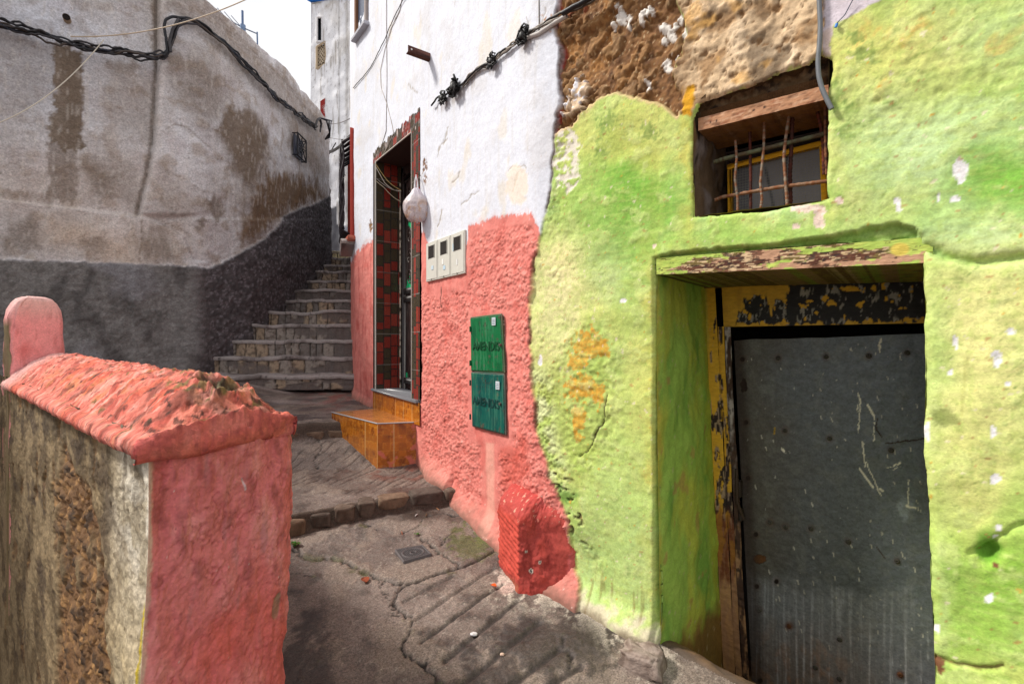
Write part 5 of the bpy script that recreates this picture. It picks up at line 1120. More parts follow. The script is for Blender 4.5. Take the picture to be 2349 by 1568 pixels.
C_ = mixc(C_, K(190, 130, 66), ss(.25, .5, fbm(A*9, B*9, 5, 645))*ss(2.6, 1.2, A)*.35)
lich = (blob(A, B, .20, .22, .15, .12)+blob(A, B, .45, .33, .5, .12)*.6)*ss(.02, .08, A)
C_ = mixc(C_, K(88, 46, 34), ss(.1, .45, fbm(A*14, B*14, 5, 654)+.25*blob(A, B, .25, .2, .4, .3)-.1)*.6); C_ = mixc(C_, K(96, 92, 46), ss(.25, .5, lich*.5+fbm(A*26, B*26, 4, 646)*.8-.1)*.8); C_ = mixc(C_, K(58, 50, 36), ss(-.1, .3, hx)*.9); C_ = mixc(C_, K(150, 140, 110), ss(.1, .3, hx)*ss(.2, .4, n3_)*.8)
C_ = mixc(C_, K(50, 34, 26), ss(.38, .5, fbm(A*34, B*34, 4, 647)+.25*blob(A, B, .1, .2, .2, .3)-.08)*.8)
C_ = mixc(C_, K(186, 84, 84), ss(.02, -.01, A)*.7)
C_ = mixc(C_, K(236, 190, 182), ss(2.2, 2.6, A)*.7)
cop = MB().grid(P, C_); cop.build('coping', M['render'], par)
# rear side and underside filler so the wall is solid
bk = MB(); bk.raw([PP(.42, -.0, -2), PP(.42, 4.6, -2), PP(.42, 4.6, ZE), PP(.42, 0.3, ZE)], [(0, 1, 2, 3)], K(190, 120, 110)); bk.build('rear_face', M['plaster'], par)
# post standing in the wall at the far end
po = MB(); hp = .60; wq = .245; lq = .30
zz = np.linspace(0, 1, 60); th = np.linspace(0, 1, 161); per = 2*(wq+lq)
def ringpt(t):
    d = (t % 1)*per
    if d < wq: return (d, 0)
    d -= wq
    if d < lq: return (wq, d)
    d -= lq
    if d < wq: return (wq-d, lq)
    return (0, lq-(d-wq))
R0 = np.array([ringpt(t) for t in th[:-1]]); cw = np.array([wq/2, lq/2]); R0 = cw+(R0-cw)*(1-.05*((np.abs(R0[:, :1]-cw[0])/(wq/2)+np.abs(R0[:, 1:]-cw[1])/(lq/2)) > 1.9))
prof_ = [(1.0, -1.7), (1.0, -1.0), (1.0, -.6)]+[(1.0, q) for q in np.linspace(-.4, .13, 16)]+[(.985, .15), (.9, .20), (.74, .245), (.55, .27), (.3, .285), (.12, .288), (0.0, .288)]
PQ = []; 
for f, zq in prof_:
    r = cw+(R0-cw)*np.array([f, 1.0 if f > .5 else f*1.9+.05])[None]
    PQ.append(PP(r[:, 0], LP+r[:, 1], zq))
PQ = np.array(PQ).transpose(1, 0, 2); aa, bb = np.meshgrid(th[:-1]*per, np.array([q[1] for q in prof_]), indexing='ij')
Cp, n, n2, n3_ = pinkc(aa, bb, 660); Cp = mixc(Cp, K(246, 166, 164), np.full(aa.shape, .72)); Cp = mixc(Cp, K(176, 80, 76), crease(aa, bb, 5, 662, .03)*.5+ss(.2, .5, fbm(aa*16, bb*5, 4, 663))*.35); Cp = mixc(Cp, K(236, 210, 200), ss(.1, .26, bb)*.55); Cp = mixc(Cp, K(206, 96, 92), ss(.1, .4, fbm(aa*3, bb*3, 4, 661))*.5); Cp = mixc(Cp, K(140, 118, 84), ss(.86, .9, aa/per)*ss(.15, .1, bb)*.9)  # post top paler: light falling on it is put into the colour
Cp = mixc(Cp, K(120, 104, 74), ss(.745, .76, aa/per)*ss(.14, .1, bb)*.95)
PQ += (n*.020+n2*.008+n3_*.004-crease(aa, bb, 5, 662, .03)*.003)[..., None]*np.array([-.5, -.8, .1]); po.grid(PQ, Cp, wrap=True).build('post', M['plaster'], par)

# ================= red guard stone =================
gs = MB(); gc = [np.array([-.075, 2.70]), np.array([.035, 2.50]), np.array([.30, 2.46]), np.array([.50, 2.66]), np.array([.1, 3.0])]
gtop = [-.875, -.955, -.93, -.82, -.77]
path_ = []; 
for i in range(3):
    a, b = gc[i], gc[i+1]; m_ = 70 if i == 1 else 44
    for t in np.linspace(0, 1, m_, endpoint=False): path_.append(a*(1-t)+b*t)
path_.append(gc[3]); path_ = np.array(path_)
# lead-in from the wall on the left
lead = np.array([np.array([.0, 2.93])*(1-t)+gc[0]*t for t in np.linspace(0, 1, 20, endpoint=False)]); path_ = np.concatenate([lead, path_])
for _ in range(3): path_[1:-1] = (path_[:-2]+2*path_[1:-1]+path_[2:])/4
su = np.concatenate([[0], np.cumsum(np.linalg.norm(np.diff(path_, axis=0), axis=1))]); uc = su[20]; uc2 = uc+np.linalg.norm(gc[1]-gc[0])
vz = np.linspace(0, 1, 110); A, B = np.meshgrid(su, vz, indexing='ij')
cen = np.array([.10, 2.585]); 
zb = np.full(A.shape, -1.40); ztp = np.interp(A, [0, uc, uc2, uc2+.27, su[-1]], [-.93, -.93, -.965, -.95, -.98])
body = np.clip(B/.66, 0, 1); cap_ = np.clip((B-.66)/.34, 0, 1)
px_, py_ = path_[:, 0][:, None], path_[:, 1][:, None]
flare = (1-body)**3*.05*ss(uc2-.05, uc2+.1, A)
shrink = np.sqrt(np.clip(1-.985*cap_**2.0, 0, 1))*(1-.18*cap_)+flare*2
back = (1-np.sqrt(np.clip(1-cap_**2, 0, 1)))*.34; Xg = px_+(cen[0]-px_)*.30*cap_**2+back*.66+(px_-.12)*flare; Yg = py_+back*.75+(py_-2.75)*flare
Zg_ = zb+(ztp-zb)*body+np.sin(cap_*1.5)*(.16-.22*np.clip(np.abs(px_-.10)-.08, 0, 1))+.0*A
# flank flares to the green wall at the right
fl_ = ss(uc2+.16, su[-1], A)*(1-body)**1.2*(1-cap_); Xg += fl_*.14; Yg -= fl_*.035
n = fbm(A*8, Zg_*8, 5, 680); n2 = fbm(A*22, Zg_*22, 4, 681); n3_ = fbm(A*70, Zg_*70, 3, 682)
left = ss(uc-.02, uc+.01, A)*ss(uc2+.006, uc2-.004, A)
rib = left*ss(-1.245, -1.225, Zg_)*ss(-.90, -.95, Zg_)
rd = rib*(np.abs(np.sin((Zg_+.3*(A-uc))*np.pi/.031))**.6-.6)*.012
D = n*.014+n2*.005+n3_*.0022+rd-.03*ss(.6, 1, body)*(1-rib)*ss(uc2, uc2+.15, A)
cd = path_-cen; cd /= np.linalg.norm(cd, axis=1)[:, None]
Xg = Xg+D*cd[:, 0][:, None]; Yg = Yg+D*cd[:, 1][:, None]; Zg_ = Zg_+D*cap_
C_ = np.ones(A.shape+(4,))*K(172, 66, 58, .75); C_ = mixc(C_, K(176, 62, 50), ss(.0, .5, n)*.7); C_ = mixc(C_, K(118, 30, 26), ss(.1, .5, fbm(A*20, Zg_*5, 4, 684))*.5); C_ = mixc(C_, K(190, 84, 74), ss(uc2+.12, uc2+.30, A+n*.1)*.6); C_ = mixc(C_, K(196, 76, 60), rib*.7); C_ = mixc(C_, K(186, 70, 66), cap_*.6)
C_ = mixc(C_, K(206, 104, 96), fl_*ss(-.3, .2, n)*1.3); C_ = mixc(C_, K(150, 84, 60), left*ss(-1.24, -1.27, Zg_)*.8)
C_ = mixc(C_, K(196, 94, 92), ss(.0, .3, ell(A+n2*.02, Zg_+n2*.02, uc2+.27, -1.16, .03, .10)+n3_*.3)*.8)
C_ = mixc(C_, K(216, 176, 150), ss(.5, .6, fbm((A-uc2)*60*shrink+9, cap_*9, 4, 685)+.1*n3_)*ss(.02, .3, cap_)*ss(.9, .7, cap_)*.8)
C_ = mixc(C_, K(226, 160, 156), blob(cap_+n2*.05, A, .8, uc2+.13, .16, .05)*1.2)
for (a, zq, r) in ((uc2+.04, -1.08, .008), (uc2+.11, -1.13, .009), (uc2+.065, -1.18, .014)):
    e = ell(A+n3_*.003, Zg_+n3_*.003, a, zq, r, r); C_ = mixc(C_, K(216, 206, 190), ss(0, .15, e)); C_ = mixc(C_, K(40, 34, 34), ss(.4, .6, e))
C_ = mixc(C_, K(196, 120, 108), ss(-1.31, -1.34, Zg_+n2*.02)*.6)
gs.grid(np.stack([Xg, Yg, Zg_], -1), C_)
tag(gs.build('guard_stone', M['plaster']), 'dark red painted guard stone with ribbed side at the foot of the pink wall', 'guard stone')

# ================= meter boxes and cabinets =================
xs4 = [981.5, 1009.5, 1038.5, 1071]
labs = ['leftmost white plastic meter box, at the tiled doorway end of the row of three', 'middle one of three white plastic meter boxes side by side on the pink wall', 'rightmost white plastic meter box, nearest the rough pink corner']
mu0, mu1 = UX(981.5), UX(1071); Wm = (mu1-mu0)/3
for i in range(3):
    a = mu0+Wm*i+.002; b = mu0+Wm*(i+1)-.002; c = (a+b)/2; zc = np.interp(c, [mu0, mu1], [.565, .600])*1.; zm = np.interp(c, [mu0, mu1], [(.66+.462)/2, (.755+.462)/2])
    uxd = (FX(b, 0, 0)-FX(a, 0, 0))/np.linalg.norm(FX(b, 0, 0)-FX(a, 0, 0)); nd = np.array([-uxd[1], uxd[0], 0])
    y = float(FX(c, 0, 0)[1]); xq = CX+FPX*float(FX(c, 0, 0)[0])/y
    zt_ = (CY-np.interp(xq, [980, 1071], [560, 527]))/FPX*y; zb_ = (CY-np.interp(xq, [982, 1071], [647, 627]))/FPX*y
    cen_ = FX(c, -.002, (zt_+zb_)/2); hz = (zt_-zb_)/2
    t = thing('meter_box', labs[i], 'meter box', tuple(FX(c, 0, zb_)), 'white meter boxes on the pink wall')
    cc = K(196, 194, 184, .55)
    MB().box(cen_, [uxd*(b-a)/2, nd*.014, (0, 0, hz)], cc, .003).build('case', M['gloss'], t, smooth=False)
    MB().box(cen_-nd*.014+np.array([0, 0, .0]), [uxd*((b-a)/2-.012), nd*.003, (0, 0, hz-.012)], K(204, 202, 192, .5), .002).build('lid', M['gloss'], t, smooth=False)
    w_ = MB(); wz = hz*.42; ww = (b-a)*.24
    w_.box(cen_-nd*.0175+np.array([0, 0, hz*.48])+uxd*.004, [uxd*ww, nd*.003, (0, 0, wz*.75)], K(40, 38, 36, .2), .002)
    for sx in (-1, 1): w_.box(cen_-nd*.019+np.array([0, 0, hz*.48])+uxd*(.004+sx*(ww+.002)), [uxd*.002, nd*.003, (0, 0, wz*.75+.003)], K(150, 148, 140), 0)
    w_.build('window', M['glass'], t, smooth=False)
    for (du_, dz_, sw, sh_, cl) in [[(.02, -.35, .022, .022, K(190, 206, 216)), (.0, -.93, .006, .006, K(60, 56, 50))], [(-.01, -.20, .016, .03, K(226, 226, 220)), (.012, -.5, .02, .022, K(176, 200, 216)), (0, -.93, .006, .006, K(60, 56, 50))], [(-.045, .35, .02, .04, K(176, 200, 216)), (0, -.4, .008, .03, K(226, 226, 224)), (0, -.93, .006, .006, K(60, 56, 50))]][i]:
        s_ = MB(); s_.box(cen_-nd*.0185+uxd*du_+np.array([0, 0, hz*dz_]), [uxd*sw/1.3, nd*.0012, (0, 0, sh_/1.5)], cl); s_.build('sticker' if sw > .01 else 'screw', M['plain'], t, smooth=False)

def text_mesh(s, size, frame_o, frame_x, frame_z, parent, m, name, ext=.0015):
    cu = bpy.data.curves.new(name, 'FONT'); cu.body = s; cu.size = size; cu.extrude = ext; cu.offset = size*.018; cu.align_x = 'CENTER'; cu.align_y = 'CENTER'; cu.resolution_u = 3
    o = bpy.data.objects.new(name, cu); COL.objects.link(o); bpy.context.view_layer.update()
    me = bpy.data.meshes.new_from_object(o.evaluated_get(bpy.context.evaluated_depsgraph_get())); COL.objects.unlink(o); bpy.data.objects.remove(o)
    fx, fz = np.array(frame_x, float), np.array(frame_z, float); fy_ = np.cross(fx, fz)
    co = np.empty(len(me.vertices)*3, np.float32); me.vertices.foreach_get('co', co); co = co.reshape(-1, 3)
    W = np.array(frame_o)+co[:, :1]*fx+co[:, 1:2]*fz+co[:, 2:]*fy_+np.array([0, 0, EYE])-np.array(parent['_w'])
    me.vertices.foreach_set('co', W.reshape(-1).astype(np.float32)); me.update(); me.materials.clear(); me.materials.append(m)
    o = bpy.data.objects.new(name, me); COL.objects.link(o); o.parent = parent; return o
def flatmat(name, c, r=.5):
    m = bpy.data.materials.new(name); m.use_nodes = True; b = m.node_tree.nodes['Principled BSDF']; b.inputs['Base Color'].default_value = (*c[:3], 1); b.inputs['Roughness'].default_value = r; 
    n = m.node_tree.nodes.new('ShaderNodeTexNoise'); n.inputs['Scale'].default_value = 60; bp = m.node_tree.nodes.new('ShaderNodeBump'); bp.inputs['Strength'].default_value = .3; bp.inputs['Distance'].default_value = .002; m.node_tree.links.new(n.outputs['Fac'], bp.inputs['Height']); m.node_tree.links.new(bp.outputs[0], b.inputs['Normal']); return m
mt_g1 = flatmat('painted_over_letters', K(6, 76, 42), .45); mt_g2 = flatmat('painted_over_letters_blue', K(6, 62, 58), .45)
for i, (px0, py0, px1, py1, px2, py2, px3, py3, cl, lab) in enumerate([(1085, 729, 1155, 721, 1162, 854, 1087, 850, K(12, 104, 58, .35), 'upper of the two green metal cabinet doors, bright green, in the pink wall'), (1087, 853, 1162, 858, 1165, 996, 1089, 976, K(10, 86, 76, .35), 'lower of the two green metal cabinet doors, bluish green and scuffed')]):
    ua, ub = UX(1086.5), UX(1162); cu_ = (ua+ub)/2
    q4 = [UZ(px0, py0), UZ(px1, py1), UZ(px2, py2), UZ(px3, py3)]
    t = thing('meter_cabinet', lab, 'meter cabinet', tuple(FX(cu_, 0, q4[2][1])), 'green meter cabinets in the pink wall')
    A, B = np.meshgrid(np.linspace(0, 1, 70), np.linspace(0, 1, 80), indexing='ij')
    uu = (q4[3][0]*(1-A)+q4[2][0]*A)*(1-B)+(q4[0][0]*(1-A)+q4[1][0]*A)*B; zz = (q4[3][1]*(1-A)+q4[2][1]*A)*(1-B)+(q4[0][1]*(1-A)+q4[1][1]*A)*B
    n = fbm(uu*4, zz*3, 4, 700+i); n2 = fbm(uu*14, zz*7, 4, 702+i); n3_ = fbm(uu*60, zz*60, 3, 704)
    C_ = mixc(np.ones(A.shape+(4,))*cl, cl*np.array([1, .6, .7, 1]), ss(0, .5, n2)*.7); C_ = mixc(C_, K(60, 130, 90, .4), ss(.1, .6, n)*.25); C_ = mixc(C_, K(70, 60, 44, .8), ss(.5, .58, fbm(uu*30, zz*18, 4, 708)+.2*ss(.2, .0, B)+.15*ss(.85, 1, B))*.8); C_ = mixc(C_, K(96, 150, 120, .5), ss(.1, .35, fbm(uu*60, zz*4, 4, 709))*.22)
    holes = np.zeros(A.shape)
    for k in range(-2, 3): holes = np.maximum(holes, ell(uu, zz, cu_-.01+k*.033, float(np.mean(zz[:, 60]))-abs(k)*.003-(.0), .0055, .0055)); 
    holes = np.maximum(holes, ell(uu, zz, cu_-.01, float(np.mean(zz[:, 60]))+.038, .007, .008)); 
    for k in (-1, 1): holes = np.maximum(holes, ell(uu, zz, cu_-.01+k*.018, float(np.mean(zz[:, 60]))+.024, .0055, .0055))
    C_ = mixc(C_, K(20, 20, 14, .8), ss(0, .3, holes)); C_ = mixc(C_, K(96, 60, 34, .8), ss(.004, .0, np.abs(uu-cu_+.01))*ss(-.6, .0, -np.abs((zz-np.mean(zz[:, 60]))/.04)+.9)*.5)
    em = np.minimum(np.minimum(A, 1-A)*.34, np.minimum(B, 1-B)*.36); C_ = mixc(C_, K(96, 84, 70, .8), ss(.006, .001, em+n3_*.004)*.7); C_ = mixc(C_, K(206, 190, 180, .8), ss(.004, .001, em)*(n3_ > .3))
    wav = n*.004
    P = FX(uu, -.022-wav, zz); P[0] = FX(uu[0], .01, zz[0]); P[-1] = FX(uu[-1], .01, zz[-1]); P[:, 0] = FX(uu[:, 0], .01, zz[:, 0]); P[:, -1] = FX(uu[:, -1], .01, zz[:, -1])
    MB().grid(P, C_).build('door', M['gloss'], t)
    # frame strips
    fm = MB(); fc = K(120, 96, 86, .7)
    for (ka, kb) in ((0, 1), (1, 2), (2, 3), (3, 0)):
        a, b = q4[ka], q4[kb]; fm.tube([FX(a[0], -.012, a[1]), FX((a[0]+b[0])/2, -.012, (a[1]+b[1])/2), FX(b[0], -.012, b[1])], .006, mixc(np.ones((3, 4))*cl, fc, np.array([.7, .2, .6])), n=4)
    fm.build('frame', M['gloss'], t)
    xd = U = (FX(cu_+.1, 0, 0)-FX(cu_-.1, 0, 0))/.2; zc = float(np.mean(zz[:, 36 if i == 0 else 38]))
    text_mesh('AMENDIS', .074, FX(cu_-.005, -.0235, zc), xd, (0, 0, 1), t, mt_g1 if i == 0 else mt_g2, 'lettering', .0025)
    hg_ = MB()
    for zo in (-.11, .11): hg_.tube([FX(ua+.004, -.028, zc+zo-.018), FX(ua+.004, -.028, zc+zo+.018)], .006, cl*np.array([.7, .7, .7, 1]), n=8).build('hinge', M['rust'], t); hg_ = MB()
    lk_ = MB(); lk_.tube([FX(ub-.03, -.020, zc+.01), FX(ub-.03, -.032, zc+.01)], .009, K(96, 92, 84, .4), n=12); lk_.build('lock', M['metal'], t)
    # sticker, grille letters
    stp = MB(); su_, sz_ = UZ(1141 if i == 0 else 1150, 737 if i == 0 else 883); stp.box(FX(su_, -.027, sz_), [xd*.020, (FX(su_, 1, 0)-FX(su_, 0, 0))*.0012, (0, 0, .024)], K(196, 206, 212, .5))
    for k in range(4): stp.box(FX(su_, -.0287, sz_+.012-k*.009), [xd*.014, (FX(su_, 1, 0)-FX(su_, 0, 0))*.0006, (0, 0, .0014)], K(110, 120, 130, .6))
    stp.build('sticker', M['plain'], t, smooth=False)

# ================= plastic bag hanging by the doorway =================
bag = thing('plastic_bag', 'thin white carrier bag of bread hanging on a nail beside the tiled doorway', 'bag', tuple(FX(UX(968), -.08, .9)))
bu, bz = UX(966), (CY-473)/FPX*float(FX(UX(966), 0, 0)[1]); c0 = np.array([(955-CX)/FPX*3.74, 3.74, (CY-474)/FPX*3.74])
th, ph = np.meshgrid(np.linspace(0, 2*np.pi, 97)[:-1], np.linspace(-np.pi/2, np.pi/2, 60), indexing='ij')
rr = np.cos(ph)**.62; hz = np.sin(ph); rr = rr*np.where(hz > .15, 1-.55*ss(.1, 1, hz), 1)*np.where(hz < -.5, 1.0, 1)
n = fbm(np.cos(th)*2+3, np.sin(th)*2+hz*2, 4, 720); pl_ = np.sin(th*9+n*3)*.05*ss(.0, 1, hz)
zb_ = np.where(hz < 0, hz*.118, hz*.145)
P = np.stack([c0[0]+np.cos(th)*rr*.100*(1+n*.10+pl_), c0[1]+np.sin(th)*rr*.075*(1+n*.10+pl_), c0[2]+zb_-.0*n-.012*ss(.2, 0, np.abs(np.cos(th)))*(hz < -.6)], -1)
nb = fbm(P[..., 0]*22+P[..., 1]*9, P[..., 2]*22, 4, 721)
C_ = mixc(np.ones(th.shape+(4,))*K(216, 206, 208, .3), K(214, 176, 140, .35), ss(-.05, .35, nb)*ss(.5, -.1, hz)*.7); C_ = mixc(C_, K(176, 136, 106, .35), ss(.3, .6, nb)*ss(.4, -.1, hz)*.6); C_ = mixc(C_, K(160, 148, 150, .3), crease(np.cos(th)*1.2+hz*.5, np.sin(th)+hz*1.3, 3, 722, .05)*.6); C_ = mixc(C_, K(226, 218, 226, .3), ss(.3, .8, hz))
MB().grid(P, C_, wrap=True).build('sack', M['bag'], bag)
nail = FX(UX(968), -.05, (CY-404)/FPX*float(FX(UX(968), 0, 0)[1])); tp = c0+np.array([0, 0, .135])
hnd = MB(); 
for s_ in (-1, 1): hnd.tube([tp+np.array([s_*.012, 0, -.02]), tp*.5+nail*.5+np.array([s_*.010, 0, 0]), nail], [.010, .005, .004], K(226, 222, 226, .3), n=6)
hnd.build('handle', M['bag'], bag)
m = MB(); m.tube([FX(UX(968), .0, float(nail[2]))+0, nail+np.array([-.004, -.004, .012])], .003, K(90, 70, 56), n=6); m.tube([nail+np.array([0, 0, .0]), FX(UX(961), -.02, float(nail[2])+.004)], .004, K(210, 206, 200), n=6)
tag(m.build('nail', M['rust']), 'bent nail in the white wall that the carrier bag hangs from', 'nail')

# ================= cables on the white wall =================
def wallcurve(pts, s, n=60, sag=0):
    P = []
    for q in pts:
        u, z = upt(q[0], q[1], -s if len(q) < 3 else -q[2]); P.append((u, z, s if len(q) < 3 else q[2]))
    P = np.array(P); d = np.concatenate([[0], np.cumsum(np.hypot(np.diff(P[:, 0]), np.diff(P[:, 1])))]); k = np.linspace(0, d[-1], n)
    return [np.interp(k, d, P[:, j]) for j in range(3)], k
def cable(mb, pts, s, r, c, n=80, wob=0., seed=0, nn=5):
    (u, z, s_), k = wallcurve(pts, s, n); o1 = fbm(k*6, k*0+seed, 3, 730+seed)*wob; o2 = fbm(k*6, k*0+seed+5, 3, 760+seed)*wob
    for a in (u, z):
        if n > 12: a[1:-1] = (a[:-2]+a[1:-1]*2+a[2:])/4
    mb.tube(FX(u, -s_-np.abs(o1)*.5, z+o2), r, c, n=nn)
main = [(990, 243), (1010, 222), (1035, 207), (1062, 194), (1080, 170), (1105, 152), (1130, 141), (1160, 112), (1200, 84), (1240, 58), (1290, 30), (1350, 2), (1400, -26), (1500, -80)]
m = MB()
for i in range(4): cable(m, [(x, y+i*2.2) for x, y in main[3:]], .025, .0055, [K(150, 140, 128, .6), K(50, 44, 42, .6), K(176, 168, 158, .6), K(96, 86, 78, .6)][i], 90, .022, i)
cable(m, main[:8], .03, .007, K(34, 30, 30, .5), 70, .02, 9); cable(m, [(1290, 32), (1322, 12), (1350, -2), (1400, -28), (1500, -84)], .05, .014, K(36, 34, 38, .4), 30, .01, 11)
cable(m, [(1195, 92), (1235, 78), (1268, 56), (1300, 36)], .02, .013, K(196, 190, 186, .5), 30, .004, 12)
m.build('cable_run', M['cable']); cr_ = bpy.data.objects['cable_run']; tag(cr_, 'slanting bundle of grey and black cables fixed across the white wall', 'cable')
def knot(px, py, r, seed, n=9):
    u, z = upt(px, py, -.03); m = MB(); rr = random.Random(seed)
    for i in range(n):
        a = rr.uniform(0, 6.28); b = a+rr.uniform(1.6, 3.6); p = []
        for t in np.linspace(0, 1, 8): aa = a+(b-a)*t; q_ = r*(.35+.65*rr.random()); p.append(FX(u+math.cos(aa)*q_, -.03-r*.5*rr.random(), z+math.sin(aa)*q_))
        m.tube(p, r*.10, K(22, 20, 20, .5), n=5)
    m.grid(*rock(FX(u, -.035, z), r*.5, r*.35, r*.45, seed, K(30, 26, 26, .5), 8, .8), wrap=True)
    return m
for i, (x, y, r, lab) in enumerate([(1046, 200, .075, 'large tangle of black cable ties and clips on the cable run above the doorway'), (1018, 226, .05, 'black clip tangle at the lower left end of the cable run'), (1131, 141, .05, 'black cable clip midway along the slanting cable run'), (1203, 84, .055, 'black cable clip high up near the crumbling masonry')]):
    tag(knot(x, y, r, i+3).build('cable_clip', M['cable']), lab, 'cable clip', 'black clips holding the cables')
m = MB(); wcw = K(150, 140, 136, .6)
cable(m, [(887, -10), (887, 60), (888, 180), (886, 300), (865, 372)], .012, .0035, wcw, 80, .01, 20); tag(m.build('wire', M['cable']), 'thin vertical wire running down the white wall to the tiled doorway', 'wire')
m = MB(); cable(m, [(930, -8), (905, 38), (886, 84), (868, 120), (850, 155), (830, 180), (807, 202)], .02, .004, K(60, 46, 44, .6), 80, .01, 21); tag(m.build('wire', M['cable']), 'dark thin wire slanting from the top of the white wall to its left corner', 'wire')
m = MB(); cable(m, [(922, -5), (918, 25), (900, 60), (884, 110), (873, 160), (874, 200), (888, 240), (898, 280), (903, 305), (890, 335), (876, 360)], .014, .003, K(170, 160, 152, .6), 110, .006, 22); tag(m.build('wire', M['cable']), 'pale looping wire curving down the white wall above the doorway', 'wire')
m = MB(); cable(m, [(1237, -8), (1237, 60), (1236, 80)], .012, .0045, K(120, 112, 106, .6), 20, .004, 23); tag(m.build('wire', M['cable']), 'short vertical wire dropping to the top cable clip', 'wire')
m = MB()
for i, p in enumerate([[(866, 378), (890, 386), (922, 388)], [(866, 384), (884, 398), (906, 396), (924, 388)], [(866, 410), (886, 402), (924, 390)], [(864, 418), (880, 412), (905, 420), (916, 422)]]):
    pts = []
    (u, z, s_), k = wallcurve([(a, b) for a, b in p], .0, 24)
    f = np.linspace(0, 1, 24); m.tube(FX(ud0+(u-u[0])*.15+.01+f*0, -.02+f*.22, z-.0*f-.03*np.sin(np.pi*f)), .0042, [K(196, 170, 110, .5), K(206, 196, 184, .5), K(150, 140, 132, .5), K(190, 176, 150, .5)][i], n=5)
tag(m.build('door_wires', M['cable']), 'loose cream wires looping into the top of the tiled doorway', 'wire')
# grey conduit hanging to the barred window
m = MB(); P = []
cp = [(1878, -25), (1880, 20), (1882, 60), (1880, 100), (1876, 140), (1878, 175), (1886, 205), (1900, 235), (1908, 250)]
kk = np.linspace(0, len(cp)-1, 70); cx_ = np.interp(kk, range(len(cp)), [p[0] for p in cp]); cy_ = np.interp(kk, range(len(cp)), [p[1] for p in cp])
for _ in range(6): cx_[1:-1] = (cx_[:-2]+2*cx_[1:-1]+cx_[2:])/4; cy_[1:-1] = (cy_[:-2]+2*cy_[1:-1]+cy_[2:])/4
for x, y in zip(cx_, cy_): u, z = upt(x, y, -.02); P.append(FX(u, -.02, z))
m.tube(P, .0085, K(104, 108, 112, .45), n=10); tag(m.build('conduit', M['cable']), 'grey bent conduit hanging down in front of the barred window', 'conduit')
m = MB(); u0_, z0_ = UZ(1918, 60); u1_, z1_ = UZ(1960, 2); m.tube([FX(u0_, -.012, z0_), FX((u0_+u1_)/2, -.01, (z0_+z1_)/2-.01), FX(u1_, -.02, z1_)], .0016, K(60, 70, 90), n=5); m.tube([FX(u0_, -.014, z0_-.012), FX(u0_+.004, -.014, z0_)], .005, K(60, 130, 210, .5), n=6)
tag(m.build('wire', M['cable']), 'fine wire with a small blue plug above the green paint beside the conduit', 'wire')
# rusty bracket
m = MB(); u_, z_ = UZ(990, 131); cb = FX(u_, 0, z_); nd = FX(u_, -1, 0)-FX(u_, 0, 0); 
t1 = FX(*[0])[0]*0 if False else None
L_ = .19; q1 = cb+nd*L_/2; xd = np.cross(nd, [0, 0, 1]); 
m.box(q1, [nd*L_/2, xd*.003, (0, 0, .024)], K(78, 40, 30, .7), .001); m.box(q1+xd*.018+np.array([0, 0, -.023]), [nd*L_/2, xd*.018, (0, 0, .003)], K(86, 48, 34, .7), .001)
m.box(cb+nd*.004, [nd*.004, xd*.03, (0, 0, .032)], K(90, 84, 60, .8), .002); m.tube([q1+nd*L_*.36-xd*.005, q1+nd*L_*.36+xd*.005], .007, K(226, 224, 220), n=8)
tag(m.build('iron_bracket', M['rust']), 'short rusty iron bracket sticking out of the white wall above the doorway', 'bracket')
# grille window on the turned-away side of the white house
gr_ = thing('window_grille', 'tall dark wrought iron window grille at the far corner of the white house', 'grille', (-1.9, 5.7, .0))
m = MB(); ya, yb = 5.42, 6.25; za = (CY-560)/FPX*5.9; zb_ = (CY-350)/FPX*5.9
def gp(y, o, z): x = np.interp(y, [5.28, 6.6], [-1.715, -2.2]); return np.array([x-.94*o, y-.34*o, z])
for k in range(17):
    y = ya+(yb-ya)*k/16; m.tube([gp(y, .02, za), gp(y, .13, za+.05)]+[gp(y, .13+.02*math.sin(q_*14+k*2), za+(zb_-za)*q_) for q_ in np.linspace(.08, .92, 12)]+[gp(y, .02, zb_)], .011, K(36, 28, 34, .5), n=5)
for q_ in (.06, .5, .94): m.tube([gp(ya, .13, za+(zb_-za)*q_), gp(yb, .13, za+(zb_-za)*q_)], .012, K(36, 28, 34, .5), n=5)
m.build('bars', M['rust'], gr_)
m = MB(); 
for y in (ya-.07, yb+.05): m.box(gp(y, .012, (za+zb_)/2), [(.02, .03, 0), (-.94*.012, -.34*.012, 0), (0, 0, (zb_-za)/2+.05)], K(176, 70, 58), .004)
m.box(gp((ya+yb)/2, .01, zb_+.03), [gp(yb, 0, 0)/2-gp(ya, 0, 0)/2, (-.94*.02, -.34*.02, 0), (0, 0, .03)], K(176, 70, 58), .004)
m.box(gp((ya+yb)/2, .02, (za+zb_)/2), [gp(yb, 0, 0)/2-gp(ya, 0, 0)/2, (-.94*.004, -.34*.004, 0), (0, 0, (zb_-za)/2)], K(50, 44, 46, .3))
m.build('frame', M['plain'], gr_, smooth=False)
m = MB(); m.box(gp(ya-.05, .02, za-.06), [(.05, -.1, .0), (-.06, -.04, 0), (.0, .0, .03)], K(176, 96, 76), .01); m.box(gp(ya+.3, .06, za-.09), [gp(yb, 0, 0)/2-gp(ya, 0, 0)/2, (-.94*.09, -.34*.09, .0), (0, 0, .025)], K(196, 186, 180), .01); m.build('sill', M['plaster'], gr_)
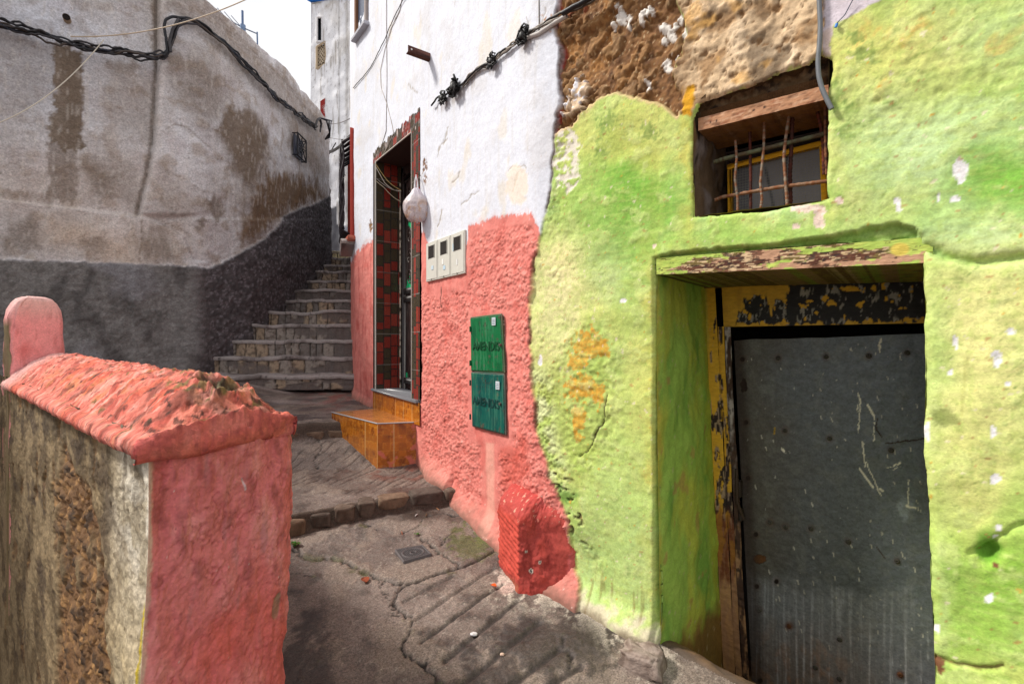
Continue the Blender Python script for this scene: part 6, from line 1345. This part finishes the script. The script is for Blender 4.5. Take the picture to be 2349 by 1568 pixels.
# window high up on the corner of the white house
wh = MB(); wa = UZ(813, 100); ws = UZ(842, 52)
uA, uB = UX(822), UX(845); yA = float(FX(uA, 0, 0)[1])
z0_ = (CY-88)/FPX*yA
wnd = MB(); U_, S_ = np.meshgrid(np.linspace(uA, uB, 3), np.linspace(0, 1, 2), indexing='ij')
uxd = (FX(uB, 0, 0)-FX(uA, 0, 0)); uxd /= np.linalg.norm(uxd); nd = FX(uA, -1, 0)-FX(uA, 0, 0); cw_ = FX((uA+uB)/2, 0, z0_+.55)
wwid = np.linalg.norm(FX(uB, 0, 0)-FX(uA, 0, 0))/2
wnd.box(cw_-nd*.0+nd*.006, [uxd*wwid, nd*.004, (0, 0, .55)], K(74, 84, 104, .25)); wnd.build('window_pane', M['glass'], white_house, smooth=False)
wnd = MB()
for sx in (-1, 1): wnd.box(cw_+uxd*wwid*sx+nd*.016, [uxd*.024, nd*.022, (0, 0, .57)], [K(120, 84, 60), K(150, 140, 136)][sx > 0], .006)
wnd.box(cw_+nd*.03-np.array([0, 0, .57]), [uxd*(wwid+.05), nd*.035, (0, 0, .02)], K(176, 176, 184), .006)
wnd.build('window_frame', M['plain'], white_house, smooth=False)
# ================= grey house on the left =================
gp_ = np.array([(-8.6, 1.2), (-6.6, 3.55), (-5.95, 4.3), (-5.19, 4.9), (-4.38, 5.52), (-3.88, 5.93), (-3.63, 6.5), (-3.54, 7.2), (-3.55, 8.2), (-3.62, 9.3), (-3.75, 9.62), (-4.3, 9.9), (-6.5, 10.6)])
_s2 = np.linalg.norm(np.diff(gp_, axis=0), axis=1); _c2 = np.concatenate([[0], np.cumsum(_s2)]); _d2 = np.arange(0, _c2[-1], .02)
_gx = _smooth(np.interp(_d2, _c2, gp_[:, 0]), 8); _gy = _smooth(np.interp(_d2, _c2, gp_[:, 1]), 8)
_g1 = np.gradient(_gx, _d2); _g2 = np.gradient(_gy, _d2); _l = np.hypot(_g1, _g2); _g1 /= _l; _g2 /= _l
_gv = (_d2 > 1.2) & (_d2 < _c2[9]+.15)
def HX(u, s, z):
    u = np.asarray(u, float); x = np.interp(u, _d2, _gx); y = np.interp(u, _d2, _gy); a = np.interp(u, _d2, _g1); b = np.interp(u, _d2, _g2)
    s, z = np.broadcast_arrays(s, z); return np.stack(np.broadcast_arrays(x-b*s, y+a*s, z), -1)
def hpt(px, py, s=0.):
    P = HX(_d2[_gv], s, 0); r = P[:, 0]/P[:, 1]; u = float(np.interp((px-CX)/FPX, r, _d2[_gv])); return u, (CY-py)/FPX*float(HX(u, s, 0)[1])
grey_house = thing('rendered_house', 'windowless grey rendered house wall curving up beside the staircase', 'house', (-4.4, 6.2, -.5))
us = cat(np.arange(0, 1.9, .1), np.arange(1.9, _c2[9]+.5, .018), np.arange(_c2[9]+.5, _d2[-1], .1)); zs = cat(np.arange(-.9, 4.36, .018), np.array([4.36]))
U, Z = np.meshgrid(us, zs, indexing='ij'); fx = np.interp(U, _d2, _gx); fy = np.interp(U, _d2, _gy); fy_ = np.clip(fy, .8, None)
qx = CX+FPX*fx/fy_; qy = CY-FPX*Z/fy_; qx = np.where(U > _c2[9]+.2, 800, qx)
n1 = fbm(U*1.4, Z*1.4, 5, 800); n2 = fbm(U*5, Z*5, 5, 801); n3 = fbm(U*20, Z*20, 4, 802); st = fbm(U*9, Z*1.0, 5, 803)
C = np.ones(U.shape+(4,))*K(206, 203, 205)
C = mixc(C, K(170, 163, 160), ss(0, .5, n1)); C = mixc(C, K(192, 184, 186), ss(.1, .5, fbm(U*2, Z*2, 4, 804))*.6); C = mixc(C, K(156, 140, 126), ss(.1, .45, n2)*.6); C = mixc(C, K(200, 192, 190), ss(.15, .5, st)*.4)
C = mixc(C, K(184, 190, 204), blob(qx, qy, 60, 120, 180, 180)*.55); C = mixc(C, K(196, 176, 162), blob(qx, qy, 150, 430, 260, 90)*.5+blob(qx, qy, 330, 560, 120, 60)*.5)
C = mixc(C, K(206, 186, 170), blob(qx+n2*20, qy+n2*10, 170, 540, 90, 36)*.9+blob(qx+n2*20, qy+n2*10, 265, 580, 50, 26)*.8)
brown = K(98, 78, 58)
stk = fbm(U*16, Z*2, 4, 820)*16
def stain(poly, soft, m, c=brown):
    global C
    soft *= 1.1; s = psd(qx+n2*16+n3*7, qy+n2*18+n3*5+stk, poly); C = mixc(C, c, ss(-soft, soft, s)*min(1, m*1.2))
stain([(120, 100), (182, 105), (190, 170), (190, 330), (170, 345), (112, 330), (118, 210), (126, 160)], 3, .78, K(112, 96, 80)); stain([(108, 330), (175, 335), (178, 470), (108, 462)], 4, .5)
stain([(150, 110), (184, 120), (186, 330), (150, 330)], 8, .35, K(92, 76, 60))
stain([(500, 260), (560, 250), (600, 290), (600, 340), (570, 420), (560, 440), (530, 400), (510, 350), (490, 320)], 14, .75); stain([(600, 400), (640, 400), (720, 420), (735, 450), (640, 490), (560, 560), (530, 560), (560, 480), (585, 430)], 14, .85, K(112, 86, 62))
stain([(475, 440), (495, 455), (500, 500), (482, 510), (470, 480)], 6, .6); stain([(440, 495), (462, 500), (460, 540), (442, 530)], 5, .6); stain([(360, 20), (420, 60), (500, 130), (600, 220), (700, 300), (736, 320), (736, 250), (560, 60), (470, -30), (380, -30)], 16, .55, K(128, 112, 98))
stain([(0, 60), (100, 120), (110, 200), (60, 260), (0, 230)], 20, .25, K(130, 118, 108)); stain([(380, 120), (470, 150), (500, 250), (460, 300), (400, 230)], 22, .4, K(120, 104, 90)); stain([(640, 260), (720, 310), (735, 400), (690, 380), (650, 330)], 16, .5, K(118, 100, 84)); stain([(180, 350), (300, 380), (320, 470), (200, 460)], 20, .3)
stain([(10, 505), (90, 500), (100, 560), (60, 590), (0, 580)], 16, .5, K(96, 80, 66)); stain([(190, 545), (240, 540), (250, 590), (200, 596)], 14, .4, K(104, 84, 66)); stain([(320, 540), (380, 520), (400, 600), (330, 605)], 14, .5, K(100, 84, 68)); stain([(200, 380), (270, 400), (260, 450), (210, 460)], 14, .35); stain([(0, 440), (110, 450), (110, 466), (0, 455)], 8, .4)
stain([(255, 150), (350, 170), (352, 330), (280, 300), (230, 220)], 18, .30, K(130, 114, 98)); stain([(345, -60), (372, -60), (374, 130), (350, 135)], 7, .5, K(128, 112, 94)); stain([(400, 180), (520, 190), (520, 260), (440, 240)], 20, .3)
drp = fbm(U*14, Z*1.4, 4, 806); C = mixc(C, K(118, 98, 78), ss(.1, .45, drp)*ss(420, 560, qx)*ss(330, 440, qy)*.4)
for x, y0, y1 in ((200, 170, 330), (196, 190, 300), (125, 340, 480), (103, 360, 470), (152, 400, 475), (70, 400, 450)): C = mixc(C, K(200, 194, 190), ss(1.6, .4, np.abs(qx+n2*2-x))*ss(y0, y0+10, qy)*ss(y1, y1-20, qy)*.6)
for p in ([(380, 300), (400, 290), (430, 300), (460, 330), (474, 340)], [(365, 505), (400, 520), (425, 535), (436, 545)], [(325, 505), (326, 545), (318, 600)]):
    d = pld(qx+n3*4, qy+n3*4, p); C = mixc(C, K(110, 92, 76), ss(3, .5, d)*.6)
C = mixc(C, K(206, 200, 198), ss(-.1, .2, ell(qx+n3*8, qy+n3*8, 315, 185, 22, 9))*.7); C = mixc(C, K(190, 186, 190), ss(-.1, .3, ell(qx+n3*8, qy+n3*8, 693, 420, 5, 12))*.6)
LH, qH = layers(U, Z, 1.3, 821, (-.05, .15, .3)); D = n1*.03+n2*.010+n3*.005+LH*.012-crease(U, Z, 1.2, 822, .006)*.006; C = mixc(C, K(122, 104, 88), crease(U, Z, 1.2, 822, .007)*.5); C = mixc(C, K(140, 124, 110), (1-LH)*.25); C = mixc(C, K(206, 198, 190), ss(.25, .5, fbm(U*30, Z*5, 4, 823))*.3)
seam = np.interp(qy, [-60, 130, 150, 260, 330, 400, 480, 500], [362, 362, 362, 356, 352, 340, 320, 318]); right_ = ss(-3, 4, qx-seam)*np.maximum(ss(505, 490, qy), ss(380, 470, qx)); D += right_*.085-.045*np.exp(-((qx-seam)/4)**2)*ss(505, 490, qy)
C = mixc(C, K(104, 90, 76), np.exp(-((qx-seam+6+n3*4)/6)**2)*ss(510, 490, qy)*.7); C = mixc(C, K(214, 206, 202), np.exp(-((qx-seam-9+n2*4)/9)**2)*ss(510, 490, qy)*.5)  # shadow line and highlight of the plaster edge, painted into the colour
sy = np.interp(qx, [0, 330, 352, 420, 440], [458, 497, 503, 545, 600]); low = ss(-1, 4, qy-sy)*ss(470, 440, qx); D += low*.07; C = mixc(C, K(206, 192, 180), np.exp(-((qy-sy-1)/2.5)**2)*(qx < 350)*.5)
D += ss(-2, 2, qx-303)*ss(500, 506, qy)*.018
# dark rough dado, rising with the stairs
DAD = [(-400, 588), (0, 597), (300, 607), (400, 611), (463, 617), (504, 600), (536, 581), (590, 546), (616, 523), (639, 493), (665, 481), (702, 470), (744, 447), (800, 430)]
dy = qy-np.interp(qx, [p[0] for p in DAD], [p[1] for p in DAD])+n3*3; dm = ss(-1.5, 1.5, dy)
Dc = np.ones(U.shape+(4,))*K(116, 112, 110); Dc = mixc(Dc, K(92, 88, 86), ss(.0, .35, n2)*.6); Dc = mixc(Dc, K(140, 136, 134), ss(.1, .4, fbm(U*22, Z*22, 4, 824))*.5); Dc = mixc(Dc, K(134, 132, 136), ss(0, .5, n1)*ss(420, 300, qx)*.7); Dc = mixc(Dc, K(60, 54, 54), ss(.0, .5, fbm(U*3, Z*1.5, 4, 808))*.6)
stn_ = psd(qx+n2*10, qy+n2*8, [(130, 640), (165, 620), (150, 690), (130, 800), (60, 840), (70, 740)]); Dc = mixc(Dc, K(56, 52, 52), ss(-10, 14, stn_)*.6); Dc = mixc(Dc, K(56, 52, 52), ss(-8, 14, psd(qx+n2*10, qy+n2*8, [(200, 615), (222, 615), (190, 720), (170, 760), (165, 700)]))*.6)
Dc = mixc(Dc, K(84, 78, 80), ss(420, 480, qx)*.9)
f1, f2, ci = worley(U*26, Z*26, 810); gritr = ss(430, 470, qx)
Dc = mixc(Dc, K(150, 144, 150), (ci > .70)*ss(.5, .2, f1)*.5*gritr); Dc = mixc(Dc, K(50, 46, 46), (ci < .35)*.5*gritr)
C = C*(1-dm[..., None])+Dc*dm[..., None]; D = D+dm*(.02+(1-f1)*.010*(.6+.4*gritr)+fbm(U*30, Z*30, 3, 812)*.009)
C = mixc(C, K(150, 146, 148), ss(2.2, 0, np.abs(dy-1))*.5); C[..., 3] = .92
top = fbm(U*2, U*0, 4, 813)*.05; drop = lambda u: np.interp(u, [_c2[4], _c2[5], _c2[6], _c2[7], _c2[9]], [.10, .15, .23, .23, .12]); Zt = Z+(top-drop(U))*ss(3.8, 4.36, Z)
mb = MB().grid(HX(U, -D, Zt), C)
# parapet thickness and top
tu = us; A, B = np.meshgrid(tu, np.linspace(0, .3, 8), indexing='ij'); tz = (fbm(A*2, A*0, 4, 813)*.05)+4.36-drop(A)-B*.1; mb.grid(HX(A, B, tz), mixc(np.ones(A.shape+(4,))*K(150, 132, 112), K(120, 104, 88), ss(0, .5, fbm(A*3, B*8, 3, 814))))
mb.build('wall', M['render'], grey_house)
gpoly = [tuple(HX(u, .25, 0)[:2]) for u in np.linspace(.1, _d2[-1]-.1, 16)]+[(-12, 10.6), (-12, 1.2)]
m = MB(); nn_ = len(gpoly); m.raw([(p[0], p[1], 3.95) for p in gpoly]+[(-8, 7, 3.95)], [(i, (i+1) % nn_, nn_, nn_) for i in range(nn_)], K(150, 146, 140)); m.build('roof', M['plaster'], grey_house, smooth=False)
m = MB()
for a, b in zip(gpoly[15:]+[gpoly[0]], gpoly[16:]+[gpoly[0]]): 
    if a != b: wallq(m, a, b, -1.5, 3.95, K(170, 160, 156))
m.build('rear_wall', M['plaster'], grey_house, smooth=False)
# small iron grille window
t = thing('grille_window', 'small dark square window with star pattern iron grille high on the grey wall', 'window', tuple(HX(hpt(666, 340)[0], -.03, hpt(666, 367)[1])))
ua, za = hpt(656, 306); ub, zb_ = hpt(677, 369); za2 = hpt(656, 360)[1]; zt_ = hpt(666, 313)[1]; zb2 = hpt(666, 364)[1]
uxd = HX(ub, 0, 0)-HX(ua, 0, 0); W2_ = np.linalg.norm(uxd)/2; uxd /= W2_*2; nd = np.array([uxd[1], -uxd[0], 0]); c = HX((ua+ub)/2, -.13, (zt_+zb2)/2); hz = (zt_-zb2)/2
MB().box(c-nd*.01, [uxd*W2_*.93, nd*.01, (0, 0, hz*.95)], K(58, 62, 78, .3), .003).build('pane', M['glass'], t, smooth=False)
m = MB(); ic = K(30, 28, 32, .6)
for sx in (-1, 1): m.tube([c+uxd*W2_*sx+nd*.05-np.array([0, 0, hz]), c+uxd*W2_*sx+nd*.05+np.array([0, 0, hz])], .012, ic, n=5); m.tube([c+uxd*W2_*-1+nd*.05+np.array([0, 0, hz*sx]), c+uxd*W2_+nd*.05+np.array([0, 0, hz*sx])], .012, ic, n=5)
for k in range(8):
    a = k*math.pi/4; ex = max(abs(math.cos(a)), abs(math.sin(a))); m.tube([c+nd*.05+uxd*.02*math.cos(a), c+nd*.05+uxd*W2_*math.cos(a)/ex+np.array([0, 0, hz*math.sin(a)/ex])], .008, ic, n=5)
for k in range(4):
    a = k*math.pi/2+.785; m.tube([c+nd*.05+uxd*W2_*.55*math.cos(b)+np.array([0, 0, hz*.55*math.sin(b)]) for b in np.linspace(a-.5, a+.5, 7)], .008, ic, n=5)
for sx in (-1, 1):
    for sz_ in (-1, 1): m.tube([c+uxd*W2_*sx+np.array([0, 0, hz*sz_*.95])-nd*.03, c+uxd*W2_*sx+np.array([0, 0, hz*sz_*.95])+nd*.05], .01, ic, n=5)
m.build('grille', M['rust'], t)
# drain spout stub
u, z = hpt(155, 47); c = HX(u, -.02, z); nd_ = HX(u, -1, 0)-HX(u, 0, 0); m = MB()
m.tube([c-nd_*.05, c+nd_*.09-np.array([0, 0, .02])], .033, K(150, 128, 104), n=14, cap=False); m.tube([c+nd_*.085-np.array([0, 0, .019]), c+nd_*.0], .028, K(26, 20, 18), n=14); tag(m.build('spout', M['stone']), 'short round clay drain spout stub high on the grey wall', 'drain pipe')
# cable bundles on the grey wall
def hcable(mb, pts, s, r, c, n=120, wob=0., seed=0, nn=5, sm=2):
    P = np.array([hpt(q[0], q[1], -s)+(s,) for q in pts]); d = np.concatenate([[0], np.cumsum(np.hypot(np.diff(P[:, 0]), np.diff(P[:, 1])))]); k = np.linspace(0, d[-1], n)
    u, z = np.interp(k, d, P[:, 0]), np.interp(k, d, P[:, 1])
    for _ in range(sm):
        for a in (u, z): a[1:-1] = (a[:-2]+a[1:-1]*2+a[2:])/4
    o1 = fbm(k*3, k*0+seed*3.7, 4, 830+seed)*wob; o2 = fbm(k*3, k*0+seed*2.3+5, 4, 860+seed)*wob
    mb.tube(HX(u, -s-np.abs(o1), z+o2), r, c, n=nn)
mA = [(-160, 12), (-60, 40), (0, 52), (60, 72), (120, 88), (180, 104), (240, 118), (300, 128), (350, 132), (385, 120)]
mB = [(385, 120), (398, 92), (408, 60), (425, 44), (450, 50), (480, 72), (510, 95), (540, 125), (570, 158), (600, 190), (635, 225), (670, 252), (700, 276), (724, 290)]
m = MB(); bc = [K(26, 26, 32, .5), K(36, 34, 38, .5), K(54, 50, 52, .5), K(24, 30, 44, .5), K(70, 60, 54, .6), K(30, 28, 30, .5), K(44, 40, 44, .5)]
for i in range(7): hcable(m, [(x, y+(i-3)*1.6) for x, y in mA], .14, .011, bc[i], 160, .075, i)
tag(m.build('cable_bundle', M['cable']), 'sagging bundle of black cables across the left part of the grey wall', 'cable')
m = MB()
for i in range(7): hcable(m, [(x, y+(i-3)*1.5) for x, y in mB], .155, .0125, bc[i], 170, .05, i+8)
hcable(m, [(385, 122), (381, 90), (376, 60), (380, 46), (395, 40), (425, 42)], .17, .016, bc[0], 60, .02, 20); hcable(m, [(392, 122), (388, 100), (396, 70), (410, 46)], .18, .016, bc[2], 60, .02, 21)
tag(m.build('cable_bundle', M['cable']), 'thick looped bundle of black cables running down towards the stairs', 'cable')
m = MB()
for i in range(3): hcable(m, [(722, 292), (727, 275), (733, 270), (736, 285), (734, 300)], .16+.03*i, .014, bc[i], 30, .03, 30+i)
for k in range(4): 
    a_ = hpt(733, 270, -.17); a = HX(a_[0], -.17, a_[1]); m.tube([a, a+np.array([.10+.03*k, .05, -.03]), a+np.array([.14, .1, -.22-.03*k]), a+np.array([.02, .2, -.30])], .012, bc[k], n=5)
tag(m.build('cable_end', M['cable']), 'tangle of black cable ends and bracket at the far corner of the grey wall', 'cable')
# loose pale wire over the lane
m = MB()
def air(p0_, p1_, sag, r, c, n=40):
    t = np.linspace(0, 1, n)[:, None]; P = np.array(p0_)*(1-t)+np.array(p1_)*t; P[:, 2] -= sag*4*(t*(1-t))[:, 0]; m.tube(P, r, c, n=5)
def D3(px, py, Y): return ((px-CX)/FPX*Y, Y, (CY-py)/FPX*Y)
air(HX(hpt(166, 100)[0], -.15, hpt(166, 100)[1]), D3(575, -6, 5.2), .12, .006, K(206, 186, 160, .5))
tag(m.build('wire', M['cable']), 'pale thin wire crossing from the grey wall up over the lane', 'wire')
m = MB(); a = HX(hpt(240, 107)[0], -.15, hpt(240, 107)[1]); air(a, D3(-60, 300, 4.2), .16, .0055, K(196, 186, 170, .5)); tag(m.build('wire', M['cable']), 'pale wire hanging in a curve from the cable bundle down to the left', 'wire')
# aerial on the grey roof
m = MB(); b = np.array(D3(555, 20, 9.0)); x = lambda px, py: np.array(D3(px, py, 9.0))
m.tube([x(557, 95), x(556, 25)], .02, K(84, 104, 138, .5), n=6); m.tube([x(557, 80), x(557, 58)], .05, K(110, 130, 160, .5), n=8); m.tube([x(506, 36), x(557, 64), x(590, 78)], .012, K(110, 120, 140, .5), n=5); m.tube([x(590, 74), x(591, 118)], .014, K(90, 110, 140, .5), n=5)
for k in (0, .3, .6, .9): q_ = x(506, 36)*(1-k)+x(557, 64)*k; m.tube([q_-np.array([0, .3, 0]), q_+np.array([0, .3, 0])], .008, K(110, 120, 140, .5), n=4)
m.tube([x(557, 95), x(557, 360)], .025, K(90, 100, 116, .5), n=6)
tag(m.build('roof_aerial', M['metal'], base=x(557, 360)), 'thin metal television aerial on a mast above the grey wall', 'aerial')

# ================= white tower house beyond the stairs =================
tw = thing('tower_house', 'narrow tall weathered white house rising behind the top of the stairs', 'house', (-4.6, 13.2, 1.9))
YT = 13.0; ez = .0
xL = lambda z: -5.40+.07*ss(2, 9, z)*0-.05*ss(9, 3, z); xR = -3.2
a = np.linspace(0, 1, 110); z = np.arange(-.6, 9.17, .04); A, B = np.meshgrid(a, z, indexing='ij'); X = xL(B)+(xR-xL(B))*A; Yt = YT-.25*A
qx = CX+FPX*X/Yt; qy = CY-FPX*B/Yt
n1 = fbm(X*1.2, B*.9, 5, 900); n2 = fbm(X*5, B*3, 5, 901); n3 = fbm(X*14, B*10, 4, 902); st = fbm(X*12, B*1.0, 4, 903)
C = np.ones(A.shape+(4,))*K(228, 228, 232); C = mixc(C, K(200, 196, 192), ss(.05, .5, n1)*.6); C = mixc(C, K(150, 140, 128), ss(.25, .6, st)*.6); C = mixc(C, K(90, 80, 72), ss(.5, .7, n3)*.55); C = mixc(C, K(130, 122, 112), ss(6, 1, np.abs(qx-796-n2*3))*.5*(qy < 560)); C = mixc(C, K(120, 116, 112), ss(2.5, .6, np.abs(qx-778-n2*1.5))*.5)
C = mixc(C, K(176, 168, 160), ss(60, 0, qy)*ss(-.1, .3, n2)*.6)
e = psd(qx+n2*2, qy+n2*2, [(740, 484), (772, 472), (773, 515), (800, 520), (800, 760), (740, 760)]); C = mixc(C, K(92, 92, 98), ss(-1, 1, e)*ss(782, 776, qx+n2*6)); C = mixc(C, K(150, 156, 170), ss(-1, 1, e)*ss(776, 784, qx+n2*6)*.8)
cut = ((qx > 727) & (qx < 739) & (qy > 41) & (qy < 95)) | ((qx > 727) & (qx < 747) & (qy > 96+(747-qx)*.6) & (qy < 151+(747-qx)*.8-6))
kp = ~(cut[:-1, :-1] & cut[1:, 1:])
m = MB().grid(np.stack([X, Yt-n1*.04-n2*.015, B], -1), C, kp)
wallq(m, (-5.4, 13.0), (-5.9, 16.5), -.6, 9.16, K(206, 206, 212)); wallq(m, (-5.9, 16.5), (-3.2, 16.5), -.6, 9.16, K(206, 206, 212)); wallq(m, (-3.2, 16.5), (-3.2, 12.75), -.6, 9.16, K(206, 206, 212))
m.build('wall', M['plaster'], tw)
m = MB(); m.box((-4.3, 12.88, 9.2), [(1.16, -.12, 0), (.04, .05, 0), (0, 0, .06)], K(30, 110, 200), .01); m.build('roof_rim', M['plain'], tw, smooth=False)
m = MB(); m.raw([(-5.4, 13, 9.1), (-5.9, 16.5, 9.1), (-3.2, 16.5, 9.1), (-3.2, 12.75, 9.1)], [(0, 1, 2, 3)], K(150, 146, 140)); m.build('roof', M['plaster'], tw, smooth=False)
def tq(px, py, dy=0): Y_ = YT+dy; return np.array([(px-CX)/FPX*Y_, Y_, (CY-py)/FPX*Y_])
f = MB(); 
for (a_, b_) in (((727, 40), (739, 40)), ((739, 40), (739, 97)), ((739, 97), (727, 97)), ((727, 97), (727, 40))): f.tube([tq(*a_, -.03), tq(*b_, -.03)], .03, K(214, 212, 214), n=4)
f.build('window_frame', M['plain'], tw)
MB().raw([tq(722, 35, .18), tq(745, 35, .18), tq(745, 160, .18), tq(722, 160, .18)], [(0, 1, 2, 3)], K(50, 60, 72, .3)).build('pane', M['glass'], tw, smooth=False)
lt = MB(); lc = K(206, 190, 168)
for k in range(-8, 12):
    for s_ in (1, -1):
        P = [];
        for v in np.linspace(0, 1, 12):
            x_ = 728+18*v; y_ = 100+k*9+s_*26*v-v*6
            if 98+(747-x_)*.6 < y_ < 149+(747-x_)*.8-8: P.append(tq(x_, y_, .05))
        if len(P) > 1: lt.tube(P, .018, lc, n=4)
for (a_, b_) in (((727, 108), (747, 96)), ((747, 96), (747, 146)), ((747, 146), (727, 158)), ((727, 158), (727, 108))): lt.tube([tq(*a_, -.02), tq(*b_, -.02)], .035, K(176, 156, 130), n=4)
lt.build('lattice_screen', M['stone'], tw)
def shutter(pts, c, name='shutter', dy=-.05):
    m = MB(); n = 14; A, B = np.meshgrid(np.linspace(0, 1, 6), np.linspace(0, 1, 40), indexing='ij'); p = [tq(*q_, dy) for q_ in pts]
    P = p[0]*((1-A)*(1-B))[..., None]+p[1]*(A*(1-B))[..., None]+p[2]*(A*B)[..., None]+p[3]*((1-A)*B)[..., None]; P[..., 1] -= np.abs(np.sin(B*n*np.pi))*.025; m.grid(P, c); return m
shutter([(735, 232), (746, 225), (746, 275), (736, 283)], K(150, 44, 40)).build('shutter', M['gloss'], tw); shutter([(799, 181), (806, 178), (806, 240), (799, 246)], K(150, 60, 44)).build('shutter', M['gloss'], tw)
shutter([(783, 6), (792, 2), (792, 38), (784, 44)], K(120, 124, 126), dy=-.03).build('shutter', M['plain'], tw)
m = MB()
for k in range(5): m.tube([tq(742+k*2.6, 374, -.12), tq(742+k*2.6+1.2*math.sin(k), 402, -.16), tq(742+k*2.6, 434, -.12)], .022, K(40, 32, 34), n=4)
for y_ in (374, 392, 415, 434): m.tube([tq(741, y_, -.12), tq(754, y_-1, -.12)], .02, K(40, 32, 34), n=4)
m.build('window_grille', M['rust'], tw)
m = MB(); m.tube([tq(776, -20, -.05), tq(777, 300, -.05), tq(778, 520, -.05)], .03, K(170, 166, 162), n=6); m.build('downpipe', M['plain'], tw)
m = MB(); 
for i in range(4): 
    t = np.linspace(0, 1, 20)[:, None]; P = np.array(D3(738, 346+i*1.5, 12.4))*(1-t)+np.array(D3(806, 306+i*2, 8.6+0*i))*t; P[:, 2] -= .12*np.sin(np.pi*t[:, 0]); m.tube(P, .014, K(44, 38, 38), n=4)
m.tube([D3(742, 372, 12.4), D3(756, 352, 12.2), D3(770, 328, 11.6)], .014, K(44, 38, 38), n=4)
tag(m.build('cable_bundle', M['cable']), 'dark cables slung between the white tower and the white house above the stairs', 'cable')
m = MB(); air(D3(738, 276, 12.6), D3(806, 270, 8.8), .1, .008, K(110, 104, 104), 20); air(D3(745, 310, 12.6), D3(803, 318, 8.8), .05, .006, K(110, 104, 104), 20)
tag(m.build('wire', M['cable']), 'two fine wires strung in front of the white tower', 'wire')

# ================= camera and light =================
cam = bpy.data.cameras.new('camera'); co = bpy.data.objects.new('camera', cam); COL.objects.link(co); scene.camera = co
cam.lens = 17; cam.sensor_width = 36; cam.clip_end = 500; cam.clip_start = .02; co.location = (0, 0, EYE); co.rotation_euler = (math.radians(90), 0, 0)
cam.shift_y = 0
AZ = math.radians(270); EL = math.radians(47)           # compass bearing of the sun (clockwise from +Y)
sun = bpy.data.lights.new('sun', 'SUN'); so_ = bpy.data.objects.new('sun', sun); COL.objects.link(so_)
sun.energy = 2.2; sun.angle = math.radians(9); sun.color = (1, .95, .87)
dv = Vector((math.sin(AZ)*math.cos(EL), math.cos(AZ)*math.cos(EL), math.sin(EL))); so_.rotation_euler = dv.to_track_quat('Z', 'Y').to_euler(); so_.location = (0, 0, 12)
w = bpy.data.worlds.new('World'); scene.world = w; w.use_nodes = True; nt = w.node_tree; N = nt.nodes; L = nt.links
bg = N['Background']; bg.inputs['Strength'].default_value = .052
sky = N.new('ShaderNodeTexSky'); sky.sky_type = 'NISHITA'; sky.sun_disc = False; sky.sun_elevation = EL; sky.sun_rotation = AZ; sky.air_density = 1; sky.dust_density = 3
tc = N.new('ShaderNodeTexCoord'); nz = N.new('ShaderNodeTexNoise'); nz.inputs['Scale'].default_value = 1.6; nz.inputs['Detail'].default_value = 6; L.new(tc.outputs['Generated'], nz.inputs['Vector'])
rp = N.new('ShaderNodeMapRange'); rp.inputs['From Min'].default_value = .30; rp.inputs['From Max'].default_value = .52; rp.inputs['To Min'].default_value = .7; rp.inputs['To Max'].default_value = 1.0; L.new(nz.outputs['Fac'], rp.inputs['Value'])
mx = N.new('ShaderNodeMix'); mx.data_type = 'RGBA'; L.new(rp.outputs[0], mx.inputs['Factor']); L.new(sky.outputs[0], mx.inputs['A']); mx.inputs['B'].default_value = (9.6, 9.6, 9.8, 1)
L.new(mx.outputs['Result'], bg.inputs['Color'])
scene.view_settings.view_transform = 'Standard'; scene.view_settings.look = 'None'; scene.view_settings.exposure = 1.05; scene.view_settings.gamma = 1
scene.view_settings.use_curve_mapping = False
for o in list(bpy.data.objects):
    if '_w' in o: del o['_w']
    if o.type == 'MESH' and o.parent is None and 'kind' not in o and 'label' not in o: print('UNLABELLED', o.name)
